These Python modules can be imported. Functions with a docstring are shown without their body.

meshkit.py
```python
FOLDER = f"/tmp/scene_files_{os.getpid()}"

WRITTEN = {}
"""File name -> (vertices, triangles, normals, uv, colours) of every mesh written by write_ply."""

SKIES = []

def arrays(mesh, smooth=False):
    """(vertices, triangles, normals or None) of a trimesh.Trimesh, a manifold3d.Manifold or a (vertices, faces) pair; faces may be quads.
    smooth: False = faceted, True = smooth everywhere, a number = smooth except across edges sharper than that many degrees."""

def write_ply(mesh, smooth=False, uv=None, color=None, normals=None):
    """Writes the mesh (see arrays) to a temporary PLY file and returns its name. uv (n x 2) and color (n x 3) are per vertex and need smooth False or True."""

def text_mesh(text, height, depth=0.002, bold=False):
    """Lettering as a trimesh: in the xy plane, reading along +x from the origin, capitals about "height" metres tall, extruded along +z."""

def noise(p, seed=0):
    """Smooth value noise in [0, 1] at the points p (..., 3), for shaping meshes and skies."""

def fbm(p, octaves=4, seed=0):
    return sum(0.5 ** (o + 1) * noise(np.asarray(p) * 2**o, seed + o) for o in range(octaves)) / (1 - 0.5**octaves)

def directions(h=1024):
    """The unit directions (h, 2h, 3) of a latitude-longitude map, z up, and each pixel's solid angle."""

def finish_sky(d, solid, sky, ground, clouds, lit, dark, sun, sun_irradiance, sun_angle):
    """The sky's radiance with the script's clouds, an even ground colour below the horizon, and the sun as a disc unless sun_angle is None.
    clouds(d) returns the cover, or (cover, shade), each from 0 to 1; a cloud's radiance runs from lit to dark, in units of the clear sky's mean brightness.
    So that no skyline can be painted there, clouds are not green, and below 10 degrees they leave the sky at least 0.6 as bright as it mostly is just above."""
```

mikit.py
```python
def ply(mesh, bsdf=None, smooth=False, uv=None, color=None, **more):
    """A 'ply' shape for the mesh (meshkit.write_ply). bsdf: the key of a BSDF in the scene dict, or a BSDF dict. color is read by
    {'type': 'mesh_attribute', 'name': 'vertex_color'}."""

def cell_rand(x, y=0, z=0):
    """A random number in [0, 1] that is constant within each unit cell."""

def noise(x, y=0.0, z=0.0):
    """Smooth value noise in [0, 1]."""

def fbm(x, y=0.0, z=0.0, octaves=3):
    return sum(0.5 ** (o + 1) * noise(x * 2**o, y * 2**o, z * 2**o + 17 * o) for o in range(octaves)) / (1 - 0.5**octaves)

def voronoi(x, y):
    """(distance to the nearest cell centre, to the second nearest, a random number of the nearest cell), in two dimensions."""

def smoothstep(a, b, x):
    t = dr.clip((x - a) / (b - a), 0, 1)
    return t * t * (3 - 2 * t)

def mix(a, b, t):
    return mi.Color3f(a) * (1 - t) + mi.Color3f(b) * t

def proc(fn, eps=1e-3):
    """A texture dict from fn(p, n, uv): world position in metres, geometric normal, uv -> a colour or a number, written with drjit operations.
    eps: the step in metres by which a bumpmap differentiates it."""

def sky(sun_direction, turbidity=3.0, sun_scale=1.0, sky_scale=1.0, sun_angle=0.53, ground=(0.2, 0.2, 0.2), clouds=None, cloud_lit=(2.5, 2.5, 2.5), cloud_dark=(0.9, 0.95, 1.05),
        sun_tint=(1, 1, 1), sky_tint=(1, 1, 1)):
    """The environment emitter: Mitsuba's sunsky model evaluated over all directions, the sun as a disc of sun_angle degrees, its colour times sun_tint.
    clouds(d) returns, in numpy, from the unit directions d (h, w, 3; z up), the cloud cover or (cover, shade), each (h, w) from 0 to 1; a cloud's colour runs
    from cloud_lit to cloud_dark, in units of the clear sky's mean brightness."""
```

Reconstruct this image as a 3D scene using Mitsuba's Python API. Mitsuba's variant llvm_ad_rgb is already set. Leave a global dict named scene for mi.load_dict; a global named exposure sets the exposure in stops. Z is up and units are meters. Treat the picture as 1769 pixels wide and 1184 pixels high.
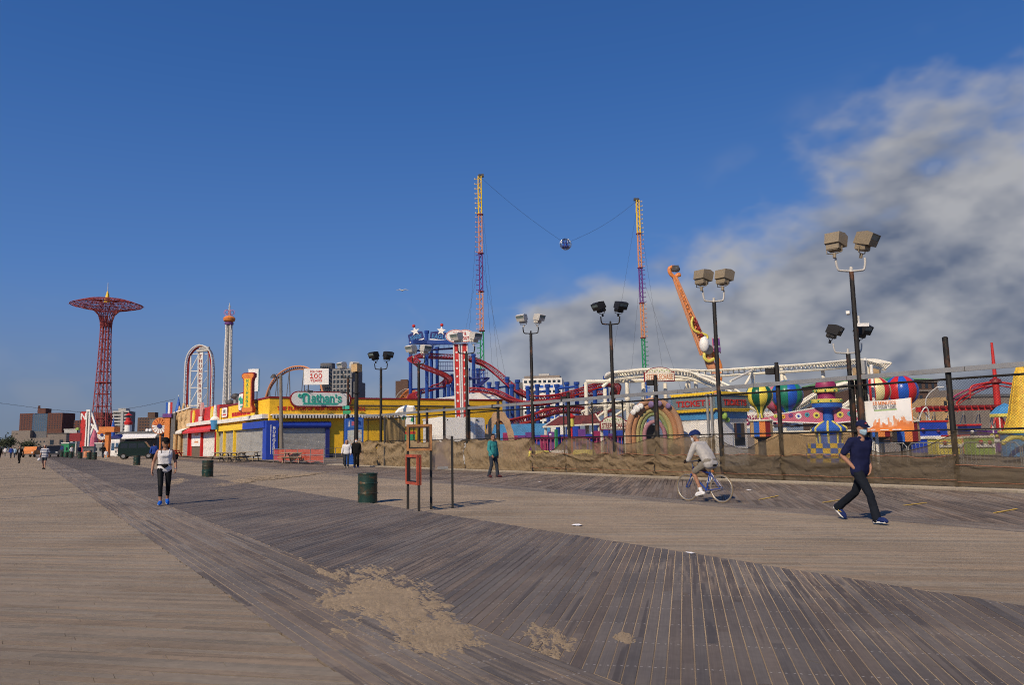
import math, random
import numpy as np
import trimesh, manifold3d as m3
import drjit as dr
import mitsuba as mi
import mikit, meshkit
from mikit import proc, noise, fbm, voronoi, cell_rand, smoothstep, mix

T = mi.ScalarTransform4f
scene, labels = {}, {}
# ------------------------------------------------------------------ camera, sky, sun, exposure
# x points east along the boardwalk, y north towards the amusement park, z up; the camera stands on the boardwalk at the origin
YAW, PITCH, ROLL, EYE = 32.54, 7.19, 1.09, 1.53
_f = np.array([-math.cos(math.radians(YAW)), math.sin(math.radians(YAW)), 0.0])
_r = np.array([math.sin(math.radians(YAW)), math.cos(math.radians(YAW)), 0.0])
_look = _f * math.cos(math.radians(PITCH)) + np.array([0, 0, math.sin(math.radians(PITCH))])
_up0 = np.cross(_r, _look)
_up = _up0 * math.cos(math.radians(ROLL)) + _r * math.sin(math.radians(ROLL))
scene['camera'] = {'type': 'perspective', 'fov': 67.62, 'fov_axis': 'x', 'near_clip': 0.1, 'far_clip': 6000.0,
                   'to_world': T().look_at(origin=[0, 0, EYE], target=(np.array([0, 0, EYE]) + _look).tolist(), up=_up.tolist())}
exposure = 1.45
SUN = (0.338, -0.725, 0.600)


def clouds(d):
    az = np.degrees(np.arctan2(d[..., 1], d[..., 0]))
    a = (180 - YAW - az + 180) % 360 - 180             # degrees right of the view direction
    e = np.degrees(np.arcsin(np.clip(d[..., 2], -1, 1)))
    q = d * np.array([6.0, 6.0, 8.0])
    s = lambda lo, hi, x: np.clip((x - lo) / (hi - lo), 0, 1) ** 2 * (3 - 2 * np.clip((x - lo) / (hi - lo), 0, 1))
    edge = np.interp(a, [-180, -120, -60, -28, -14, -7, -2, 2, 6, 12, 16, 22, 28, 35, 50, 90, 140, 180], [6, 5, 1, 1.5, 4.0, 6.2, 8.4, 10.7, 11.3, 11.2, 13.4, 16.8, 19.0, 19.6, 19.5, 18, 12, 6])
    soft = np.interp(a, [-28, -4, 2, 9, 16, 30, 60], [6.0, 4.0, 1.2, 1.7, 4.2, 3.4, 4])

    def dens(k):
        w = meshkit.fbm(k * 0.8 + 7.7, 2, 31)[..., None] * np.array([0.5, 0.35, 0.3])
        b1 = meshkit.fbm(k * 1.25 + w + 3.1, 6, 11)
        b2 = 1 - np.abs(2 * meshkit.fbm(k * 2.6 + w + 9.7, 5, 5) - 1)
        return (b1 - 0.5) * 3.4 + (b2 - 0.72) * 1.3
    n = dens(q)
    nu = dens(q + np.array([0.10, -0.16, 0.30]))
    body = (edge - e) / soft + n
    cover = s(-0.7, 1.0, body) * np.interp(a, [-60, -28, -8, -3, 2, 9], [0.12, 0.16, 0.30, 0.55, 0.92, 0.95])
    wisp = s(0.42, 0.76, meshkit.fbm(q * 1.3 + 40, 6, 3)) * s(8, 0, e - edge) * np.interp(a, [-30, 3, 12, 24], [0.0, 0.16, 0.85, 0.8])
    puff = 0.5 * s(0.62, 0.88, meshkit.noise(np.stack([a * 0.2 + 3.3, e * 0.5, a * 0], -1), 2)) * s(5.0, 3.6, e) * s(1.9, 2.8, e) * s(2, -10, a) * 0.45
    haze = 0.58 * s(13, 0, e) + 0.20 * s(28, 4, e)
    top = np.maximum(np.maximum(cover, wisp), puff)
    relief = np.clip((nu - n) * 0.48, -0.5, 0.5)
    big = meshkit.fbm(q * np.array([0.55, 0.55, 1.3]) + 21.3, 3, 8) - 0.5
    shade = 0.20 + 0.30 * s(6, 0, e) + relief * 1.2 + 1.5 * big + 0.16 * s(0.4, 2.5, body) - 0.45 * s(1.1, 0.0, body) * np.interp(a, [-10, 2, 14, 24], [0.4, 1.2, 1.0, 0.7])
    shade = np.where(wisp > cover, np.minimum(shade, 0.42), shade)
    shade = np.where(puff > cover, 0.35, shade)
    allc = 1 - (1 - top) * (1 - haze)
    shade = (np.clip(shade, 0, 1) * top + 0.74 * (1 - top) * haze) / np.maximum(allc, 1e-4)
    return np.clip(allc, 0, 1), np.clip(shade, 0, 1)


scene['sky'] = mikit.sky(SUN, turbidity=3.0, clouds=clouds, cloud_lit=(2.15, 2.16, 2.24), cloud_dark=(0.62, 0.77, 1.13), sky_tint=(0.38, 0.70, 1.18), ground=(0.16, 0.14, 0.12))


# ------------------------------------------------------------------ helpers
def key_for(name):
    if name not in scene and name not in labels:
        return name
    k = 1
    while f'{name}_{k:03d}' in scene or f'{name}_{k:03d}' in labels:
        k += 1
    return f'{name}_{k:03d}'


_next = {}


def fresh(name):
    if name not in _next:
        _next[name] = 0
        return name
    _next[name] += 1
    return f'{name}_{_next[name]:03d}'


class M:
    """collects shapes into one mesh"""

    def __init__(self):
        self.v, self.f, self.n = [], [], 0

    def raw(self, v, f):
        v, f = np.asarray(v, float), np.asarray(f, int)
        if f.shape[1] == 4:
            f = np.vstack([f[:, [0, 1, 2]], f[:, [0, 2, 3]]])
        self.v.append(v), self.f.append(f + self.n)
        self.n += len(v)
        return self

    def mesh(self, t, mat=None):
        v = np.array(t.vertices)
        if mat is not None:
            v = v @ np.asarray(mat)[:3, :3].T + np.asarray(mat)[:3, 3]
        return self.raw(v, t.faces)

    def box(self, c, s, rz=0.0, tilt=None):
        x, y, z = [k / 2 for k in s]
        v = np.array([[i * x, j * y, k * z] for i in (-1, 1) for j in (-1, 1) for k in (-1, 1)])
        if tilt is not None:
            v = v @ np.asarray(tilt).T
        cz, sz = math.cos(rz), math.sin(rz)
        v = v @ np.array([[cz, sz, 0], [-sz, cz, 0], [0, 0, 1]]) + np.asarray(c, float)
        return self.raw(v, [[0, 1, 3, 2], [4, 6, 7, 5], [0, 4, 5, 1], [2, 3, 7, 6], [0, 2, 6, 4], [1, 5, 7, 3]])

    def span(self, a, b):
        """box between two corners"""
        a, b = np.minimum(a, b), np.maximum(a, b)
        return self.box((a + b) / 2, b - a)

    def bar(self, a, b, w, h=None, up=(0, 0, 1)):
        """rectangular bar from a to b"""
        a, b = np.asarray(a, float), np.asarray(b, float)
        h = h or w
        z = (b - a) / (np.linalg.norm(b - a) + 1e-12)
        u = np.asarray(up, float)
        if abs(z @ u) > 0.98:
            u = np.array([1.0, 0, 0])
        x = np.cross(z, u)
        x /= np.linalg.norm(x)
        y = np.cross(x, z)
        q = [(-1, -1), (1, -1), (1, 1), (-1, 1)]
        v = [p + x * i * w / 2 + y * j * h / 2 for p in (a, b) for i, j in q]
        return self.raw(v, [[3, 2, 1, 0], [4, 5, 6, 7]] + [[i, (i + 1) % 4, 4 + (i + 1) % 4, 4 + i] for i in range(4)])

    def tube(self, pts, r, n=8, closed=False, cap=True):
        p = np.asarray(pts, float)
        if closed:
            t = np.roll(p, -1, 0) - np.roll(p, 1, 0)
        else:
            t = np.gradient(p, axis=0)
        t /= np.linalg.norm(t, axis=1, keepdims=True) + 1e-12
        u = np.array([0, 0, 1.0]) if abs(t[0][2]) < 0.9 else np.array([1.0, 0, 0])
        a = np.cross(t[0], u)
        A = []
        for k in range(len(p)):
            a = a - t[k] * (a @ t[k])
            a /= np.linalg.norm(a) + 1e-12
            A.append(a)
        A = np.array(A)
        B = np.cross(t, A)
        ang = np.arange(n) * 2 * np.pi / n
        r = np.broadcast_to(np.asarray(r, float), (len(p),))
        v = (p[:, None] + r[:, None, None] * (np.cos(ang)[None, :, None] * A[:, None] + np.sin(ang)[None, :, None] * B[:, None])).reshape(-1, 3)
        L = len(p)
        f = [[i * n + j, i * n + (j + 1) % n, ((i + 1) % L) * n + (j + 1) % n, ((i + 1) % L) * n + j] for i in range(L if closed else L - 1) for j in range(n)]
        f = np.array(f)
        f = np.vstack([f[:, [0, 1, 2]], f[:, [0, 2, 3]]])
        if cap and not closed:
            f = np.vstack([f, [[0, j + 1, j] for j in range(1, n - 1)], [[(L - 1) * n, (L - 1) * n + j, (L - 1) * n + j + 1] for j in range(1, n - 1)]])
        return self.raw(v, f)

    def cyl(self, a, b, r, r2=None, n=12):
        return self.tube([a, b], [r, r if r2 is None else r2], n)

    def lathe(self, prof, at=(0, 0, 0), n=24, mat=None):
        """profile of (radius, z) turned about z"""
        prof = np.asarray(prof, float)
        ang = np.arange(n) * 2 * np.pi / n
        v = np.stack([prof[:, 0][:, None] * np.cos(ang), prof[:, 0][:, None] * np.sin(ang), np.broadcast_to(prof[:, 1][:, None], (len(prof), n))], -1).reshape(-1, 3)
        f = [[i * n + j, i * n + (j + 1) % n, (i + 1) * n + (j + 1) % n, (i + 1) * n + j] for i in range(len(prof) - 1) for j in range(n)]
        if mat is not None:
            v = v @ np.asarray(mat).T
        return self.raw(v + np.asarray(at, float), f)

    def ball(self, c, r, s=2, scale=(1, 1, 1)):
        t = trimesh.creation.icosphere(s, 1.0)
        return self.raw(t.vertices * np.asarray(scale) * r + np.asarray(c, float), t.faces)

    def prism(self, poly, fr, d):
        """2-D polygon (list of points or shapely) placed by frame fr=(origin, x axis, y axis), extruded d along x cross y"""
        import shapely
        pg = poly if hasattr(poly, 'exterior') else shapely.Polygon(poly)
        t = trimesh.creation.extrude_polygon(pg, abs(d), engine='earcut')
        v = np.array(t.vertices)
        if d < 0:
            v[:, 2] -= abs(d)
        o, x, y = [np.asarray(k, float) for k in fr]
        return self.raw(o + v[:, :1] * x + v[:, 1:2] * y + v[:, 2:] * np.cross(x, y), t.faces)

    def text(self, s, h, fr, d=0.02, bold=True, center=True, width=None):
        t = meshkit.text_mesh(s, h, d, bold)
        v = np.array(t.vertices)
        if center:
            v[:, 0] -= (v[:, 0].min() + v[:, 0].max()) / 2
        if width:
            v[:, 0] *= width / (v[:, 0].max() - v[:, 0].min())
        o, x, y = [np.asarray(k, float) for k in fr]
        return self.raw(o + v[:, :1] * x + v[:, 1:2] * y + v[:, 2:] * np.cross(x, y), t.faces)

    def build(self):
        return trimesh.Trimesh(np.vstack(self.v), np.vstack(self.f), process=False)

    def moved(self, mat):
        r = M()
        mat = np.asarray(mat)
        for v, f in zip(self.v, self.f):
            r.v.append(v @ mat[:3, :3].T + mat[:3, 3]), r.f.append(f)
        r.n = self.n
        return r


def place(x, y, z=0.0, rz=0.0, s=1.0):
    c, k = math.cos(rz) * s, math.sin(rz) * s
    return np.array([[c, -k, 0, x], [k, c, 0, y], [0, 0, s, z], [0, 0, 0, 1.0]])


def thing(name, label, cat, group=None):
    k = fresh(name)
    labels[k] = {'label': label, 'category': cat}
    if group:
        labels[k]['group'] = group
    return k


def put(parent, name, m, mat, smooth=False, label=None, kind=None, tf=None, **kw):
    """one part: a mesh of its own under its holder; returns its key"""
    k = fresh(f'{parent}__{name}') if parent else fresh(name)
    t = m.build() if isinstance(m, M) else m
    if isinstance(t, dict):
        scene[k] = dict(t)
    else:
        scene[k] = mikit.ply(t, mat, smooth=smooth, **kw)
    if tf is not None:
        scene[k]['to_world'] = T(np.asarray(tf).tolist())
    if label or kind:
        labels[k] = {**({'label': label} if label else {}), **({'kind': kind} if kind else {})}
    return k


def solo(name, label, cat, m, mat, smooth=False, group=None, **kw):
    k = thing(name, label, cat, group)
    scene[k] = mikit.ply(m.build() if isinstance(m, M) else m, mat, smooth=smooth, **kw)
    return k


def struct(name, m, mat, smooth=False, kind='structure', label=None):
    k = fresh(name)
    scene[k] = mikit.ply(m.build() if isinstance(m, M) else m, mat, smooth=smooth)
    labels[k] = {'kind': kind, **({'label': label} if label else {})}
    return k


def rep(root, tf, label, group=None):
    """a copy of a thing with copies of all its parts, under the next number"""
    base = root.rstrip('0123456789')
    base = base[:-1] if base.endswith('_') and base != root else root
    r = thing(base, label, labels[root]['category'], group or labels[root].get('group'))
    for k in [k for k in list(scene) if k == root or k.startswith(root + '__')]:
        nk = r + k[len(root):]
        scene[nk] = {**scene[k], 'to_world': T(np.asarray(tf).tolist()) @ (scene[k].get('to_world') or T())}
        if k in labels and k != root:
            labels[nk] = dict(labels[k])
    return r


def curve(pts, n=60, closed=False):
    """Catmull-Rom through the points"""
    p = np.asarray(pts, float)
    if closed:
        p = np.vstack([p[-1], p, p[0], p[1]])
    else:
        p = np.vstack([2 * p[0] - p[1], p, 2 * p[-1] - p[-2]])
    k = len(p) - 3
    out = []
    for t in np.linspace(0, k, n, endpoint=not closed):
        i = min(int(t), k - 1)
        u = t - i
        a, b, c, d = p[i:i + 4]
        out.append(0.5 * (2 * b + (c - a) * u + (2 * a - 5 * b + 4 * c - d) * u * u + (3 * b - a - 3 * c + d) * u ** 3))
    return np.array(out)


def seg(p, n):
    return np.array([np.asarray(p[0]) + (np.asarray(p[1]) - np.asarray(p[0])) * t for t in np.linspace(0, 1, n)])


E_, N_, U_ = np.array([1.0, 0, 0]), np.array([0, 1.0, 0]), np.array([0, 0, 1.0])
CAMF, CAMR = _f, _r


# ------------------------------------------------------------------ materials
def srgb(r, g, b):
    return [((c / 255 + 0.055) / 1.055) ** 2.4 if c > 10 else c / 3294 for c in (r, g, b)]


def mat(name, rgb, rough=0.6, metal=0.0, spec=0.4, two=True, **kw):
    b = {'type': 'principled', 'base_color': rgb if isinstance(rgb, dict) else {'type': 'rgb', 'value': list(rgb)}, 'roughness': rough, 'metallic': metal, 'specular': spec, **kw}
    scene[name] = {'type': 'twosided', 'bsdf': b} if two else b
    return name


def worn(rgb, amount=0.25, scale=1.2, streak=0.0, dirt=(0.10, 0.08, 0.06)):
    """paint with blotches, fine grain and (streak) vertical rain marks"""
    base = list(rgb)

    def fn(p, n, uv):
        a = fbm(p.x * scale, p.y * scale, p.z * scale, 4)
        g = noise(p.x * 37, p.y * 37, p.z * 29)
        t = smoothstep(0.52, 0.82, a) * amount + (g - 0.5) * amount * 0.3
        if streak:
            st = noise((p.x + p.y * 0.7) * 7, 3.3, p.z * 0.5) * noise((p.x - p.y) * 19, 1.1, p.z * 0.3)
            t = t + smoothstep(0.25, 0.7, st) * streak
        return mix(base, dirt, dr.clip(t, 0, 0.9)) * (0.9 + 0.2 * noise(p.x * 3.1, p.y * 3.1, p.z * 3.1))
    return proc(fn)


def wood(theta, pitch, off, base, dark, tone=0.35, nails=0.5, y0=0.0, length=2.4):
    """weathered planks: u along the plank, v across it; every plank piece has its own tone"""
    c, s = math.cos(theta), math.sin(theta)

    def fn(p, n, uv):
        u, v = p.x * c + p.y * s, -p.x * s + p.y * c
        i = dr.floor((v - off) / pitch)
        t = cell_rand(i, dr.floor((u + cell_rand(i, 7, 7) * length) / length), 3)
        t2 = cell_rand(i, dr.floor((u + cell_rand(i, 7, 7) * length) / length), 5)
        g = noise(u * 2.2, v * 160, i) * 0.6 + noise(u * 9, v * 420, i) * 0.4
        blot = fbm(p.x * 0.7, p.y * 0.7, 0, 4)
        spot = noise(p.x * 23, p.y * 23, 2)
        tint = mix(base, dark, dr.clip(t * tone * 1.7 + (0.5 - blot) * 1.1 + (g - 0.5) * 0.45 + 0.12, 0, 1.15))
        dust = smoothstep(0.50, 0.72, fbm(p.x * 0.45 + 11, p.y * 0.45, 3, 4)) * smoothstep(0.35, 0.75, noise(u * 3.0, v * 48, 8)) * (0.4 + 0.6 * noise(p.x * 70, p.y * 70, 1))
        worn_ = smoothstep(0.80, 0.90, cell_rand(i, dr.floor((u + cell_rand(i, 7, 7) * length) / length), 13)) * smoothstep(0.45, 0.7, noise(u * 1.1, v * 30, i))
        tint = mix(mix(tint, (0.26, 0.21, 0.16), dust * 0.55), dark, worn_ * 0.8)
        col = tint * mi.Color3f(1 + (t2 - 0.5) * 0.10, 1.0, 1 - (t2 - 0.5) * 0.10) * (0.93 + 0.14 * spot)
        if nails:
            w = (v - off) / pitch - i
            du = u - dr.round(u / 0.6) * 0.6
            d1 = dr.sqrt(dr.square(du) + dr.square((dr.abs(w - 0.5) - 0.28) * pitch))
            lit = smoothstep(0.011, 0.006, d1) * smoothstep(0.25, 0.45, cell_rand(i, dr.round(u / 0.6), 9))
            col = mix(col, (0.30, 0.29, 0.28), lit * nails)
        return col
    return proc(fn)
# ------------------------------------------------------------------ ground and boardwalk
mat('sand', proc(lambda p, n, uv: mix((0.275, 0.218, 0.155), (0.20, 0.158, 0.113), fbm(p.x * 9, p.y * 9, 1, 4)) * (0.85 + 0.3 * noise(p.x * 130, p.y * 130, 4))), 0.95, spec=0.1)
mat('asphalt', proc(lambda p, n, uv: mix((0.085, 0.075, 0.068), (0.15, 0.13, 0.11), fbm(p.x * 0.35, p.y * 0.35, 0, 5)) * (0.8 + 0.4 * noise(p.x * 21, p.y * 21))), 0.9, spec=0.2)
mat('under_deck', (0.13, 0.105, 0.085), 1.0, spec=0.05)
mat('gap_sand', proc(lambda p, n, uv: mix((0.22, 0.17, 0.12), (0.36, 0.275, 0.185), smoothstep(0.2, 0.45, fbm(p.x * 0.55 + 3, p.y * 0.55, 6, 3)))), 1.0, spec=0.05)
mat('concrete', proc(lambda p, n, uv: mix((0.34, 0.30, 0.245), (0.22, 0.19, 0.15), fbm(p.x * 1.7, p.y * 1.7, 0, 5)) * (0.85 + 0.3 * noise(p.x * 40, p.y * 40))), 0.95, spec=0.15)
PITCH_P = 0.092
TH_L, TH_D = math.radians(45), math.radians(135)
R2 = math.sqrt(2)
mat('deck_tan', wood(TH_L, PITCH_P, 0.0, (0.232, 0.192, 0.150), (0.142, 0.117, 0.092), 0.30, 0.15), 0.85, spec=0.25)
mat('deck_brown', wood(TH_D, PITCH_P, 0.0, (0.140, 0.120, 0.106), (0.066, 0.058, 0.056), 0.32, 0.8), 0.72, spec=0.35)
mat('deck_strip', wood(0.0, PITCH_P, 0.0, (0.175, 0.150, 0.130), (0.085, 0.073, 0.067), 0.36, 0.8), 0.75, spec=0.3)
mat('deck_edge', wood(TH_D, 0.125, 0.0, (0.165, 0.135, 0.115), (0.075, 0.062, 0.055), 0.45, 0.2), 0.8, spec=0.3)

g = M().raw([[-2500, -1500, -0.35], [1500, -1500, -0.35], [1500, 3500, -0.35], [-2500, 3500, -0.35]], [[0, 1, 2, 3]])
struct('ground', g, 'asphalt')
g = M().span((-420, -9, -0.2), (40, 17.6, -0.03))
struct('deck_frame', g, 'under_deck')
g = M().raw([[-420, 1.9, -0.0034], [40, 1.9, -0.0034], [40, 7.45, -0.0034], [-420, 7.45, -0.0034]], [[0, 1, 2, 3]])
struct('sand_under_planks', g, 'gap_sand')

rnd = random.Random(4)
CAMD = np.array([0.0, 0.0])


def fence_y(x):
    return 21.35 + 0.068 * (x + 9)


def deck(name, matname, ya, yb, kind, pitch, gap, x0, x1, near, limit, top=0.0, wob=0.0015, lens=(1.6, 3.4), ybf=None):
    """planks from ya to yb; kind 'diag' (north-west), 'anti' (north-east) or 'along'; the nearest as parts, the rest as one part"""
    pieces = []

    def piece(c4, mid):
        z = top + rnd.uniform(-wob, wob)
        tz = [rnd.uniform(-wob, wob) * 0.5 for _ in range(4)]
        v = [[q[0], q[1], z + t] for q, t in zip(c4, tz)] + [[q[0], q[1], z - 0.024] for q in c4]
        pieces.append((float(np.hypot(*mid)), v))
    F = [[0, 1, 2, 3], [7, 6, 5, 4], [0, 4, 5, 1], [1, 5, 6, 2], [2, 6, 7, 3], [3, 7, 4, 0]]
    if kind == 'along':
        i = 0
        n = int(round((yb - ya) / pitch))
        w = (yb - ya) / n
        for i in range(n):
            x = x1 - rnd.uniform(0, 2)
            while x > x0:
                L = rnd.uniform(2.2, 4.2)
                a, b = ya + i * w + gap / 2, ya + (i + 1) * w - gap / 2
                piece([(x - L + 0.004, a), (x, a), (x, b), (x - L + 0.004, b)], (x if x < -1 else max(x - L, -1) if x - L < -1 else x - L, (a + b) / 2))
                x -= L
    else:
        sgn = -1 if kind == 'diag' else 1
        th = TH_D if kind == 'diag' else TH_L
        st = pitch * R2
        # rows are aligned with the grain of the material: v = -x sin + y cos is a multiple of the pitch on every joint
        k0, k1 = int(math.floor(x0 / st)), int(math.ceil(x1 / st))
        for k in range(k0, k1):
            xb = k * st - sgn * (0 if kind == 'diag' else 0)
            # at y the joint line is x = xb + sgn*y
            g2 = gap * R2 / 2
            y = ya + rnd.uniform(-0.012, 0.012)
            yend = (ybf(xb) if ybf else yb) + rnd.uniform(-0.02, 0.02)
            while y < yend - 0.02:
                L = rnd.uniform(*lens) / R2
                y2 = yend if y + L > yend - 0.5 else y + L
                ym = 0.003 if y2 < yend else 0
                c4 = [(xb + g2 + sgn * y, y), (xb + st - g2 + sgn * y, y), (xb + st - g2 + sgn * (y2 - ym), y2 - ym), (xb + g2 + sgn * (y2 - ym), y2 - ym)]
                piece(c4, (xb + sgn * (y + y2) / 2, (y + y2) / 2))
                y = y2
    root = fresh(name)
    labels[root] = {'kind': 'structure'}
    ok = [q for q in pieces if q[0] < near]
    ok.sort(key=lambda q: q[0])
    keep = set(id(q) for q in ok[:limit])
    rest = M()
    for q in pieces:
        if id(q) in keep:
            put(root, 'plank', M().raw(q[1], F), matname)
        else:
            rest.raw(q[1], F)
    put(root, 'far_planks', rest, matname, kind='stuff')


Y_LS, Y_SD, Y_DR, Y_RS, Y_SE = 1.85, 3.22, 7.45, 12.85, 13.75
deck('tan_boardwalk', 'deck_tan', -4.0, Y_LS, 'anti', PITCH_P, 0.0035, -150, 14, 11.5, 260)
deck('plank_strip', 'deck_strip', Y_LS + 0.004, Y_SD, 'along', PITCH_P, 0.0075, -150, 8, 16, 120)
deck('brown_boardwalk', 'deck_brown', Y_SD + 0.004, Y_DR, 'diag', PITCH_P, 0.0085, -150, 22, 15, 300)
deck('tan_walkway', 'deck_tan', Y_DR + 0.004, Y_RS, 'anti', PITCH_P, 0.003, -160, 10, 14, 150, top=-0.022)
deck('plank_strip', 'deck_strip', Y_RS + 0.004, Y_SE, 'along', PITCH_P, 0.004, -150, 12, 14, 40, top=-0.022)
deck('edge_boardwalk', 'deck_edge', Y_SE + 0.004, 19.5, 'diag', 0.125, 0.016, -135, 26, 22, 180, top=-0.022, ybf=lambda x: min(fence_y(x - 16) - 0.62, 22.5))
far = M()
for a, b, m_, nm in ((-4, Y_LS, 'deck_tan', 'far_tan_deck'), (Y_LS, Y_SD, 'deck_strip', 'far_strip_deck'), (Y_SD, Y_DR, 'deck_brown', 'far_brown_deck'), (Y_DR, Y_RS, 'deck_tan', 'far_walkway_deck'), (Y_RS, Y_SE, 'deck_strip', 'far_strip_deck'), (Y_SE, 21, 'deck_edge', 'far_edge_deck')):
    struct(nm, M().raw([[-420, a, -0.002], [-149.5, a, -0.002], [-149.5, b, -0.002], [-420, b, -0.002]], [[0, 1, 2, 3]]), m_)

# kerb below the fence
k = M()
xs = np.linspace(-52, 8, 25)
for a, b in zip(xs[:-1], xs[1:]):
    q = [(a, fence_y(a) - 0.62), (b - 0.012, fence_y(b) - 0.62), (b - 0.012, fence_y(b) + 0.18), (a, fence_y(a) + 0.18)]
    v = [[x, y, -0.3] for x, y in q] + [[x, y, 0.035] for x, y in q]
    k.raw(v, [[3, 2, 1, 0], [4, 5, 6, 7]] + [[i, (i + 1) % 4, 4 + (i + 1) % 4, 4 + i] for i in range(4)])
struct('fence_kerb', k, 'concrete')
# paved yard in front of the restaurant row
struct('paved_forecourt', M().raw([[-135, 19.0, -0.012], [-49, 18.0, -0.012], [-49, 46, -0.012], [-135, 46, -0.012]], [[0, 1, 2, 3]]), 'asphalt')


def sand_drift(cx, cy, lx, ly, rot, h, seed, cut=0.42, n=(220, 110), dens=1.0):
    """wind-blown sand on the planks: thin heaps that break up into streaks and grains towards the edge"""
    u, v = np.meshgrid(np.linspace(-1, 1, n[0]), np.linspace(-1, 1, n[1]), indexing='ij')
    x = u * lx
    y = v * ly
    c, s = math.cos(rot), math.sin(rot)
    X, Yy = cx + x * c - y * s, cy + x * s + y * c
    low = meshkit.fbm(np.stack([x * 1.7, y * 3.4, 0 * x], -1) + seed, 4, seed)
    streak = meshkit.fbm(np.stack([x * 7, y * 26, 0 * x], -1), 4, seed + 3)
    grain = meshkit.noise(np.stack([x * 55, y * 90, 0 * x], -1), seed + 5)
    r = np.sqrt(u * u + v * v)
    e = low * 0.75 - cut - 0.50 * np.clip(r, 0, 1.3) ** 2.0
    z = e * 3.0 + (streak - 0.5) * 1.5 + (grain - 0.5) * 0.85
    z = np.where(z > 0, np.minimum(z * h * 1.2, h * (0.45 + 0.9 * low)), -0.004) + 0.0026
    idx = np.arange(n[0] * n[1]).reshape(n)
    f = np.stack([idx[:-1, :-1], idx[1:, :-1], idx[1:, 1:], idx[:-1, 1:]], -1).reshape(-1, 4)
    vv = np.stack([X, Yy, z], -1).reshape(-1, 3)
    keep = (vv[f][:, :, 2] > 0.0005).any(1)
    f = f[keep]
    used = np.unique(f)
    rm = -np.ones(len(vv), int)
    rm[used] = np.arange(len(used))
    return vv[used], rm[f]


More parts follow.
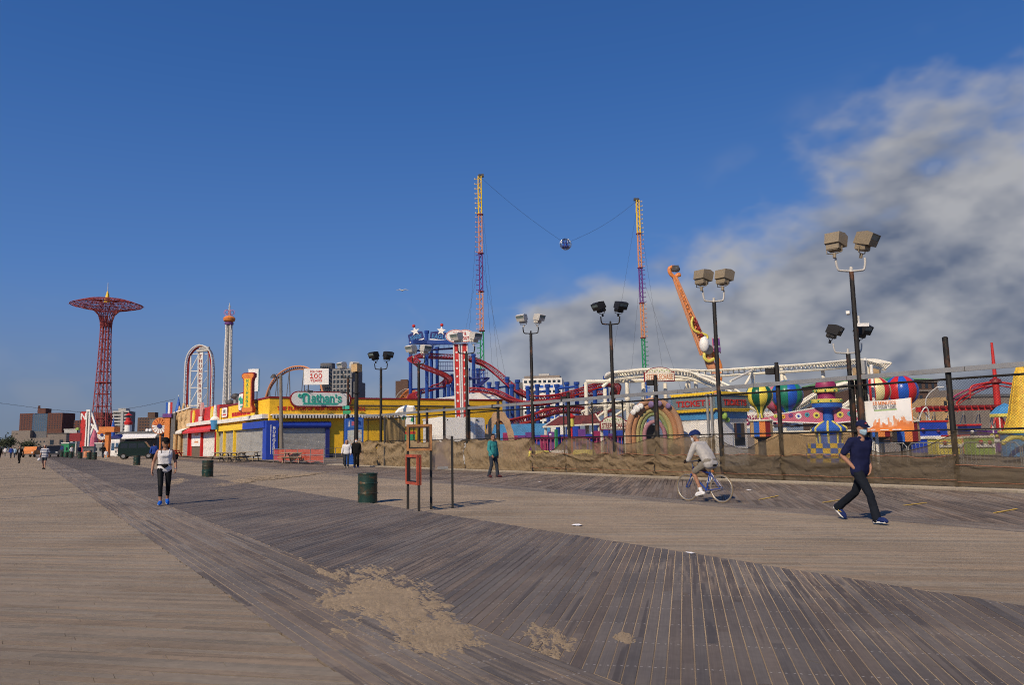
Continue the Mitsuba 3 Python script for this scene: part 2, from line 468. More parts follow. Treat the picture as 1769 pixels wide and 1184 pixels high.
m_ = M()
for a in (SANDS := [
        ((-7.22,3.07,0)[0], (-7.22,3.07,0)[1], 2.3, 0.70, math.radians(167), 0.010, 3, 0.16),
        ((-5.68,2.89,0)[0], (-5.68,2.89,0)[1], 1.0, 0.40, math.radians(165), 0.009, 8, 0.18),
        ((-5.09,3.52,0)[0], (-5.09,3.52,0)[1], 0.7, 0.28, math.radians(155), 0.008, 5, 0.22),
        ((-7.89,3.33,0)[0], (-7.89,3.33,0)[1], 1.0, 0.16, math.radians(170), 0.008, 12, 0.24),
        ((-9.08,3.09,0)[0], (-9.08,3.09,0)[1], 1.6, 0.10, math.radians(176), 0.006, 9, 0.30),
        ((-5.73,3.46,0)[0], (-5.73,3.46,0)[1], 0.5, 0.12, math.radians(160), 0.006, 15, 0.3),
        ((-4.69,3.97,0)[0], (-4.69,3.97,0)[1], 0.24, 0.10, 2.6, 0.005, 6, 0.26)]):
    m_.raw(*sand_drift(*a))
struct('sand_drifts', m_, 'sand', smooth=True, kind='stuff')
m_ = M()
for a in [((-34.73,8.66,0)[0], (-34.73,8.66,0)[1], 7.5, 0.9, math.radians(150), 0.012, 21, 0.26), ((-36.29,11.19,0)[0], 11.0, 6.0, 0.7, math.radians(140), 0.012, 22, 0.28), ((-35.7,6.22,0)[0], 5.6, 6, 0.6, math.radians(165), 0.01, 23, 0.30)]:
    m_.raw(*sand_drift(*a))
struct('sand_drifts', m_, 'sand', smooth=True, kind='stuff')
# ------------------------------------------------------------------ paints used all over the place
mat('black_paint', (0.018, 0.017, 0.017), 0.5)
mat('black_rusty', proc(lambda p, n, uv: mix((0.016, 0.015, 0.015), (0.14, 0.06, 0.03), smoothstep(0.56, 0.75, fbm(p.x * 3, p.y * 3, p.z * 2.2, 4)) * 0.8)), 0.6)
mat('galvanized', worn((0.36, 0.36, 0.355), 0.25, 2.0), 0.45, 0.5)
mat('white_paint', worn((0.74, 0.73, 0.70), 0.22, 0.9, 0.12), 0.5)
mat('clean_white', (0.80, 0.80, 0.79), 0.5)
mat('cream_steel', worn((0.80, 0.77, 0.66), 0.25, 0.7, 0.18, (0.30, 0.22, 0.14)), 0.45)
mat('red_paint', worn((0.52, 0.030, 0.028), 0.2, 0.8), 0.45)
mat('tower_red', (0.30, 0.055, 0.058), 0.6)
mat('red_track', worn((0.31, 0.024, 0.026), 0.2, 0.5), 0.4)
mat('blue_steel', worn((0.015, 0.058, 0.29), 0.2, 0.5), 0.4)
mat('royal_blue', worn((0.020, 0.060, 0.42), 0.2, 0.7, 0.1), 0.45)
mat('sign_blue', (0.03, 0.12, 0.50), 0.4)
mat('navy_paint', (0.020, 0.028, 0.16), 0.5)
mat('yellow_wall', worn((0.84, 0.50, 0.030), 0.06, 0.5, 0.05, (0.5, 0.28, 0.03)), 0.6)
mat('yellow_paint', (0.82, 0.55, 0.04), 0.5)
mat('lemon_paint', worn((0.70, 0.61, 0.12), 0.2, 1.0), 0.5)
mat('orange_paint', worn((0.66, 0.22, 0.055), 0.18, 0.6, 0.1), 0.5)
mat('salmon_paint', worn((0.60, 0.27, 0.14), 0.2, 0.6), 0.5)
mat('pink_paint', worn((0.58, 0.15, 0.24), 0.15, 0.8), 0.5)
mat('magenta_paint', worn((0.30, 0.025, 0.11), 0.3, 1.0), 0.5)
mat('purple_paint', worn((0.14, 0.05, 0.25), 0.3, 1.0), 0.5)
mat('green_paint', (0.03, 0.27, 0.12), 0.5)
mat('mint_paint', (0.04, 0.42, 0.33), 0.5)
mat('lime_paint', worn((0.28, 0.45, 0.10), 0.25, 1.0), 0.5)
mat('teal_paint', (0.06, 0.34, 0.42), 0.5)
mat('sky_paint', worn((0.07, 0.27, 0.56), 0.2, 0.8), 0.5)
mat('dark_red', (0.22, 0.02, 0.025), 0.5)
mat('roof_red', proc(lambda p, n, uv: mix((0.17, 0.035, 0.035), (0.10, 0.03, 0.03), cell_rand(dr.floor(p.x * 3 + p.y * 3), dr.floor(p.z * 7)))), 0.8)
mat('tan_paint', worn((0.52, 0.36, 0.19), 0.3, 1.2), 0.8)
mat('tan_foam', worn((0.46, 0.31, 0.20), 0.25, 1.4), 0.9)
mat('grey_paint', worn((0.30, 0.30, 0.30), 0.25, 1.0), 0.5)
mat('dark_grey', (0.07, 0.07, 0.075), 0.6)
mat('grey_wood', worn((0.20, 0.175, 0.15), 0.3, 2.0), 0.9)
mat('shutter', worn((0.44, 0.44, 0.42), 0.25, 0.6, 0.15), 0.4, 0.25)
mat('drum_green', proc(lambda p, n, uv: mix(mix((0.014, 0.045, 0.038), (0.05, 0.045, 0.03), smoothstep(0.45, 0.7, fbm(p.x * 5, p.y * 5, p.z * 4, 4))), (0.16, 0.08, 0.035), smoothstep(0.6, 0.8, fbm(p.x * 11, p.y * 11, p.z * 8, 3)) * 0.7)), 0.45, 0.2)
mat('glass_dark', (0.02, 0.03, 0.045), 0.08, spec=0.8)
mat('glass_blue', (0.05, 0.11, 0.20), 0.12, spec=0.8)
mat('lamp_lens', (0.16, 0.21, 0.21), 0.12, spec=0.8)
mat('lamp_bronze', worn((0.225, 0.185, 0.13), 0.10, 2.0), 0.5)
mat('lamp_white', worn((0.50, 0.49, 0.47), 0.1, 2.0), 0.5)
mat('twine', worn((0.34, 0.15, 0.09), 0.3, 3.0), 0.9)
mat('hem_brown', (0.06, 0.047, 0.033), 0.9)
mat('wire', (0.03, 0.03, 0.03), 0.6)
mat('chrome', (0.6, 0.6, 0.6), 0.2, 1.0)
mat('rubber', (0.015, 0.015, 0.015), 0.8)
mat('tyre_tan', (0.20, 0.155, 0.105), 0.8)
mat('brick_dark', worn((0.125, 0.055, 0.045), 0.3, 0.06), 0.9)
mat('brick_brown', worn((0.115, 0.070, 0.055), 0.3, 0.06), 0.9)
mat('concrete_far', worn((0.50, 0.50, 0.49), 0.15, 0.05), 0.8)
mat('stone_far', worn((0.22, 0.19, 0.17), 0.25, 0.08), 0.9)
mat('slate_far', worn((0.13, 0.135, 0.15), 0.25, 0.08), 0.8)

# ------------------------------------------------------------------ the fence and its lamp posts
fence = thing('chain_link_fence', 'long black chain link fence with grey top rail along the boardwalk kerb', 'fence')
FX0, FX1 = -47.3, 6.0


def fp(x, z, off=0.0):
    return np.array([x, fence_y(x) + off, z])


m_ = M()
xs = np.linspace(FX0, FX1, 17)
for a, b in zip(xs[:-1], xs[1:]):
    m_.bar(fp(a, 3.16, -0.09), fp(b - 0.02, 3.16, -0.09), 0.10, 0.13)
put(fence, 'top_rail', m_, 'galvanized')
for z, r, nm in ((2.92, 0.035, 'upper_rail'), (1.55, 0.028, 'middle_rail'), (0.16, 0.025, 'lower_rail')):
    put(fence, nm, M().tube([fp(x, z, 0.02) for x in xs], r, 6), 'black_paint')
POSTS = [(-39.34,19.29,0.28)[0], (-37.47,19.41,0.31)[0], (-35,19.58,0.34)[0], (-32.37,19.76,0.38)[0], (-27.04,20.12,0.2)[0], (-21.86,20.48,0.2)[0], (-16.49,20.84,0.32)[0], (-11.16,21.2,0.05)[0], -4.6, -0.4, 4.0]
TALL = {4: 3.4, 5: 3.75, 6: 3.75, 7: 4.05}
for i, x in enumerate(POSTS):
    put(fence, 'post', M().cyl(fp(x, 0.03), fp(x, TALL.get(i, 3.3)), 0.075, n=10).ball(fp(x, TALL.get(i, 3.3)), 0.078, 1, (1, 1, 0.6)), 'black_rusty', smooth=40)
for x in [(-47.35,18.74,0.18)[0], (-44.12,18.96,0.22)[0], (-43,19.04,0.23)[0], (-41.28,19.15,0.26)[0], (-27.66,20.08,0.32)[0], (-25.77,20.21,0.35)[0], (-23.94,20.33,0.31)[0], (-22.18,20.45,0.3)[0], (-19.41,20.64,0.31)[0], (-16.66,20.83,0.31)[0]]:
    put(fence, 'thin_post', M().cyl(fp(x, 0.03, 0.22), fp(x, 3.02, 0.22), 0.035, n=6), 'black_paint')
for x in ((-19.46,20.64,0.31)[0], (-19.28,20.65,0.31)[0]):
    put(fence, 'gate_post', M().cyl(fp(x, 0.03, 0.05), fp(x, 3.0, 0.05), 0.055, n=8), 'galvanized')
P_CL = 0.075
for k_, (a, b) in enumerate([(FX0, -27.0), (-27.0, FX1)]):
    m_ = M()
    z0, z1 = 0.16, 2.92
    pc = P_CL * (1.5 if k_ == 0 else 1.0)
    n = int((b - a + (z1 - z0)) / pc)
    for s_ in (1, -1):
        for i in range(n):
            xa = a + i * pc - ((z1 - z0) if s_ > 0 else 0)
            xb = xa + s_ * 0 + (z1 - z0)
            pa, pb = (xa, z0), (xa + (z1 - z0), z1)
            if s_ < 0:
                pa, pb = (xa + (z1 - z0), z0), (xa, z1)
            lo, hi = max(a, min(pa[0], pb[0])), min(b, max(pa[0], pb[0]))
            if hi - lo < 0.05:
                continue
            zf = lambda x: pa[1] + (x - pa[0]) / (pb[0] - pa[0]) * (pb[1] - pa[1])
            m_.tube([fp(lo, zf(lo), 0.05 + 0.002 * s_), fp(hi, zf(hi), 0.05 + 0.002 * s_)], 0.0026 * (0.8 if k_ == 0 else 1.05), 3, cap=False)
    put(fence, 'chain_link', m_, 'black_paint', kind='stuff')
m_ = M()
for i, x in enumerate(POSTS[3:7]):
    put(fence, 'flood_lamp', M().box(fp(x - 0.22, TALL.get(i + 3, 3.3) - 0.16), (0.30, 0.26, 0.2), 0.3).cyl(fp(x, 3.3), fp(x, TALL.get(i + 3, 3.3) + 0.12), 0.06, n=8), 'black_paint')


def netting(name, x0, x1, top, label, matname, seed, off=-0.075, folds=0.05, n=110, h=44):
    """wind screen tied to the fence: a draped sheet with a scalloped upper edge"""
    u = np.linspace(0, 1, n)
    w = np.linspace(0, 1, h)
    U, W = np.meshgrid(u, w, indexing='ij')
    x = x0 + (x1 - x0) * U
    tz = np.interp(U, np.linspace(0, 1, len(top)), top)
    if len(top) > 2:
        cs = curve([(i, t, 0) for i, t in enumerate(top)], n)[:, 1]
        tz = np.repeat(cs[:, None], h, 1)
    q = np.stack([x * 0.9 + seed * 5.1, W * 1.0, 0 * x], -1)
    big = meshkit.fbm(q, 3, seed) - 0.5
    # creases fan out from the ties at the upper corners and hang in shallow swags
    fx = np.minimum(U, 1 - U) * (x1 - x0)
    fan = np.sin(9.0 * np.arctan2(1.02 - W, fx + 0.15) + 3.0 * big + seed) * np.exp(-1.2 * fx) * 0.7
    swag = np.sin(13.0 * (W + 0.55 * (4 * U * (1 - U)) * 0.5) + 5 * big + seed * 2.0) * 0.55 * np.clip(W * 1.6, 0, 1)
    fine = np.abs(meshkit.fbm(np.stack([x * 3.1 + W * 2.0 + seed, W * 3.4 - x * 0.8, 0 * x], -1), 4, seed + 2) - 0.5) * 2.2
    sag = np.sin(np.pi * W) * 0.8
    yo = off - np.clip(0.55 + 0.5 * (fan + swag) + 0.9 * big + fine * 0.6 + sag * 0.4, 0.02, 3) * folds
    z = 0.05 + (tz - 0.05) * W + (meshkit.fbm(np.stack([x * 2.2, W * 2.2, 0 * x], -1), 3, seed) - 0.5) * 0.16 * W
    v = np.stack([x, fence_y(x) + yo, z], -1).reshape(-1, 3)
    idx = np.arange(n * h).reshape(n, h)
    f = np.stack([idx[:-1, :-1], idx[1:, :-1], idx[1:, 1:], idx[:-1, 1:]], -1).reshape(-1, 4)
    k = put(fence, name, M().raw(v, f), matname, smooth=True, label=label)
    return v.reshape(n, h, 3)


def cloth(name, rgb, rgb2, opacity):
    inner = {'type': 'principled', 'base_color': proc(lambda p, n, uv: mix(rgb, rgb2, fbm(p.x * 2.3, p.z * 2.3, p.y, 4)) * (0.85 + 0.3 * noise(p.x * 60, p.z * 60, p.y * 60))), 'roughness': 0.9, 'specular': 0.15}
    scene[name] = {'type': 'mask', 'opacity': opacity, 'bsdf': {'type': 'twosided', 'bsdf': inner}}


cloth('netting_tan', (0.255, 0.192, 0.118), (0.20, 0.150, 0.094), 0.96)
cloth('netting_mid', (0.22, 0.165, 0.103), (0.17, 0.127, 0.08), 0.90)
cloth('netting_upper', (0.19, 0.145, 0.092), (0.145, 0.11, 0.072), 0.74)
cloth('netting_sheer', (0.135, 0.105, 0.070), (0.10, 0.08, 0.055), 0.70)
cloth('netting_thin', (0.12, 0.095, 0.064), (0.085, 0.068, 0.047), 0.52)
PXS = [(-47.89,18.71,1.67)[0], (-44.9,18.91,1.46)[0], (-41.62,19.13,1.43)[0], (-37.45,19.42,1.34)[0], (-34.98,19.58,1.32)[0], (-32.34,19.76,1.31)[0], (-29.57,19.95,1.29)[0], (-27.07,20.12,1.27)[0], (-24.56,20.29,1.26)[0], (-21.8,20.48,1.24)[0], (-19.1,20.66,1.23)[0], (-16.42,20.85,1.21)[0], (-14.05,21.01,1.19)[0], (-11.1,21.21,1.18)[0], 2.0]
TOPS = [[1.58, 1.50, 1.62, 1.5, 1.55], [1.42, 1.5, 1.38, 1.5, 1.42], [1.45, 1.55, 1.4, 1.5, 1.5], [1.52, 1.6, 1.45, 1.55], [1.5, 1.55, 1.5, 1.55], [1.5, 1.48, 1.52, 1.5],
        [1.52, 1.12, 0.92, 1.15, 1.5], [1.5, 1.48, 1.52, 1.3, 1.45], [1.55, 1.3, 1.3, 1.4, 1.5], [1.5, 1.42, 1.5, 1.45, 1.5],
        [1.52, 1.2, 1.05, 1.3, 1.5], [1.5, 1.5, 1.45, 1.5], [1.42, 0.98, 0.95, 1.15, 1.45], [1.5, 1.3, 1.28, 1.3, 1.3, 1.4]]
for i, top in enumerate(TOPS):
    a, b = PXS[i], PXS[i + 1]
    fo = [0.24, 0.24, 0.22, 0.22, 0.2, 0.18, 0.16, 0.15, 0.18, 0.15, 0.15, 0.12, 0.10, 0.06][i]
    if i < 6:
        v_ = netting('wind_screen', a - 0.02, b + 0.03, top, 'wrinkled tan netting tied along the lower fence' , 'netting_tan', 5 + i, folds=fo)
        edge_m = None
    else:
        lo = 'netting_mid' if i < 10 else 'netting_sheer'
        hi = 'netting_upper' if i < 10 else 'netting_thin'
        v0 = netting('wind_screen', a - 0.02, b + 0.03, [0.86, 0.84, 0.87, 0.83, 0.86] if i < 13 else [0.62, 0.5, 0.6], 'lower strip of brown netting along the fence', lo, 25 + i, folds=fo)
        v_ = netting('wind_screen', a - 0.02, b + 0.03, top, 'sagging see-through upper netting on the fence', hi, 45 + i, off=-0.055, folds=fo * 0.8)
        put(fence, 'tie_rope', M().tube([v0[q, 43] + np.array([0, -0.014, 0]) for q in range(0, 110, 4)], 0.009, 4), 'twine')
        put(fence, 'tie_rope', M().tube([v0[q, 9] + np.array([0, -0.014, 0]) for q in range(0, 110, 4)], 0.007, 4), 'twine')
    put(fence, 'top_hem', M().tube([v_[q, 43] + np.array([0, -0.006, 0]) for q in range(0, 110, 4)], 0.013, 5), 'hem_brown')

rot_to = lambda a: math.radians(a)


def flood_head(parent, at, yaw, tilt, s, body, lens):
    """shoebox flood lamp: hood, gear box below it, lens in front, yoke; yaw = where the lens looks"""
    c, k = math.cos(yaw), math.sin(yaw)
    ct, st = math.cos(tilt), math.sin(tilt)
    Rz = np.array([[c, -k, 0], [k, c, 0], [0, 0, 1]])
    Ry = np.array([[ct, 0, st], [0, 1, 0], [-st, 0, ct]])
    Tm = np.eye(4)
    Tm[:3, :3] = Rz @ Ry * s
    Tm[:3, 3] = at
    # hood: local x = forwards, y = sideways, z = up
    hood = m3.Manifold.hull_points(np.array([[x, y * w, z] for x, w, z in ((-0.26, 0.20, 0.10), (-0.20, 0.21, 0.42), (0.12, 0.25, 0.46), (0.30, 0.27, 0.40), (0.22, 0.26, 0.06)) for y in (-1, 1)]))
    cut = m3.Manifold.hull_points(np.array([[x, y * w, z] for x, w, z in ((0.20, 0.235, 0.10), (0.33, 0.25, 0.38), (0.18, 0.235, 0.40), (0.08, 0.23, 0.10)) for y in (-1, 1)]))
    t = (hood - cut).to_mesh()
    put(parent, 'lamp_hood', M().raw(t.vert_properties[:, :3], t.tri_verts).moved(Tm), body)
    put(parent, 'gear_box', M().box((-0.05, 0, 0.02), (0.30, 0.36, 0.17)).box((-0.05, 0, -0.075), (0.26, 0.30, 0.03)).moved(Tm), body)
    put(parent, 'lens', M().raw(np.array([[0.195, -0.23, 0.095], [0.195, 0.23, 0.095], [0.275, 0.245, 0.385], [0.275, -0.245, 0.385]]), [[0, 1, 2, 3]]).moved(Tm), lens)
    put(parent, 'yoke', M().tube([(-0.05, -0.215, 0.03), (-0.05, -0.215, -0.14), (-0.05, 0, -0.19), (-0.05, 0.215, -0.14), (-0.05, 0.215, 0.03)], 0.016, 5).cyl((-0.05, 0, -0.30), (-0.05, 0, -0.16), 0.05, n=8).moved(Tm), body)


def lamp_post(x, y, h, label, heads, s=1.0, span=0.62, arm='lamp_white', body='lamp_bronze', axis=None, z0=0.0, r=0.075, lean=(0, 0), lens='lamp_lens'):
    t = thing('lamp_post', label, 'lamp post', 'lamp posts along the fence')
    top = np.array([x + lean[0], y + lean[1], h - 0.75 * s])
    put(t, 'pole', M().tube([(x, y, z0), (x + lean[0] * 0.5, y + lean[1] * 0.5, z0 + (top[2] - z0) * 0.5), top], [r * 1.15, r, r * 0.9], 10), 'black_rusty', smooth=40)
    ax = CAMR if axis is None else np.array(axis, float)
    pts = []
    for u in np.linspace(-1, 1, 25):
        w = abs(u)
        dz = 0.02 + (0.34 * s * max(0, (w - 0.62) / 0.38) ** 1.6) + 0.05 * s * w
        pts.append(top + ax * span * s * math.sin(u * math.pi / 2) + np.array([0, 0, dz]))
    put(t, 'arm', M().tube(pts, 0.032 * s, 8).cyl(top - [0, 0, 0.05], top + [0, 0, 0.16], 0.06 * s, 0.04 * s, 8), arm, smooth=40)
    for (sd, yaw, tilt) in heads:
        flood_head(t, pts[0 if sd < 0 else -1] + np.array([0, 0, 0.29 * s]), yaw, tilt, s, body, lens)
    return t


# yaw of the directions away from, towards and across the view
AZ_F = math.atan2(_f[1], _f[0])
A_AWAY, A_CAM, A_R, A_L = AZ_F, AZ_F + math.pi, AZ_F - math.pi / 2, AZ_F + math.pi / 2
lamp_post((-13.61,21.04,0)[0], (-13.61,21.04,0)[1] - 0.12, 7.15, 'tallest near lamp post with bronze twin floodlights and cameras, white arms', [(-1, A_AWAY - 0.75, 0.12), (1, A_CAM + 0.75, 0.25)], 1.06, span=0.42, lens='lamp_lens')
lamp_post((-18.78,20.68,0.01)[0], (-18.78,20.68,0.01)[1] - 0.12, 7.0, 'lamp post behind the cyclist with bronze twin floodlights and white arms', [(-1, A_AWAY - 0.85, 0.1), (1, A_AWAY - 0.85, 0.1)], 1.02, span=0.37)
lamp_post((-24.09,20.32,-0.02)[0], (-24.09,20.32,-0.02)[1] - 0.12, 6.75, 'lamp post with black twin floodlights beside the white coaster', [(-1, A_L + 0.5, 0.3), (1, A_CAM + 0.5, 0.3)], 0.85, arm='black_rusty', body='black_paint', span=0.46)
lamp_post((-29.44,19.96,0.08)[0], (-29.44,19.96,0.08)[1] - 0.12, 7.0, 'lamp post with pale twin floodlights right of the tan arch', [(-1, A_CAM - 0.6, 0.2), (1, A_CAM + 0.9, 0.15)], 0.82, arm='black_paint', body='lamp_white', span=0.44)
# ------------------------------------------------------------------ the row of food stands on the left
XE = -75.2          # east wall of the yellow restaurant
YF = 20.0           # front line of the row


def roller(parent, name, fr, w, h, matname, slat=0.11, label=None):
    """roller shutter curtain: real slats with a groove between them; fr = lower left corner, x axis; up is z"""
    o, x = np.asarray(fr[0], float), np.asarray(fr[1], float)
    nrm = np.cross(x, U_)
    m = M()
    n = int(h / slat)
    prof = []
    for i in range(n):
        z = i * h / n
        prof += [(z, 0.0), (z + 0.012, 0.022), (z + h / n * 0.5, 0.03), (z + h / n - 0.012, 0.022)]
    prof.append((h, 0.0))
    v = []
    for z, d in prof:
        v += [o + nrm * d + U_ * z, o + x * w + nrm * d + U_ * z]
    f = [[2 * i, 2 * i + 1, 2 * i + 3, 2 * i + 2] for i in range(len(prof) - 1)]
    return put(parent, name, m.raw(v, f), matname, label=label)


def framebox(m, o, x, w, h, d, y0=0.0):
    """box standing on a wall: o lower left corner on the wall, x along, d outwards"""
    o, x = np.asarray(o, float), np.asarray(x, float)
    nrm = np.cross(x, U_)
    v = [o + x * a + U_ * b + nrm * c for c in (y0, d) for a, b in ((0, 0), (w, 0), (w, h), (0, h))]
    return m.raw(v, [[3, 2, 1, 0], [4, 5, 6, 7], [0, 1, 5, 4], [1, 2, 6, 5], [2, 3, 7, 6], [3, 0, 4, 7]])


rest = thing('yellow_restaurant', 'long yellow hot dog restaurant with grey shutters and red trimmed parapet', 'restaurant')
put(rest, 'wall', M().span((XE - 22.3, YF, -0.05), (XE, 46.5, 5.9)), 'yellow_wall')
put(rest, 'parapet_coping', M().span((XE - 22.4, YF - 0.08, 5.9), (XE + 0.08, YF + 0.25, 6.06)).span((XE - 0.25, YF + 0.25, 5.9), (XE + 0.08, 46.6, 6.06)), 'dark_red')
put(rest, 'roof', M().span((XE - 22, YF + 0.25, 5.6), (XE - 0.3, 46, 5.95)), 'grey_paint')
# front (south) side
m_ = M()
framebox(m_, (XE - 22.3, YF, 3.95), E_, 22.0, 0.42, 0.62)
put(rest, 'cornice', m_, 'white_paint')
put(rest, 'shutter_housing', framebox(M(), (XE - 22.3, YF, 3.05), E_, 13.4, 0.62, 0.42), 'yellow_paint', label='yellow shutter box along the front')
put(rest, 'shutter_housing', framebox(M(), (XE - 8.85, YF, 3.05), E_, 8.6, 0.66, 0.45), 'royal_blue', label='blue shutter box at the corner')
for a, w in ((-21.6, 2.9), (-18.3, 4.7), (-13.1, 12.0)):
    roller(rest, 'shutter_curtain', ((XE + a, YF - 0.06, 0.05), E_), w, 3.0, 'shutter')
for a in (-22.0, -18.5, -13.4):
    put(rest, 'post', framebox(M(), (XE + a, YF, 0), E_, 0.32, 3.05, 0.36), 'yellow_paint' if a > -20 else 'lemon_paint')
put(rest, 'corner_pillar', M().span((XE - 1.0, YF - 0.34, 0), (XE + 0.34, YF + 0.78, 3.72)), 'royal_blue', label='blue corner pillar')
put(rest, 'corner_lettering', M().span((XE + 0.342, YF + 0.05, 0.5), (XE + 0.35, YF + 0.11, 3.3)), 'clean_white')
m_ = M()
for i, ch in enumerate('BURGERS'):
    m_.text(ch, 0.30, ((XE + 0.345, YF + 0.40, 2.85 - i * 0.39), N_, U_), 0.02)
put(rest, 'corner_lettering', m_, 'clean_white')
put(rest, 'front_lettering', M().text('THE FLAVOR OF NEW YORK', 0.42, ((XE - 11.5, YF - 0.005, 4.62), E_, U_), 0.06, width=8.4), 'red_paint')
# east side
put(rest, 'side_lettering', M().text('THE FLAVOR OF NEW YORK SINCE 1916', 0.36, ((XE + 0.005, 25.25, 4.72), N_, U_), 0.06, width=9.0), 'red_paint')
m_ = framebox(M(), (XE, YF + 0.1, 4.22), N_, 14.0, 0.10, 0.75)
for i in range(47):
    m_.prism([(0, 0), (0.15, 0), (0.15, -0.22), (0.075, -0.32), (0, -0.22)], ((XE + 0.72, YF + 0.1 + i * 0.30, 4.22), N_, U_), 0.03)
put(rest, 'awning_fringe', m_, 'white_paint', label='white scalloped awning edge along the side wall')
m_ = M()
for i in range(46):
    m_.prism([(0, 0), (0.148, 0), (0.148, -0.22), (0.074, -0.32), (0, -0.22)], ((XE + 0.70, YF + 0.251 + i * 0.30, 4.22), N_, U_), 0.03)
put(rest, 'awning_fringe', m_, 'dark_grey', label='dark scallops between the white ones')
put(rest, 'shutter_housing', M().tube([(XE + 0.20, YF + 0.8, 3.28), (XE + 0.20, YF + 6.0, 3.28)], 0.32, 12), 'royal_blue', smooth=40, label='rounded blue shutter box on the side wall')
roller(rest, 'shutter_curtain', ((XE + 0.05, YF + 0.95, 0.05), N_), 4.6, 2.95, 'shutter', label='grey shutter on the side wall')
put(rest, 'shutter_guide', framebox(M(), (XE, YF + 5.55, 0), N_, 0.38, 3.1, 0.28), 'navy_paint')
put(rest, 'wall_base', M().span((XE - 0.1, YF + 6.0, 0.02), (XE + 0.06, 46.4, 0.42)), 'dark_grey')
put(rest, 'wall_rail', M().bar((XE + 0.06, 28.0, 5.25), (XE + 0.06, 46.0, 5.25), 0.10), 'dark_grey')
put(rest, 'wall_rail', M().bar((XE + 0.06, 28.0, 4.93), (XE + 0.06, 46.0, 4.93), 0.05), 'dark_grey')
put(rest, 'poster', M().span((XE + 0.01, 33.0, 2.2), (XE + 0.06, 33.75, 3.3)), 'dark_grey').__len__()
put(rest, 'poster', M().span((XE + 0.065, 33.15, 2.35), (XE + 0.07, 33.6, 3.1)), 'white_paint')
put(rest, 'roof_slope', M().raw([[XE - 2, 37.5, 5.95], [XE - 2, 47.5, 5.95], [XE - 9, 47.5, 5.95], [XE - 9, 37.5, 5.95], [XE - 3.0, 47.5, 7.3], [XE - 8, 47.5, 7.3]], [[0, 1, 4, 4], [0, 4, 5, 3], [1, 2, 5, 4], [2, 3, 5, 5]]), 'white_paint', label='white sloping roof at the far end')


def capsule(w, h, n=18):
    r = h / 2
    a = np.linspace(-math.pi / 2, math.pi / 2, n)
    return [(w / 2 - r + r * math.cos(t), r * math.sin(t)) for t in a] + [(-w / 2 + r - r * math.cos(t), -r * math.sin(t)) for t in a]


def rrect(w, h, r):
    import shapely
    return shapely.box(-w / 2 + r, -h / 2 + r, w / 2 - r, h / 2 - r).buffer(r, quad_segs=5)


def script_name(sc):
    """heavy round lettering of the restaurant's name, first letter with a curl"""
    m = M()
    m.text('n', 1.15 * sc, ((-1.75 * sc, -0.33 * sc, 0), E_, N_), 0.05)
    m.text("athan's", 0.84 * sc, ((0.52 * sc, -0.33 * sc, 0), E_, N_), 0.05, width=3.4 * sc)
    t = np.linspace(0, 1.75 * math.pi, 18)
    m.tube([(-2.42 * sc + 0.21 * sc * math.cos(k) * (1 - k / 12), 0.33 * sc - 0.21 * sc * math.sin(k) * (1 - k / 12), 0.02) for k in t], 0.075 * sc, 6)
    m.tube([(-2.20 * sc, 0.36 * sc, 0.02), (-2.0 * sc, 0.56 * sc, 0.02), (-1.7 * sc, 0.55 * sc, 0.02)], 0.07 * sc, 6)
    return m


def on(fr):
    o, x, y = [np.asarray(k, float) for k in fr]
    q = np.eye(4)
    q[:3, 0], q[:3, 1], q[:3, 2], q[:3, 3] = x, y, np.cross(x, y), o
    return q


sg = thing('restaurant_sign', 'white capsule shaped sign with green lettering on the yellow side wall', 'sign')
fr = ((XE + 0.10, 25.05, 5.80), N_, U_)
put(sg, 'border', M().prism(capsule(6.3, 1.62), fr, 0.22), 'dark_red')
put(sg, 'panel', M().prism(capsule(5.95, 1.34), ((XE + 0.32, 25.0, 5.83), N_, U_), 0.05), 'clean_white')
put(sg, 'lettering', script_name(0.92).moved(on(((XE + 0.375, 25.05, 5.86), N_, U_))), 'mint_paint')
put(sg, 'green_bar', M().prism([(-1.9, 0), (1.6, 0), (1.85, 0.2), (-1.75, 0.2)], ((XE + 0.372, 25.0, 5.27), N_, U_), 0.03), 'mint_paint')
for y_ in (23.4, 26.8):
    put(sg, 'sign_light', M().tube([(XE + 0.1, y_, 6.65), (XE + 0.9, y_ + 0.1, 6.75), (XE + 1.25, y_ + 0.15, 6.6)], 0.03, 5).box((XE + 1.3, y_ + 0.15, 6.5), (0.3, 0.5, 0.22)), 'dark_grey')

bb = thing('roof_billboard', 'white roof billboard reading for over 100 years in red', 'billboard')
bn = np.array([0.88, -0.47, 0.0])
bx = np.array([0.47, 0.88, 0.0])
bo = np.array([XE - 1.2, 25.0, 0.0])
bc = bo + np.array([0, 0, 8.2])
put(bb, 'panel', M().prism([(-1.25, -0.82), (1.25, -0.82), (1.25, 0.82), (-1.25, 0.82)], (bc, bx, U_), 0.22), 'clean_white')
put(bb, 'side_panel', M().prism([(-1.262, -0.81), (-1.252, -0.81), (-1.252, 0.81), (-1.262, 0.81)], (bc + bn * 0.02, bx, U_), 0.18), 'lemon_paint')
m_ = M()
for s_, h_, z_ in (('FOR OVER', 0.19, 0.42), ('100', 0.46, -0.16), ('YEARS', 0.27, -0.52)):
    m_.text(s_, h_, (bc + bn * 0.225 + U_ * z_ - bx * 0.02, bx, U_), 0.02, width=1.2 if s_ != '100' else 1.22)
put(bb, 'lettering', m_, 'red_paint')
for d_ in (-0.8, 0.8):
    put(bb, 'leg', M().cyl(bo + bx * d_ + bn * 0.1 + U_ * 5.9, bo + bx * d_ + bn * 0.1 + U_ * 7.4, 0.06, n=6), 'dark_grey')

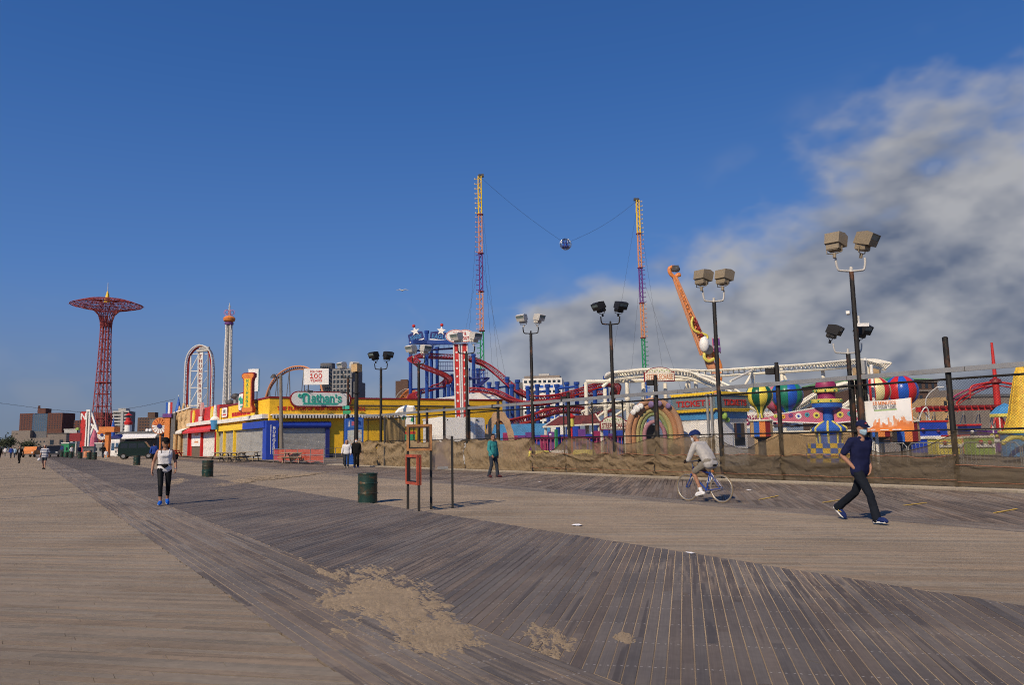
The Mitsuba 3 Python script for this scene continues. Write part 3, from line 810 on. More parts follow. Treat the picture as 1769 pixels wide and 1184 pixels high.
b2 = thing('roof_billboard', 'narrow pale blue billboard on the roof above the front side', 'billboard')
o2 = np.array([(-87.17,21,8.38)[0], 21.4, 8.55])
x2 = np.array([0.6, 0.8, 0])
put(b2, 'panel', M().prism([(-0.55, -1.25), (0.62, -1.25), (0.62, 1.25), (-0.55, 1.25)], (o2, x2, U_), 0.25), 'clean_white')
put(b2, 'side_panel', M().prism([(0.625, -1.25), (0.66, -1.25), (0.66, 1.25), (0.625, 1.25)], (o2 - 0.01 * x2, x2, U_), 0.25), 'teal_paint')
for d_ in (-0.35, 0.4):
    put(b2, 'leg', M().cyl(o2 + x2 * d_ - U_ * 2.7, o2 + x2 * d_ - U_ * 1.2, 0.05, n=6), 'dark_grey')

vs = thing('vertical_sign', 'tall orange upright sign with green letters NATHANS at the building corner', 'sign')
vx = np.array([0.86, 0.51, 0])
vo = np.array([XE - 4.6, YF - 0.75, 6.65])
shape = [(-0.72, -1.95), (0.72, -1.95), (0.74, -1.6), (0.56, -1.25), (0.52, 1.15), (0.62, 1.5), (0.80, 1.62), (0.80, 1.88), (0.55, 2.0), (-0.55, 2.0), (-0.80, 1.88), (-0.80, 1.62), (-0.62, 1.5), (-0.52, 1.15), (-0.56, -1.25), (-0.74, -1.6)]
import shapely
sp = shapely.Polygon(shape)
put(vs, 'border', M().prism(sp.buffer(0.07), (vo, vx, U_), 0.34), 'dark_red')
vn = np.cross(vx, U_)
put(vs, 'panel', M().prism(sp.buffer(-0.02), (vo + vn * 0.34, vx, U_), 0.03), 'orange_paint')
put(vs, 'panel', M().prism(shapely.box(-0.42, -1.5, 0.42, 1.45), (vo + vn * 0.372, vx, U_), 0.02), 'yellow_paint', label='yellow strip behind the letters')
m_ = M()
for i, ch in enumerate('NATHANS'):
    m_.text(ch, 0.33, (vo + vn * 0.393 + U_ * (1.06 - i * 0.405), vx, U_), 0.02)
put(vs, 'lettering', m_, 'green_paint')
put(vs, 'bracket', M().span((XE - 5.0, YF - 0.75, 5.0), (XE - 4.5, YF + 0.1, 5.2)).span((XE - 5.0, YF - 0.75, 5.6), (XE - 4.5, YF + 0.1, 5.8)), 'dark_grey')

s3 = thing('small_sign', 'rounded white sign with green lettering above the front shutters', 'sign')
o3 = np.array([(-84.3,20,5.85)[0], YF - 0.05, 6.05])
put(s3, 'border', M().prism(rrect(5.3, 2.0, 0.45), (o3, E_, U_), 0.18), 'dark_red')
put(s3, 'panel', M().prism(rrect(5.0, 1.75, 0.4), (o3 - N_ * 0.18, E_, U_), 0.04), 'clean_white')
put(s3, 'lettering', script_name(0.80).moved(on((o3 - N_ * 0.23 + U_ * 0.08, E_, U_))), 'mint_paint')
put(s3, 'green_bar', M().prism([(-1.5, 0), (1.5, 0), (1.5, 0.16), (-1.5, 0.16)], (o3 - N_ * 0.225 - U_ * 0.6, E_, U_), 0.03), 'mint_paint')
s4 = thing('small_sign', 'small white rounded sign at the left end of the yellow front', 'sign')
o4 = np.array([(-94.2,20,5.11)[0], YF - 0.04, 5.25])
put(s4, 'border', M().prism(rrect(2.9, 1.25, 0.3), (o4, E_, U_), 0.10), 'dark_red')
put(s4, 'panel', M().prism(rrect(2.7, 1.08, 0.26), (o4 - N_ * 0.10, E_, U_), 0.03), 'clean_white')
put(s4, 'print', M().box(o4 - N_ * 0.133 + U_ * 0.12 , (1.2, 0.012, 0.4)), 'slate_far')
put(s4, 'print', M().box(o4 - N_ * 0.133 - U_ * 0.28, (1.8, 0.012, 0.18)), 'red_paint')
for i, (dx, hh, r_) in enumerate(((0, 1.35, 0.28), (2.0, 0.9, 0.22), (-2.6, 0.7, 0.3))):
    t = thing('roof_ventilator', ('tall dark ventilator with a hood on the yellow roof', 'squat dark ventilator right of the tall one', 'low ventilator left of the tall one')[i], 'ventilator')
    vx0 = (-98.35,22,7.06)[0] + dx
    put(t, 'duct', M().cyl((vx0, 22, 5.9), (vx0, 22, 5.9 + hh), r_, n=10), 'galvanized')
    put(t, 'hood', M().lathe([(0, hh + 0.55), (r_ * 1.4, hh + 0.45), (r_ * 2.0, hh + 0.1), (r_ * 1.6, hh - 0.15), (0, hh - 0.1)], (vx0, 22, 5.9), 14), 'dark_grey', smooth=40)

# red stand next to it
XR0, XR1 = -116.9, -97.75
red = thing('red_food_stand', 'red food stand with two yellow roundels above a red awning', 'food stand')
put(red, 'wall', M().span((XR0, YF, -0.05), (XR1, 32, 6.35)), 'red_paint')
put(red, 'cornice', framebox(M(), (XR0, YF, 4.1), E_, XR1 - XR0, 0.45, 0.5), 'white_paint')
m_ = M().raw([[XR0, YF - 0.05, 4.0], [XR1 - 0.2, YF - 0.05, 4.0], [XR1 - 0.2, YF - 1.0, 3.35], [XR0, YF - 1.0, 3.35], [XR0, YF - 1.0, 3.1], [XR1 - 0.2, YF - 1.0, 3.1]], [[0, 3, 2, 1], [3, 4, 5, 2]])
put(red, 'awning', m_, 'red_paint')
mat('crest_pink', worn((0.55, 0.28, 0.26), 0.3, 2.0), 0.6)
for x_ in ((-114.15,20,5.22)[0], (-101.71,20,5.03)[0]):
    k_ = put(red, 'roundel', M().prism([(0.85 * math.cos(t), 0.95 * math.sin(t)) for t in np.linspace(0, 2 * math.pi, 29)[:-1]], ((x_, YF - 0.003, 5.35), E_, U_), 0.12), 'yellow_paint')
    put(red, 'roundel_centre', M().prism([(0.6 * math.cos(t), 0.7 * math.sin(t)) for t in np.linspace(0, 2 * math.pi, 29)[:-1]], ((x_, YF - 0.125, 5.35), E_, U_), 0.03), 'lemon_paint')
put(red, 'crest', M().prism([(-0.9, -0.3), (-0.6, -0.6), (0.6, -0.6), (0.9, -0.2), (1.2, 0.3), (0.7, 0.5), (0.4, 1.0), (0, 1.2), (-0.4, 1.0), (-0.7, 0.6), (-1.1, 0.4)], (((-107.73,20,5.85)[0], YF - 0.01, 5.9), E_, U_), 0.25), 'crest_pink', label='pale pink cut-out crest')
put(red, 'crest_panel', M().box(((-107.93,20,4.71)[0], YF - 0.3, 4.95), (2.0, 0.1, 0.6)), 'white_paint')
put(red, 'menu_panel', M().span(((-114.77,20,1.47)[0], YF - 0.12, 1.35), ((-107.41,20,1.44)[0], YF - 0.02, 3.1)), 'clean_white')
put(red, 'menu_print', M().box(((-111.18,20,2.62)[0], YF - 0.13, 2.9), (2.6, 0.012, 0.25)).box(((-111.18,20,2.62)[0], YF - 0.13, 1.9), (2.8, 0.012, 0.25)), 'salmon_paint')
put(red, 'doorway', M().span(((-114.77,20,1.47)[0], YF - 0.04, 0.0), ((-107.41,20,1.44)[0], YF - 0.01, 1.34)), 'under_deck')
roller(red, 'shutter_curtain', (((-106.64,20,1.44)[0], YF - 0.05, 0.05), E_), 7.6, 3.1, 'white_paint')
for x_ in (-116.8, (-107.41,20,1.44)[0] - 0.15, -98.6):
    put(red, 'post', framebox(M(), (x_, YF, 0), E_, 0.45, 3.3, 0.3), 'red_paint')
wb = thing('slush_cup_sign', 'blue cup shaped sign hanging between the red and yellow stands', 'sign')
wx = XR1 + 1.6
put(wb, 'cup', M().lathe([(0.0, 0), (0.38, 0), (0.52, 1.1), (0, 1.1)], (wx, YF - 0.8, 3.3), 14), 'sky_paint', smooth=40)
put(wb, 'lid', M().lathe([(0.55, 0), (0.55, 0.15), (0.28, 0.42), (0, 0.5)], (wx, YF - 0.8, 4.4), 14), 'clean_white', smooth=40)
put(wb, 'straw', M().cyl((wx, YF - 0.8, 4.8), (wx + 0.1, YF - 0.8, 6.2), 0.24, 0.16, 8), 'clean_white')

# tan stand with a horse relief
XT0, XT1 = -130.9, -117.0
tan = thing('tan_food_stand', 'tan stand with a relief of galloping horses and white shutters', 'food stand')
put(tan, 'wall', M().raw([[XT0, YF, -0.05], [XT1, YF, -0.05], [XT1, YF, 6.75], [XT0, YF, 6.55], [XT0, 30, -0.05], [XT1, 30, -0.05], [XT1, 30, 6.75], [XT0, 30, 6.55]], [[0, 1, 2, 3], [5, 4, 7, 6], [1, 5, 6, 2], [4, 0, 3, 7], [3, 2, 6, 7]]), 'tan_paint')
put(tan, 'coping', M().bar((XT0 - 0.1, YF - 0.05, 6.62), (XT1 + 0.1, YF - 0.05, 6.82), 0.3, 0.16), 'white_paint')


def horse_relief(cx, cz, s, lean):
    """a rearing horse in shallow relief on the wall"""
    m = M()

    def blob(a, b, ra, rb):
        h = (m3.Manifold.sphere(ra * s, 12).translate([a[0] * s, 0, a[1] * s]) + m3.Manifold.sphere(rb * s, 12).translate([b[0] * s, 0, b[1] * s])).hull().to_mesh()
        v = h.vert_properties[:, :3].astype(float)
        v[:, 1] *= 0.55
        c, k = math.cos(lean), math.sin(lean)
        m.raw(np.stack([cx + v[:, 0] * c - v[:, 2] * k, YF + v[:, 1], cz + v[:, 0] * k + v[:, 2] * c], -1), h.tri_verts)
    blob((0, 0), (1.0, 0.35), 0.42, 0.36)
    blob((1.0, 0.4), (1.5, 1.15), 0.34, 0.2)
    blob((1.5, 1.2), (2.05, 0.85), 0.19, 0.11)
    for a, b, c_ in (((1.05, 0.1), (1.6, -0.35), (1.3, -0.8)), ((0.9, 0.05), (1.25, -0.6), (1.6, -0.95)), ((-0.1, -0.1), (-0.4, -0.8), (-0.1, -1.4)), ((0.1, -0.15), (0.1, -0.9), (-0.25, -1.5))):
        blob(a, b, 0.2, 0.12), blob(b, c_, 0.12, 0.07)
    blob((-0.35, 0.1), (-1.0, -0.5), 0.14, 0.05)
    return m


for i, (px_, s_, ln) in enumerate(((-127.8, 1.25, 0.25), (-124.2, 1.35, 0.35), (-120.6, 1.15, 0.3))):
    put(tan, 'horse_relief', horse_relief(px_, 5.35, s_, ln), 'tan_paint', smooth=60)
for x_, w_ in ((XT0 + 0.3, 2.9), (XT1 - 6.5, 5.2)):
    put(tan, 'awning', M().raw([[x_, YF - 0.02, 3.95], [x_ + w_, YF - 0.02, 3.95], [x_ + w_, YF - 0.9, 3.55], [x_, YF - 0.9, 3.55], [x_, YF - 0.9, 3.2], [x_ + w_, YF - 0.9, 3.2]], [[0, 3, 2, 1], [3, 4, 5, 2]]), 'white_paint')
for x_, w_ in ((XT0 + 1.6, 1.6), (XT0 + 5.3, 2.6), (XT0 + 9.2, 4.4)):
    roller(tan, 'shutter_curtain', ((x_, YF - 0.05, 0.05), E_), w_, 3.1, 'shutter')
for x_ in (XT0 + 0.1, XT0 + 3.9, XT0 + 8.2):
    put(tan, 'column', M().lathe([(0.34, 0), (0.30, 0.4), (0.26, 2.9), (0.36, 3.2), (0, 3.2)], (x_, YF - 0.35, 0), 10), 'tan_paint', smooth=40)

# lamp posts in front of and along the row
for px_, h_, lab, b_, sp_ in ((((-49.74,18.58,0.14)), 6.55, 'lamp post with twin floodlights left of the square camera pole', 'lamp_white', 0.36),
                           (((-44.82,18.91,0.21)), 6.75, 'lamp post with twin floodlights in front of the yellow side wall', 'black_paint', 0.40),
                           (((-40.06,19.24,0.27)), 6.65, 'lamp post with pale floodlights before the blue coaster columns', 'lamp_white', 0.36),
                           (((-34.98,19.58,0.34)), 6.75, 'lamp post with pale floodlights beside the red star sign', 'lamp_white', 0.44)):
    lamp_post(px_[0], px_[1] - 0.12, h_, lab, [(-1, A_CAM - 0.7, 0.2), (1, A_CAM + 0.8, 0.15)], 1.0, arm='black_paint', body=b_, span=sp_, r=0.085)
lamp_post((-14.3,20.99,0.37)[0], (-14.3,20.99,0.37)[1] + 0.5, 4.55, 'short lamp post with two dark floodlights on white arms beside the tallest post', [(-1, A_CAM + 0.9, 0.3), (1, A_CAM + 0.6, 0.3)], 0.8, body='black_paint', span=0.55)
cp = thing('camera_pole', 'thick dark pole with a pale square box on top', 'pole')
cx_, cy_ = (-48.44,18.67,0.16)[0], (-48.44,18.67,0.16)[1] - 0.1
put(cp, 'pole', M().cyl((cx_, cy_, 0), (cx_, cy_, 6.15), 0.15, 0.13, 12).cyl((cx_, cy_, 4.7), (cx_, cy_, 4.8), 0.22, n=12), 'black_paint', smooth=40)
put(cp, 'box', M().box((cx_, cy_, 6.42), (0.5, 0.5, 0.52), 0.5), 'tan_paint')
gp = thing('leaning_pole', 'weathered grey leaning pole with a small dark lamp before the yellow restaurant', 'pole')
gx, gy = (-66.32,18.75,0)[0], (-66.32,18.75,0)[1]
top_ = np.array([gx - 0.20, gy - 0.15, 7.4])
put(gp, 'pole', M().tube([(gx, gy, 0), (gx - 0.1, gy - 0.08, 3.7), top_], [0.19, 0.16, 0.13], 10), 'grey_wood', smooth=40)
put(gp, 'lamp', M().tube([top_ - U_ * 0.15, top_ - CAMR * 0.35 + U_ * 0.1, top_ - CAMR * 0.6 - U_ * 0.02], 0.03, 5).lathe([(0.10, 0.2), (0.28, -0.05), (0.3, -0.12), (0, -0.1)], top_ - CAMR * 0.62 - U_ * 0.1, 12), 'dark_grey')
# two lamp posts on the beach side of the boardwalk, left of the frame: their long shadows cross the tan planks
for i, (x_, y_) in enumerate(((-26.5, -4.55), (-45.1, -4.95))):
    t = thing('beach_lamp_post', ('lamp post on the beach side of the boardwalk, nearer one', 'lamp post on the beach side of the boardwalk, farther one')[i], 'lamp post')
    put(t, 'pole', M().cyl((x_, y_, 0), (x_, y_, 6.3 if i == 0 else 4.7), 0.10, 0.07, 10), 'black_paint', smooth=40)

# street signs on the pole beside the map
ss = thing('street_sign', 'two green street name plates on a thin pole beside the map stand', 'sign')
sx_, sy_ = (-49.47,18.6,0.15)[0], (-49.47,18.6,0.15)[1] - 0.5
put(ss, 'pole', M().cyl((sx_, sy_, 0), (sx_, sy_, 3.95), 0.04, n=6), 'black_paint')
put(ss, 'plate', M().bar(np.array([sx_, sy_, 3.83]) - CAMR * 0.1, np.array([sx_, sy_, 3.83]) + CAMR * 0.35, 0.02, 0.22), 'mint_paint')
put(ss, 'plate', M().bar(np.array([sx_, sy_, 3.5]) - CAMR * 0.05 - CAMF * 0.1, np.array([sx_, sy_, 3.5]) + CAMR * 0.5 - CAMF * 0.3, 0.02, 0.24), 'green_paint')

# map stand
ks = thing('map_stand', 'blue map stand with curved top and a coloured street map', 'map stand')
kx, ky = (-49.65,18.86,0)[0], (-49.65,18.86,0)[1]
ka = math.atan2(-kx * 0 - ky, -kx) + 0.28
kn = np.array([math.cos(ka), math.sin(ka), 0])
kxa = np.array([-kn[1], kn[0], 0])
kb = np.array([kx, ky, 0])
put(ks, 'body', M().prism([(-0.60, 0), (0.60, 0), (0.60, 3.12), (0.3, 3.2), (-0.2, 3.17), (-0.60, 3.08)], (kb - kn * 0.22, kxa, U_), 0.44), 'sign_blue')
mat('map_print', proc(lambda p, n, uv: (lambda v: mix(mix((0.62, 0.66, 0.62), (0.55, 0.38, 0.28), smoothstep(0.5, 0.6, fbm(p.x * 3, p.y * 3, p.z * 3, 3))), mix((0.20, 0.42, 0.62), (0.72, 0.72, 0.66), v[2]), smoothstep(0.35, 0.75, v[2])) * (0.72 + 0.28 * smoothstep(0.03, 0.10, v[1] - v[0])))(voronoi((p.x + p.y * 1.7) * 7, p.z * 7))), 0.4)
mat('header_print', proc(lambda p, n, uv: mix((0.04, 0.10, 0.45), (0.10, 0.25, 0.62), fbm(p.x * 4, p.y * 4, p.z * 4, 2))), 0.35)
put(ks, 'map', M().prism([(-0.48, 0.75), (0.48, 0.75), (0.48, 2.35), (-0.48, 2.3)], (kb + kn * 0.222, kxa, U_), 0.012), 'map_print')
put(ks, 'header', M().prism([(-0.52, 2.45), (0.52, 2.48), (0.52, 3.05), (-0.52, 3.0)], (kb + kn * 0.222, kxa, U_), 0.012), 'header_print')
put(ks, 'header_print', M().prism([(-0.22, 2.62), (0.22, 2.62), (0.22, 2.9), (-0.22, 2.9)], (kb + kn * 0.236, kxa, U_), 0.008), 'pink_paint')
put(ks, 'header_emblem', M().prism([(-0.44, 2.55), (-0.34, 2.55), (-0.36, 2.85), (-0.40, 2.95)], (kb + kn * 0.236, kxa, U_), 0.008), 'clean_white')

# red mesh barrier round a picnic table
br = thing('mesh_barrier', 'orange red plastic mesh barrier tied to thin rails', 'barrier')
b0, b1 = np.array((-62.66,17.07,0)), np.array((-54.62,18.5,0))
b2_ = np.array((-57.6,21.27,0))
scene['mesh_plastic'] = {'type': 'mask', 'opacity': 0.72, 'bsdf': {'type': 'twosided', 'bsdf': {'type': 'diffuse', 'reflectance': {'type': 'rgb', 'value': [0.50, 0.10, 0.07]}}}}
v = []
for t in np.linspace(0, 1, 40):
    p = b0 + (b1 - b0) * t
    v += [p + U_ * (0.10 + 0.03 * math.sin(t * 23)) + CAMF * 0.05 * math.sin(t * 31), p + U_ * (1.12 - 0.04 * abs(math.sin(t * 12))) + CAMF * 0.04 * math.sin(t * 17)]
put(br, 'mesh', M().raw(v, [[2 * i, 2 * i + 2, 2 * i + 3, 2 * i + 1] for i in range(39)]), 'mesh_plastic', smooth=True)
for z_ in (0.18, 0.62, 1.08):
    put(br, 'rail', M().tube([b0 + U_ * z_ - CAMF * 0.05, b1 + U_ * z_ - CAMF * 0.05, b2_ + U_ * z_], 0.022, 5), 'galvanized')
for t in np.linspace(0, 1, 5):
    p = b0 + (b1 - b0) * t - CAMF * 0.06
    put(br, 'post', M().cyl(p, p + U_ * 1.12, 0.025, n=6), 'galvanized')
put(br, 'post', M().cyl(b1 + (b2_ - b1) * 0.5, b1 + (b2_ - b1) * 0.5 + U_ * 1.1, 0.03, n=6), 'galvanized')

# picnic tables
mat('bench_wood', worn((0.33, 0.27, 0.19), 0.3, 2.0), 0.85)


def picnic_table(label, matname='bench_wood', legm='dark_grey', group=None):
    t = thing('picnic_table', label, 'picnic table', group)
    for i in range(5):
        put(t, 'top_board', M().box((0, -0.30 + i * 0.15, 0.755), (1.9, 0.14, 0.04)), matname)
    for sd in (-1, 1):
        for k in (0, 1):
            put(t, 'seat_board', M().box((0, sd * (0.62 + k * 0.14), 0.44), (1.9, 0.13, 0.04)), matname)
    for x_ in (-0.65, 0.65):
        put(t, 'cross_beam', M().box((x_ + 0.05, 0, 0.40), (0.05, 1.5, 0.09)).box((x_ + 0.05, 0, 0.71), (0.05, 0.7, 0.06)), legm)
        for sd in (-1, 1):
            put(t, 'leg', M().bar((x_, sd * 0.62, 0), (x_, sd * 0.18, 0.73), 0.05, 0.10, (0, 1, 0)), matname)
    return t


def mv(root, tf):
    for k in list(scene):
        if k == root or k.startswith(root + '__'):
            scene[k]['to_world'] = T(np.asarray(tf).tolist()) @ (scene[k].get('to_world') or T())


t0 = picnic_table('picnic table of weathered boards, left end of the row of tables')
PT = [((-73.29,15.28,0), 0.3), ((-70.81,15.45,0), 0.32), ((-68.35,15.58,0), 0.25), ((-71.96,17.36,0), 0.9)]
PL = ['second weathered picnic table of the row from the left', 'third weathered picnic table of the row from the left', 'picnic table at the right end of the row, before the big grey shutter']
for i, (p, a) in enumerate(PT[1:]):
    rep(t0, place(p[0], p[1], 0, a, 1.05), PL[i])
rep(t0, place(*(-58.74,17.62,0)[:2], 0, 0.75, 1.05), 'picnic table standing behind the red mesh barrier')
mv(t0, place(*PT[0][0][:2], 0, PT[0][1], 1.05))
t1 = picnic_table('red picnic table before the tan stand, leftmost', 'red_paint', 'red_paint')
rep(t1, place(-119.5, 17.8, 0, 0.2, 1.1), 'second red picnic table before the tan stand')
rep(t1, place(-114.5, 17.8, 0, 0.1, 1.1), 'red picnic table before the red stand')
mv(t1, place(-125, 17.6, 0, 0.1, 1.1))

# steel drums used as litter bins


def drum(label):
    t = thing('drum_bin', label, 'drum')
    R = 0.245
    prof = [(0, 0.02), (R - 0.01, 0.0), (R + 0.008, 0.015), (R, 0.03)]
    for zc in (0.25, 0.50):
        prof += [(R, zc - 0.03), (R + 0.014, zc), (R, zc + 0.03)]
    prof += [(R, 0.72), (R + 0.012, 0.735), (R + 0.008, 0.75), (R - 0.012, 0.745), (R - 0.014, 0.5), (0, 0.45)]
    put(t, 'shell', M().lathe(prof, n=36), 'drum_green', smooth=30)
    put(t, 'liner', M().lathe([(R - 0.016, 0.70), (R - 0.10, 0.66), (R - 0.16, 0.56), (0, 0.53)], n=20), 'black_paint', smooth=40)
    return t


d0 = drum('dark green rusty drum litter bin on the tan planks, nearest one')
rep(d0, place(*(-39.61,7.64,0)[:2], -0.02, 0.7, 1.05), 'green drum litter bin behind the walking woman, right of her')
rep(d0, place(*(-68.55,7.82,0)[:2], 0, 2.2, 1.05), 'drum litter bin beside the dark green van')
for (px_, d_), lab in zip(((166, 92), (157, 95), (141.5, 103), (126, 110), (118, 116), (110, 122)), ('drum at the near end of the row of bins on the left', 'second drum of the row of bins on the left', 'third drum of the row of bins, beside the light bundle', 'fourth drum of the row of bins on the left', 'fifth drum of the row of bins on the left', 'drum at the far end of the row of bins on the left')):
    p = D0 = _f * d_ + _r * ((px_ - 884.5) / 1321 * d_)
    rep(d0, place(p[0], p[1], 0, px_, 1.15), lab)
mv(d0, place(*(-18.74,7.5,0)[:2], -0.022, 0.4, 1.0))

# the empty frames of a notice stand
nf = thing('notice_stand', 'empty notice stand with an orange wooden frame, a red frame and scratched plastic panels', 'notice stand')
q1, q2, q3, q4 = [np.array(k) for k in ((-16.15,7.43,0), (-15.45,7.37,0), (-15.9,7.89,0), (-15.81,8.39,0))]
for q, z_ in ((q1, 1.90), (q2, 1.16), (q3, 1.40), (q4, 1.62)):
    put(nf, 'post', M().bar(q - U_ * 0.03, q + U_ * z_, 0.055, 0.055, (q3 - q1) / np.linalg.norm(q3 - q1)), 'black_paint')
mat('frame_wood', proc(lambda p, n, uv: mix((0.46, 0.23, 0.09), (0.17, 0.07, 0.035), dr.clip(fbm(p.x * 6, p.y * 6, p.z * 5, 4) * 1.6 - 0.35, 0, 1)) * (0.8 + 0.4 * noise(p.x * 60, p.y * 60, p.z * 60))), 0.7)
mat('frame_red', proc(lambda p, n, uv: mix((0.42, 0.075, 0.04), (0.20, 0.05, 0.03), dr.clip(fbm(p.x * 6, p.y * 6, p.z * 5, 4) * 1.6 - 0.4, 0, 1)) * (0.8 + 0.4 * noise(p.x * 60, p.y * 60, p.z * 60))), 0.6)


def open_frame(a, b, z0, z1, w, matname, name, d=0.10, out=0.0):
    x = (b - a) / np.linalg.norm(b - a)
    L = np.linalg.norm(b - a)
    nrm = np.cross(x, U_)
    o = a + nrm * out
    m = M()
    for c0, c1 in (((-w / 2, z0), (L + w / 2, z0 + w)), ((-w / 2, z1 - w), (L + w / 2, z1)), ((-w / 2, z0 + w), (w / 2, z1 - w)), ((L - w / 2, z0 + w), (L + w / 2, z1 - w))):
        m.prism([(c0[0], c0[1]), (c1[0], c0[1]), (c1[0], c1[1]), (c0[0], c1[1])], (o - nrm * d / 2, x, U_), d)
    put(nf, name, m, matname)
    m = M()
    for c0, c1 in (((w / 2, z0 + w), (L - w / 2, z0 + w + 0.025)), ((w / 2, z1 - w - 0.025), (L - w / 2, z1 - w)), ((w / 2, z0 + w), (w / 2 + 0.025, z1 - w)), ((L - w / 2 - 0.025, z0 + w), (L - w / 2, z1 - w))):
        m.prism([(c0[0], c0[1]), (c1[0], c0[1]), (c1[0], c1[1]), (c0[0], c1[1])], (o - nrm * (d / 2 - 0.03), x, U_), d - 0.045)
    put(nf, name + '_inner_edge', m, 'black_paint')


open_frame(q1, q3, 1.30, 1.90, 0.055, 'frame_wood', 'square_frame', 0.11)
open_frame(q1, q2, 0.56, 1.22, 0.06, 'frame_red', 'narrow_frame', 0.10)
pl = {'type': 'mask', 'opacity': proc(lambda p, n, uv: 0.10 + 0.42 * smoothstep(0.42, 0.72, fbm(p.x * 3.1 + p.y * 2, p.z * 3.1, 2, 3)))}
pl['bsdf'] = {'type': 'twosided', 'bsdf': {'type': 'principled', 'base_color': {'type': 'rgb', 'value': [0.32, 0.26, 0.25]}, 'roughness': 0.25, 'specular': 0.6}}
scene['cloudy_plastic'] = pl
for a, b, z0, z1 in ((q3, q4, 0.86, 1.64), (q4 - (q2 - q1) * 0.02 + (q4 - q3) * -0.22, q4 + (q4 - q3) * 0.06, 0.84, 1.60)):
    x = (b - a) / np.linalg.norm(b - a)
    put(nf, 'plastic_panel', M().prism([(0.03, z0), (np.linalg.norm(b - a), z0), (np.linalg.norm(b - a), z1), (0.03, z1)], (a - np.cross(x, U_) * 0.03, x, U_), 0.006), 'cloudy_plastic')
put(nf, 'panel_strip', M().bar(q3 + (q4 - q3) * 0.3 + U_ * 0.90, q3 + (q4 - q3) * 0.8 + U_ * 0.90, 0.012, 0.06), 'grey_paint')
# ------------------------------------------------------------------ far buildings, towers and coasters
def at(px_off, d):
    """a point on the ground d metres along the view, px_off metres to the right of the view line"""
    return _f * d + CAMR * px_off


def facing(o, yaw=0.0):
    """frame of a wall that faces the camera, turned by yaw: origin, x to the right, y up"""
    c, s = math.cos(yaw), math.sin(yaw)
    x = CAMR * c + _f * s
    return (np.asarray(o, float), x, U_)


def block(parent, name, fr, w, h, d, matname, z0=0.0, **kw):
    o, x, _ = fr
    back = -np.cross(x, U_)
    v = [o + x * a + U_ * b + back * c for c in (0, d) for a, b in ((-w / 2, z0), (w / 2, z0), (w / 2, z0 + h), (-w / 2, z0 + h))]
    return put(parent, name, M().raw(v, [[0, 1, 2, 3], [5, 4, 7, 6], [1, 5, 6, 2], [4, 0, 3, 7], [3, 2, 6, 7]]), matname, **kw)


def windows(parent, fr, xs, zs, w, h, matname, out=0.06, kind=None, name='window'):
    o, x, _ = fr
    n = np.cross(x, U_)
    m = M()
    for z in zs:
        for a in xs:
            q = o + x * a + U_ * z + n * out
            v = [q - x * w / 2, q + x * w / 2, q + x * w / 2 + U_ * h, q - x * w / 2 + U_ * h]
            v += [k - n * (out + 0.25) for k in v]
            f = [[0, 1, 2, 3], [1, 5, 6, 2], [4, 0, 3, 7], [3, 2, 6, 7], [0, 4, 5, 1]]
            if kind:
                m.raw(v, f)
            else:
                put(parent, name, M().raw(v, f), matname)
    if kind:
        put(parent, name, m, matname, kind=kind)


# brick housing blocks at the far left
S6 = 620 / 1321
fl = thing('brick_apartment_block', 'dark brick apartment block with a blue glass centre at the far left', 'apartment block')
fr = facing((-728.51,10.88,0))
block(fl, 'wing', (fr[0] - CAMR * 22 * S6, fr[1], U_), 26 * S6, 71 * S6 * 0.88, 18, 'brick_dark')
block(fl, 'wing', (fr[0] + CAMR * 26 * S6, fr[1], U_), 25 * S6, 71 * S6 * 0.88, 18, 'brick_dark')
block(fl, 'stair_tower', fr, 26 * S6, 70 * S6 * 0.88, 16, 'slate_far')
block(fl, 'lift_house', (fr[0] - CAMR * 2 * S6 + _f * 3, fr[1], U_), 14 * S6, 9 * S6, 8, 'brick_dark', 70.5 * S6 * 0.88)
put(fl, 'chimney', M().bar(fr[0] - CAMR * 9 * S6 + _f * 5 + U_ * 62 * S6, fr[0] - CAMR * 9 * S6 + _f * 5 + U_ * 76 * S6, 1.6), 'brick_dark')
block(fl, 'annex', (fr[0] - CAMR * 26 * S6 - _f * 4, fr[1], U_), 32 * S6, 33 * S6, 14, 'stone_far')
block(fl, 'annex', (fr[0] + CAMR * 10 * S6 - _f * 5, fr[1], U_), 44 * S6, 20 * S6, 14, 'stone_far')
windows(fl, (fr[0], fr[1], U_), np.linspace(-11, 11, 7) * S6, np.linspace(32, 59, 9) * S6, 3.0 * S6, 2.5 * S6, 'glass_blue', 0.1, 'stuff')
for c_ in (-22, 26):
    windows(fl, (fr[0] + CAMR * c_ * S6, fr[1], U_), np.linspace(-9, 9, 5) * S6, np.linspace(36, 58, 7) * S6, 2.0 * S6, 1.5 * S6, 'glass_dark', 0.08, 'stuff')
windows(fl, (fr[0] + CAMR * 10 * S6 - _f * 5, fr[1], U_), np.linspace(-18, 18, 7) * S6, np.array([4, 12]) * S6, 2.6 * S6, 3 * S6, 'glass_dark', 0.08, 'stuff')
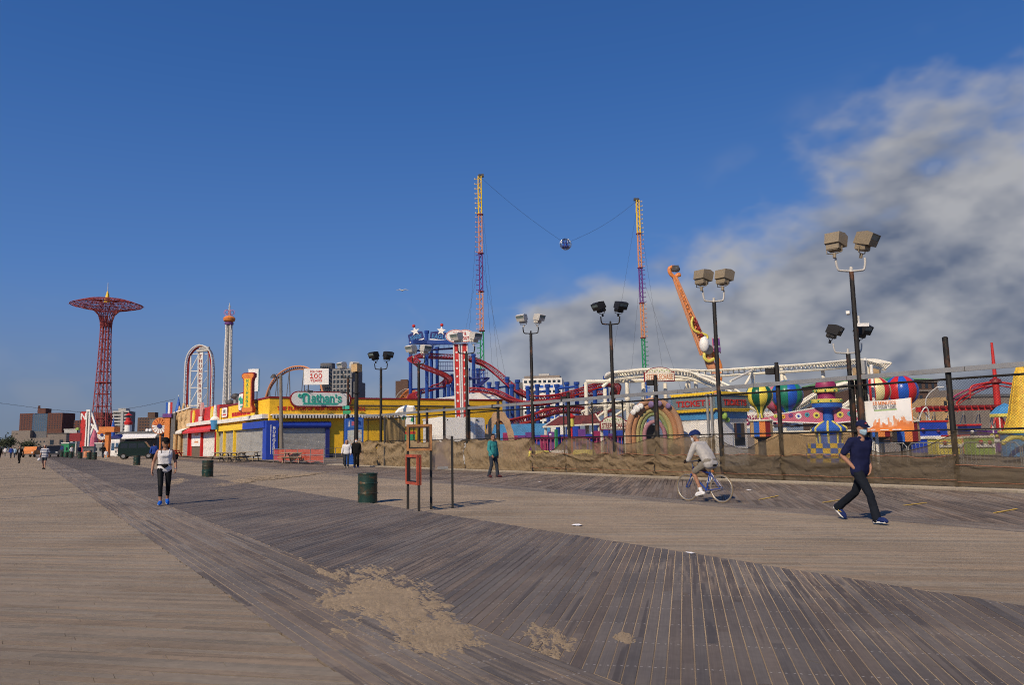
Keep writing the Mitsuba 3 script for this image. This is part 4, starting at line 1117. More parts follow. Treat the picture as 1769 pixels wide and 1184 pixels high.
for i, (px_, w_, h_, lab, extra) in enumerate((((-688.77,35.99,0), 15, 55, 'narrow dark brick block left of the red tower legs', 14), ((-727.18,50.14,0), 28, 74, 'brick block seen through the legs of the red tower', 0), ((-732.24,60.81,0), 26, 50, 'low brick block behind the right leg of the red tower', 0), ((-700.29,92.29,0), 62, 62, 'wide brown brick block with a glass middle right of the lighthouse', 12))):
    t = thing('brick_apartment_block', lab, 'apartment block')
    fr = facing(px_)
    sc = 620 / 1321
    block(t, 'wall', fr, w_ * sc, h_ * sc * 0.86, 16, 'brick_dark' if i != 3 else 'brick_brown')
    windows(t, fr, np.linspace(-w_ * 0.42, w_ * 0.42, max(3, int(w_ / 5))) * sc, np.linspace(8, h_ * 0.8, 9) * sc, 2.2 * sc, 1.8 * sc, 'glass_dark', 0.08, 'stuff')
    if i == 0:
        put(t, 'chimney', M().bar(fr[0] + CAMR * 6 * sc, fr[0] + CAMR * 6 * sc + U_ * 61 * sc, 3.0), 'brick_dark')
    if i == 3:
        block(t, 'glass_bay', (fr[0] - _f * 0.4, fr[1], U_), 18 * sc, 50 * sc, 2, 'slate_far')
        block(t, 'lift_house', (fr[0] - CAMR * 9 * sc + _f * 2, fr[1], U_), 13 * sc, 9 * sc, 6, 'brick_brown', h_ * sc * 0.86)
        block(t, 'lift_house', (fr[0] + CAMR * 22 * sc + _f * 2, fr[1], U_), 6 * sc, 7 * sc, 6, 'brick_brown', h_ * sc * 0.86)
wa = thing('white_apartment_tower', 'white apartment tower with stacked balconies behind the lighthouse', 'apartment block')
fr = facing((-581.38,55.56,0), 0.2)
sc = 520 / 1321
block(wa, 'wall', fr, 26 * sc, 64 * sc, 14, 'slate_far')
block(wa, 'penthouse', (fr[0] + CAMR * 1 * sc, fr[1], U_), 12 * sc, 69 * sc, 10, 'concrete_far')
for i in range(11):
    put(wa, 'balcony', M().prism([(-13 * sc, -0.0), (13 * sc, 0), (13 * sc, 1.1), (-13 * sc, 1.1)], (fr[0] + U_ * (i + 1) * 5.6 * sc + np.cross(fr[1], U_) * 0.02, fr[1], U_), 1.6), 'concrete_far')
put(wa, 'pier', M().prism([(0.5 * sc, 0), (4.5 * sc, 0), (4.5 * sc, 64 * sc), (0.5 * sc, 64 * sc)], (fr[0] + np.cross(fr[1], U_) * 0.05, fr[1], U_), 2.0), 'concrete_far')

# buildings behind the restaurant and the coaster
S3 = 350 / 1321
gb = thing('grey_tower_block', 'dark grey tower block with rounded corners behind the roof billboard', 'apartment block')
fr = facing((-351,119.17,0))
put(gb, 'wall', M().prism([(math.copysign(abs(math.cos(t)) ** 0.5, math.cos(t)) * 12 * S3, math.copysign(abs(math.sin(t)) ** 0.5, math.sin(t)) * 12 * S3) for t in np.linspace(0, 2 * math.pi, 33)[:-1]], (fr[0] + _f * 4, CAMR, _f), 147 * S3), 'slate_far')
windows(gb, (fr[0] - _f * 0.2 + U_ * 0, fr[1], U_), np.linspace(-8, 8, 5) * S3, np.linspace(90, 138, 8) * S3, 2.4 * S3, 3 * S3, 'glass_dark', 0.6, 'stuff')
gg = thing('glass_tower_block', 'grey grid fronted tower right of the roof billboard', 'apartment block')
fr = facing((-332.34,120.54,0), -0.1)
block(gg, 'wall', fr, 34 * S3, 131 * S3, 16, 'slate_far')
m_ = M()
for a in np.linspace(-16, 16, 6):
    m_.bar(fr[0] + fr[1] * a * S3 + np.cross(fr[1], U_) * 0.3, fr[0] + fr[1] * a * S3 + np.cross(fr[1], U_) * 0.3 + U_ * 129 * S3, 0.55)
for z in np.linspace(40, 128, 12):
    m_.bar(fr[0] - fr[1] * 17 * S3 + np.cross(fr[1], U_) * 0.25 + U_ * z * S3, fr[0] + fr[1] * 17 * S3 + np.cross(fr[1], U_) * 0.25 + U_ * z * S3, 0.5)
put(gg, 'grid', m_, 'grey_paint')
windows(gg, fr, np.linspace(-12.8, 12.8, 5) * S3, np.linspace(42, 122, 11) * S3, 4.6 * S3, 4.6 * S3, 'glass_dark', 0.1, 'stuff')
block(gg, 'side_block', (fr[0] + CAMR * 22 * S3, fr[1], U_), 9 * S3, 108 * S3, 12, 'slate_far')
bt = thing('brown_tower_block', 'brown tower block behind the left end of the blue coaster', 'apartment block')
fr = facing((-331.66,149.49,0))
block(bt, 'wall', fr, 22 * S3, 112 * S3, 14, 'brick_brown')
for z in (60, 68, 76, 84):
    block(bt, 'balcony', (fr[0] - _f * 0.8 + CAMR * 3 * S3, fr[1], U_), 12 * S3, 2.2 * S3, 0.8, 'stone_far', z * S3)
block(bt, 'roof_house', (fr[0] + CAMR * 3 * S3 + _f * 2, fr[1], U_), 12 * S3, 3 * S3, 6, 'brick_brown', 112 * S3)
ww = thing('observation_wheel', 'thin pale rim of a distant observation wheel above the yellow wall', 'ferris wheel')
wc = np.array((-183.28,84.57,0)) + U_ * 11.5
put(ww, 'rim', M().tube([wc + CAMR * 3.6 * math.cos(t) + U_ * 3.6 * math.sin(t) for t in np.linspace(0, 2 * math.pi, 41)[:-1]], 0.07, 4, closed=True), 'concrete_far')
m_ = M()
for t in np.linspace(0, math.pi, 7)[:-1]:
    m_.tube([wc + CAMR * 3.6 * math.cos(t) + U_ * 3.6 * math.sin(t), wc - CAMR * 3.6 * math.cos(t) - U_ * 3.6 * math.sin(t)], 0.03, 3)
put(ww, 'spokes', m_, 'concrete_far')
put(ww, 'stand', M().cyl(wc, wc - U_ * 11.5 - CAMR * 2, 0.15, n=6).cyl(wc, wc - U_ * 11.5 + CAMR * 2, 0.15, n=6), 'concrete_far')
wb_ = thing('white_apartment_block', 'white apartment block with blue and dark windows behind the red track', 'apartment block')
fr = facing((-287.8,199.64,0), -0.12)
block(wb_, 'wall', fr, 68 * S3, 109 * S3, 18, 'white_paint')
block(wb_, 'roof_storey', (fr[0] + _f * 2, fr[1], U_), 62 * S3, 5 * S3, 12, 'stone_far', 109 * S3)
block(wb_, 'roof_house', (fr[0] + CAMR * 4 * S3 + _f * 4, fr[1], U_), 18 * S3, 4 * S3, 8, 'concrete_far', 114 * S3)
for r_, z in enumerate(np.linspace(30, 101, 9)):
    windows(wb_, fr, np.linspace(-29, 29, 8) * S3 + (0.8 if r_ % 2 else 0), [z * S3], (6.6 if r_ % 2 else 5.0) * S3, 4.6 * S3, 'sign_blue' if r_ % 3 == 1 else 'glass_dark', 0.05)
block(wb_, 'dark_slab', (fr[0] - CAMR * 43 * S3 + _f * 3, fr[1], U_), 16 * S3, 103 * S3, 14, 'slate_far')
gr = thing('green_roofed_building', 'big brown brick building with a green hipped roof behind the balloon ride', 'building')
fr = facing((-80.1,134.73,0), 0.15)
S1 = 140 / 1321
block(gr, 'wall', fr, 150 * S1, 103 * S1, 20, 'brick_brown')
o_ = fr[0] + U_ * 103 * S1
b_ = -np.cross(fr[1], U_)
q = [o_ - fr[1] * 78 * S1 - b_ * 0.5, o_ + fr[1] * 78 * S1 - b_ * 0.5, o_ + fr[1] * 78 * S1 + b_ * 20.5, o_ - fr[1] * 78 * S1 + b_ * 20.5, o_ - fr[1] * 50 * S1 + b_ * 10 + U_ * 14 * S1, o_ + fr[1] * 30 * S1 + b_ * 10 + U_ * 14 * S1]
mat('roof_green', worn((0.10, 0.20, 0.10), 0.25, 0.3), 0.7)
put(gr, 'roof', M().raw(q, [[0, 1, 5, 4], [2, 3, 4, 5], [1, 2, 5, 5], [3, 0, 4, 4]]), 'roof_green')
for z in (40, 62, 84, 100):
    put(gr, 'cornice', M().bar(fr[0] - fr[1] * 75.5 * S1 + U_ * z * S1 + np.cross(fr[1], U_) * 0.1, fr[0] + fr[1] * 75.5 * S1 + U_ * z * S1 + np.cross(fr[1], U_) * 0.1, 0.4, 0.35), 'stone_far')
windows(gr, fr, np.linspace(-66, 66, 12) * S1, np.array([45, 67, 88]) * S1, 5 * S1, 9 * S1, 'glass_dark', 0.05)
tt = thing('tan_tower', 'tan brick tower top left of the green roof', 'building')
block(tt, 'wall', facing((-103.1,163.76,0), 0.1), 24 * 0.13, 132 * 0.13, 6, 'tan_paint')
block(tt, 'dark_house', facing((-104.15,167.7,0), 0.1), 9 * 0.13, 131 * 0.13, 5, 'slate_far')
lb = thing('tan_building', 'low pale tan building seen through the fence at the right', 'building')
fr = facing((-63.71,123.24,0), 0.1)
block(lb, 'wall', fr, 62 * 0.091, 74 * 0.091, 10, 'tan_paint')
block(lb, 'upper_storey', (fr[0] + CAMR * 1.5 + _f, fr[1], U_), 3.6, 1.2, 6, 'stone_far', 74 * 0.091)
windows(lb, fr, np.linspace(-24, 24, 6) * 0.091, np.array([30, 48, 60]) * 0.091, 0.5, 0.7, 'glass_dark', 0.04)
lb = thing('brown_building', 'brown flat roofed building behind the red ride at the right edge', 'building')
block(lb, 'wall', facing((-57.57,123.56,0), 0.1), 9.5, 74 * 0.087, 10, 'stone_far')
block(lb, 'roof_edge', facing((-57.47,123.35,0), 0.1), 9.8, 0.4, 10, 'slate_far', 74 * 0.087)

# the red lattice tower with its wide steel crown
pt = thing('parachute_tower', 'tall red steel lattice tower with a wide flat crown and pale spire', 'tower')
pb = np.array((-422.15,31.82,0))
ZS = 373 / 1321


def pr(z):
    return float(np.interp(z, [0, 8, 20, 32, 45, 55, 62], [5.6, 4.7, 3.9, 3.35, 2.75, 2.45, 2.4]))


N6 = 6
lv = [0, 8, 15, 21, 27, 32.5, 38, 43.5, 49, 54, 58, 62]
ang = [k * math.pi / 3 + 0.35 for k in range(N6)]
pos = lambda a, r, z: pb + np.array([math.cos(a) * r, math.sin(a) * r, z])
for a in ang:
    put(pt, 'leg', M().tube([pos(a, pr(z), z) for z in lv], 0.25, 5), 'tower_red')
for i, z in enumerate(lv[1:]):
    put(pt, 'ring', M().tube([pos(a, pr(z), z) for a in ang], 0.20 if i != 4 else 0.42, 4, closed=True), 'tower_red')

m_ = M()
for z0, z1 in zip(lv[:-1], lv[1:]):
    for a, b in zip(ang, ang[1:] + ang[:1]):
        m_.cyl(pos(a, pr(z0), z0), pos(b, pr(z1), z1), 0.085, n=4).cyl(pos(b, pr(z0), z0), pos(a, pr(z1), z1), 0.085, n=4)
put(pt, 'bracing', m_, 'tower_red', kind='stuff')
put(pt, 'lift_shaft', M().cyl(pb, pb + U_ * 66, 0.35, n=6), 'tower_red')
low = [(2.4, 60), (2.7, 63), (3.6, 66), (5.6, 68.2), (8.6, 69.3), (12.2, 69.9), (16.0, 70.9)]
upp = [(2.6, 72.9), (6, 73.6), (9.5, 73.3), (13, 72.2), (16.2, 71.0)]
m_ = M()
for k in range(24):
    a = k * math.pi / 12 + 0.1
    put(pt, 'crown_arm', M().tube([pos(a, r, z) for r, z in low], [0.22, 0.2, 0.17, 0.14, 0.12, 0.10, 0.09], 4), 'tower_red')
    m_.tube([pos(a, r, z) for r, z in upp], 0.13, 4)
    for (r0, z0), (r1, z1) in zip(low[2:], [upp[0]] + upp):
        m_.cyl(pos(a, r0, z0), pos(a + 0.12, r1, z1), 0.07, n=3)
    for (r0, z0), (r1, z1) in zip(low[3:-1], low[4:]):
        m_.cyl(pos(a, r0, z0), pos(a + math.pi / 12, r1, z1), 0.09, n=3).cyl(pos(a + math.pi / 12, r0, z0), pos(a, r1, z1), 0.09, n=3)
    for (r0, z0), (r1, z1) in zip(upp[:-1], upp[1:]):
        m_.cyl(pos(a, r0, z0), pos(a + math.pi / 12, r1, z1), 0.08, n=3)
    m_.cyl(pos(a, 16.0, 70.9), pos(a, 17.1 if k % 2 else 16.4, 71.2 - 0.5 * (k % 2)), 0.1, 0.05, n=3)
put(pt, 'crown_lattice', m_, 'tower_red', kind='stuff')
m_ = M()
for r, z in low[1:] + upp:
    m_.tube([pos(t, r, z) for t in np.linspace(0, 2 * math.pi, 49)[:-1]], 0.15, 4, closed=True)
put(pt, 'crown_ring', m_, 'tower_red')
put(pt, 'spire_base', M().tube([pb + U_ * 72.5, pb + U_ * 78], [1.5, 0.35], 4), 'yellow_paint')
put(pt, 'spire', M().cyl(pb + U_ * 77.5, pb + U_ * 82.6, 0.22, 0.08, 6), 'concrete_far')

# looping coaster with the upright name sign
th = thing('loop_coaster', 'white and red looping coaster tower with an upright name sign', 'roller coaster')
S2 = 260 / 1321
tb = np.array((-276.72,49.68,0))
tp = lambda px_, py_, back=0.0: tb + CAMR * (px_ - 340 + (py_ - 650) * 0.015) * S2 + U_ * (1.53 + (769 - py_) * S2) + _f * back
path = curve([(317.5, 769, 0), (317.5, 700, 0), (318, 650, 0), (319.5, 622, 0), (327, 606, 0), (340, 598, 0), (352, 602, 0), (360, 613, 0), (363.5, 640, 0), (363, 690, 0), (363, 769, 0)], 70)
rail = lambda dx, back, r, m: put(th, 'rail', M().tube([tp(x + dx * nx, y + dx * ny, back) for (x, y, _), (nx, ny) in zip(path, nrm_)], r, 5), m)
tg = np.gradient(path[:, :2], axis=0)
tg /= np.linalg.norm(tg, axis=1, keepdims=True)
nrm_ = np.stack([-tg[:, 1], tg[:, 0]], 1)
rail(-1.0, -0.9, 0.22, 'white_paint'), rail(-1.0, 0.9, 0.22, 'white_paint'), rail(2.2, 0, 0.36, 'red_track')
m_ = M()
for (x, y, _), (nx, ny) in list(zip(path, nrm_))[1:-1]:
    m_.tube([tp(x - nx, y - ny, -0.9), tp(x + 2.2 * nx, y + 2.2 * ny, 0), tp(x - nx, y - ny, 0.9)], 0.10, 4)
put(th, 'ties', m_, 'orange_paint', kind='stuff')
for px_, m in ((325, 'white_paint'), (338.5, 'white_paint'), (355.5, 'grey_paint')):
    put(th, 'column', M().cyl(tp(px_, 769), tp(px_, 610), 0.26, n=6), m)
put(th, 'column', M().cyl(tp(336.5, 769, 1.5), tp(336.5, 608, 1.5), 0.3, n=6), 'red_track')
m_ = M()
for i, y in enumerate((612, 642, 671, 702, 735)):
    m_.cyl(tp(325, y), tp(338.5, y), 0.2, n=5).cyl(tp(340, y + 1), tp(356, y + 1), 0.12, n=5)
    if i < 4:
        m_.cyl(tp(325, y + 29), tp(338.5, y + 2), 0.17, n=5).cyl(tp(354, y + 10), tp(344, y + 28), 0.1, n=4)
put(th, 'bracing', m_, 'white_paint')
put(th, 'sign_board', M().prism([(0, 0), (1.15, 0), (1.15, 18.6), (0, 18.6)], (tp(340.2, 704, -0.3), CAMR, U_), 0.3), 'white_paint')
m_ = M()
for i, ch in enumerate('THUNDERBOLT'):
    m_.text(ch, 1.12, (tp(343.1, 619.5 + i * 8.6, -0.62), CAMR, U_), 0.05, width=0.85)
put(th, 'lettering', m_, 'dark_red')
put(th, 'top_platform', M().bar(tp(336, 607), tp(357, 605), 1.6, 0.8).bar(tp(340, 602), tp(357, 601), 1.2, 0.5), 'concrete_far')
# the coaster's lower hump
hp = thing('coaster_hump', 'pale red coaster hump rising behind the restaurant roof', 'roller coaster')
hc = curve([(-249.51,64.43,13.81), (-247.47,65.77,19.63), (-245.1,67.62,22.83), (-242.33,70.1,24.8), (-239.37,72.9,25.28), (-236.7,75.22,24.21), (-234.23,77.24,21.33), (-232.23,78.5,14.9)], 44)
put(hp, 'rail', M().tube(hc + U_ * 0.35, 0.28, 5), 'salmon_paint')
put(hp, 'rail', M().tube(hc - U_ * 0.45 + _f * 0.8, 0.30, 5), 'salmon_paint')
m_ = M()
for p in hc[1:-1:1]:
    m_.cyl(p + U_ * 0.35, p - U_ * 0.45 + _f * 0.8, 0.14, n=4)
put(hp, 'ties', m_, 'red_track', kind='stuff')
for i in (6, 12, 19, 27):
    put(hp, 'support', M().cyl(hc[i] - U_ * 0.4, (hc[i][0], hc[i][1], 0) + CAMR * 1.0, 0.16, n=5).cyl(hc[i] - U_ * 0.4, (hc[i][0], hc[i][1], 0) - CAMR * 2.2, 0.12, n=5), 'slate_far')

# tall swing tower
sw = thing('swing_tower', 'slender white swing ride tower with an orange crown near the loop', 'tower')
sb = np.array((-219.26,46.77,0))
SS = 210 / 1321
HT = 1.53 + (768 - 557) * SS
for dx, dy in ((-1, -1), (1, -1), (1, 1), (-1, 1)):
    c_ = CAMR * dx * 0.62 + _f * dy * 0.62
    put(sw, 'column', M().cyl(sb + c_ * 1.35, sb + c_ * 0.92 + U_ * HT, 0.22, n=6), 'white_paint')
m_ = M()
for i in range(34):
    z0, z1 = i * HT / 34, (i + 1) * HT / 34
    for (a, b) in (((-1, -1), (1, -1)), ((-1, -1), (-1, 1))):
        pa = CAMR * a[0] * 0.66 + _f * a[1] * 0.66
        pb2 = CAMR * b[0] * 0.66 + _f * b[1] * 0.66
        m_.cyl(sb + pa + U_ * z0, sb + pb2 + U_ * z1, 0.07, n=3).cyl(sb + pa + U_ * z1, sb + pb2 + U_ * z1, 0.07, n=3)
put(sw, 'lattice', m_, 'concrete_far', kind='stuff')
put(sw, 'light_strip', M().bar(sb + CAMR * 0.25 - _f * 0.7, sb + CAMR * 0.18 - _f * 0.7 + U_ * HT, 0.5, 0.1, _f), 'slate_far')
put(sw, 'crown', M().lathe([(0.9, 0), (1.5, 0.4), (1.65, 1.1), (1.2, 1.6), (0, 2.0)], sb + U_ * (HT + 0.1), 16), 'orange_paint', smooth=40)
put(sw, 'lower_ring', M().lathe([(0.6, -0.8), (1.2, -0.5), (1.2, 0.0), (0.5, 0.2)], sb + U_ * HT, 16), 'purple_paint', smooth=40)
m_ = M()
for k in range(6):
    a = k * math.pi / 3
    d_ = np.array([math.cos(a), math.sin(a), 0])
    m_.tube([sb + U_ * (HT + 2.9) + d_ * (0.85 + 0.65 * math.cos(t)) + U_ * 0.65 * math.sin(t) for t in np.linspace(0, 2 * math.pi, 13)[:-1]], 0.06, 4, closed=True)
put(sw, 'filigree', m_, 'pink_paint')
put(sw, 'finial', M().tube([sb + U_ * (HT + 2), sb + U_ * (HT + 4.5), sb + U_ * (HT + 5.6)], [0.3, 0.22, 0.06], 6).ball(sb + U_ * (HT + 4.6), 0.3, 1), 'concrete_far')

# the two slingshot towers, their cables and the ball


def sling(label, base, lean, H_, bounds, side):
    t = thing('slingshot_tower', label, 'tower')
    cols = ('yellow_paint', 'salmon_paint', 'purple_paint', 'salmon_paint', 'green_paint', 'sign_blue')
    base = np.asarray(base, float)
    ax = lambda z: base + np.asarray(lean) * z + U_ * z
    zs = [H_] + bounds + [0.0]
    for c, z1, z0 in zip(cols, zs[:-1], zs[1:]):
        m = M()
        for dx, dy in ((-1, -1), (1, -1), (1, 1), (-1, 1)):
            o = (CAMR * dx + _f * dy) * 0.24
            m.cyl(ax(z0) + o, ax(z1) + o, 0.085, n=5)
        n = max(2, int((z1 - z0) / 0.75))
        for i in range(n):
            za, zb = z0 + (z1 - z0) * i / n, z0 + (z1 - z0) * (i + 1) / n
            s_ = 1 if i % 2 else -1
            m.cyl(ax(za) + (CAMR * s_ - _f) * 0.24, ax(zb) + (-CAMR * s_ - _f) * 0.24, 0.045, n=3).cyl(ax(za) + (CAMR * s_ + _f) * 0.24, ax(zb) + (-CAMR * s_ + _f) * 0.24, 0.045, n=3)
        k = put(t, 'mast_section', m, c)
        put(t, 'rungs', M() if False else rung(ax, z0, z1, side), c, kind='stuff')
        put(t, 'flange', M().lathe([(0.3, -0.06), (0.5, -0.06), (0.5, 0.06), (0.3, 0.06)], ax(z0), 8), 'dark_red')
    put(t, 'pulley_head', M().lathe([(0, -0.3), (0.3, -0.3), (0.3, 0.2), (0, 0.35)], ax(H_ + 0.1), 8).box(ax(H_ + 0.15) - CAMR * side * 0.45, (0.6, 0.4, 0.4), AZ_F), 'dark_grey')
    return ax(H_)


def rung(ax, z0, z1, side):
    m = M()
    for z in np.arange(z0 + 0.3, z1 - 0.1, 0.78):
        m.cyl(ax(z) + CAMR * side * 0.2, ax(z) + CAMR * side * 0.75 - U_ * 0.10, 0.05, n=4)
        m.cyl(ax(z) + CAMR * side * 0.75 - U_ * 0.1, ax(z) + CAMR * side * 0.75 + U_ * 0.12, 0.05, n=4)
    return m


L_ = np.array((-99.39,58.02,0))
LT = sling('left slingshot tower painted in yellow, salmon, purple and green sections', L_, (0.0, 0.0, 0), 42.23, [36.10, 29.95, 23.97, 17.90, 11.90], -1)
R_ = np.array((-95.99,87.52,0))
RT = sling('right slingshot tower painted in yellow, salmon, purple and green sections', R_, (0.0, 0.0, 0), 42.05, [36.10, 30.11, 23.99, 18.04, 11.58], 1)
ball = np.array((-97.17,72.66,32.7))
for i, (a, nm) in enumerate(((LT, 'left'), (RT, 'right'))):
    e = ball + (a - ball) / np.linalg.norm(a - ball) * 1.0
    p = np.array([a + (e - a) * u - U_ * 0.7 * math.sin(math.pi * u) * (1 if i else 0.6) for u in np.linspace(0, 1, 20)])
    solo('sling_cable', f'thin dark cable from the {nm} slingshot tower to the ball', 'cable', M().tube(p, 0.019, 4), 'wire')
sl = thing('slingshot_ball', 'round steel cage ball hanging between the two slingshot towers', 'ride capsule')
m_ = M()
for k in range(5):
    a = k * math.pi / 5
    m_.tube([ball + 0.92 * (math.cos(t) * (math.cos(a) * CAMR + math.sin(a) * _f) + math.sin(t) * U_) for t in np.linspace(0, 2 * math.pi, 25)[:-1]], 0.05, 5, closed=True)
for z in (-0.5, 0.0, 0.5):
    rr = math.sqrt(0.92 ** 2 - z * z)
    m_.tube([ball + U_ * z + rr * (math.cos(t) * CAMR + math.sin(t) * _f) for t in np.linspace(0, 2 * math.pi, 25)[:-1]], 0.05, 5, closed=True)
put(sl, 'cage', m_, 'chrome')
put(sl, 'seat', M().box(ball - CAMR * 0.25 + U_ * 0.05, (0.3, 0.4, 0.9), AZ_F, ).box(ball + CAMR * 0.25 + U_ * 0.05, (0.3, 0.4, 0.9), AZ_F).box(ball - U_ * 0.45, (0.9, 1.1, 0.15), AZ_F), 'royal_blue')
for i, (a, offs) in enumerate(((LT, ((-3.5, 3), (-6, -3), (2, 6), (5.5, 2), (3.4, -4))), (RT, ((-8, 2), (-4.5, -5), (5, 3), (8, -3))))):
    for j, (ox, oy) in enumerate(offs):
        g_ = np.array([a[0], a[1], 0]) + CAMR * ox + _f * oy
        solo('guy_wire', ('thin guy wire of the left slingshot tower', 'thin guy wire of the right slingshot tower')[i], 'cable', M().cyl(a - U_ * (0.5 + (12 if j % 2 else 0)), g_, 0.016, n=3), 'wire', group=('guy wires of the left slingshot tower', 'guy wires of the right slingshot tower')[i])


def track(parent, pts, n, gauge, rail_m, spine_m=None, tie_m=None, r=0.10, sag=0.55, bank=0.0, ties=1):
    """coaster track: two rails, a spine below and ties"""
    c = curve(pts, n)
    t = np.gradient(c, axis=0)
    t /= np.linalg.norm(t, axis=1, keepdims=True)
    s = np.cross(t, U_)
    s /= np.linalg.norm(s, axis=1, keepdims=True) + 1e-9
    u = np.cross(s, t)
    b = np.broadcast_to(bank, (n,)) if np.ndim(bank) == 0 else np.interp(np.linspace(0, 1, n), np.linspace(0, 1, len(bank)), bank)
    s2 = s * np.cos(b)[:, None] + u * np.sin(b)[:, None]
    u2 = np.cross(s2, t)
    for k in (-1, 1):
        put(parent, 'rail', M().tube(c + s2 * k * gauge / 2, r, 6), rail_m, smooth=40)
    put(parent, 'spine', M().tube(c - u2 * sag, r * 1.8, 7), spine_m or rail_m, smooth=40)
    m = M()
    for i in range(0, n, ties):
        m.cyl(c[i] + s2[i] * gauge / 2, c[i] - u2[i] * sag, r * 0.55, n=4).cyl(c[i] - s2[i] * gauge / 2, c[i] - u2[i] * sag, r * 0.55, n=4)
        m.cyl(c[i] + s2[i] * gauge / 2, c[i] - s2[i] * gauge / 2, r * 0.45, n=4)
    put(parent, 'ties', m, tie_m or rail_m, kind='stuff')
    return c


# blue and red coaster
ec = thing('blue_coaster', 'red tracked coaster on blue steel columns behind the restaurant', 'roller coaster')
track(ec, [(-93.26,54.62,12.25), (-92.53,52.05,12.82), (-91.93,49.27,12.89), (-89.91,45,12.66), (-87.34,41.6,12.32), (-85.03,39.64,11.57), (-81.88,38.99,10.68), (-82.83,41.22,10.22), (-84.72,43.83,9.83), (-87.04,45.78,9.4), (-90.08,46.59,8.89), (-91.97,45.49,8.53), (-89.32,42.2,7.7), (-85.95,40.06,6.89), (-83.71,39.85,6.14)], 110, 1.05, 'red_track', 'red_track', r=0.07, sag=0.42, bank=-0.25)
track(ec, [(-92.53,52.05,12.82), (-89.81,52.6,11.94), (-86.4,52.36,10.53), (-82.16,51.57,8.74), (-77.95,50.73,7.29), (-74.56,50.46,6.52), (-70.73,50.89,6.38), (-66.92,51.29,6.73), (-64.31,51.65,7.19), (-63.64,52.71,7.42), (-64.72,54.73,7.1), (-67.89,57.19,6.37)], 90, 1.05, 'red_track', 'red_track', r=0.07, sag=0.45)
track(ec, [(-80.78,44.43,7.7), (-77.92,45.19,7.53), (-75.26,45.64,7.03), (-71.94,45.27,6.11), (-69.58,45.26,5.6), (-67.84,46.12,5.46), (-68.47,48.86,5.77), (-70.65,52.87,6.4), (-72.92,56.75,6.87), (-74.92,61.06,7.27)], 64, 1.05, 'red_track', 'red_track', r=0.07, sag=0.42)
track(ec, [(-58.35,34.97,2.97), (-56.67,35.74,3.12), (-55.02,36.47,3.41), (-54.21,37.74,3.88), (-55.08,40.1,4.28), (-55.79,42.7,4.28), (-56.51,45.29,4.11), (-58.72,49.27,4.68)], 50, 1.0, 'red_track', 'red_track', r=0.08, sag=0.5)
track(ec, [(-101.52,45.4,6.67), (-99.14,45.4,8.03), (-96.79,45.37,8.69)], 16, 1.1, 'orange_paint', 'orange_paint', r=0.09, sag=0.5)


def column(px_top, d_lean=0.0, r=0.24, m='blue_steel'):
    p = np.asarray(px_top, float)
    put(ec, 'column', M().cyl((p[0], p[1], 0), p + np.array([0, 0, 0.0]), r, n=8).cyl(p - U_ * 0.1, p + U_ * 0.25, r * 1.35, n=8), m, smooth=40)


for c_ in ((-90.59,42.08,14.96), (-87.64,42.98,15.25), (-93.63,46.6,14.22), (-93.2,47.27,13.97), (-90,46.72,9.04), (-88.53,47.16,9.86), (-90.52,51.47,12.92), (-90.2,51.98,10.92), (-81.67,48.62,8.35), (-79.42,48.43,8.25), (-82.16,51.57,9.11), (-75.94,48.3,7.66), (-78.93,51.05,8.49), (-74.92,49.9,7.35), (-74.33,50.83,7.61), (-73.67,51.86,7.58), (-71.46,51.61,7.43), (-71.65,53.17,7.74), (-68.64,52.31,7.51), (-72.83,56.89,7.63), (-67.55,54.02,7.73), (-65.29,53.84,7.95), (-89.95,43.07,7.75), (-87.05,45.77,8.36), (-81.85,44.62,7.7), (-87.46,48.83,10.58)):
    column(c_)
m_ = M()
for a, b in (((-90.59,42.07,14.43), (-87.64,42.97,14.5)), ((-90.59,42.07,13.21), (-93.63,46.6,13.74)), ((-81.67,48.61,7.77), (-82.17,51.56,8.15)), ((-74.93,49.89,6.67), (-73.68,51.85,7.11)), ((-71.46,51.6,7.16), (-68.64,52.3,7.25)), ((-90.6,42.06,8.15), (-90,46.72,8.35)), ((-72.84,56.87,7.07), (-65.31,53.81,6.8))):
    m_.cyl(a, b, 0.14, n=6)
put(ec, 'cross_beam', m_, 'blue_steel')
m_ = M()
for a, b in (((-87.65,42.97,13.98), (-85.85,45.78,13.91)), ((-87.73,40.98,13.96), (-87.65,42.97,13.98))):
    m_.bar(a, b, 0.7, 0.5)
put(ec, 'sign_ring', m_, 'blue_steel')
for a, b, d_ in (((-91.76,43.96,13.42), (-87.51,46.91,13.4), 1.1), ((-89.51,45.63,10.58), (-87.48,46.95,10.45), 1.1), ((-87.19,49.27,9.43), (-85.18,50.55,9.46), 1.2), ((-86.04,49.21,8.66), (-84.61,49.58,7.98), 0.5)):
    a, b = np.array(a), np.array(b)
    x = (b - a) / np.linalg.norm(b - a)
    m_ = M().bar(a, b, 1.0, 0.12)
    for h_ in (0.55, 1.1):
        m_.cyl(a + U_ * h_ - _f * 0.5, b + U_ * h_ - _f * 0.5, 0.035, n=4)
    for t in np.linspace(0, 1, 8):
        m_.cyl(a + (b - a) * t - _f * 0.5, a + (b - a) * t - _f * 0.5 + U_ * 1.1, 0.03, n=4)
    put(ec, 'catwalk', m_, 'navy_paint')
m_ = M()
for a, b in (((-87.19,49.27,9.35), (-87.32,47.2,10.52)), ((-85.22,50.49,9.39), (-85.01,48.96,8.29)), ((-85.01,48.96,8.29), (-84.38,49.94,6.64))):
    m_.bar(a, b, 0.9, 0.15)
put(ec, 'stair', m_, 'navy_paint')


def star(r, k=0.42):
    return [((r if i % 2 == 0 else r * k) * math.sin(i * math.pi / 5), (r if i % 2 == 0 else r * k) * math.cos(i * math.pi / 5)) for i in range(10)]


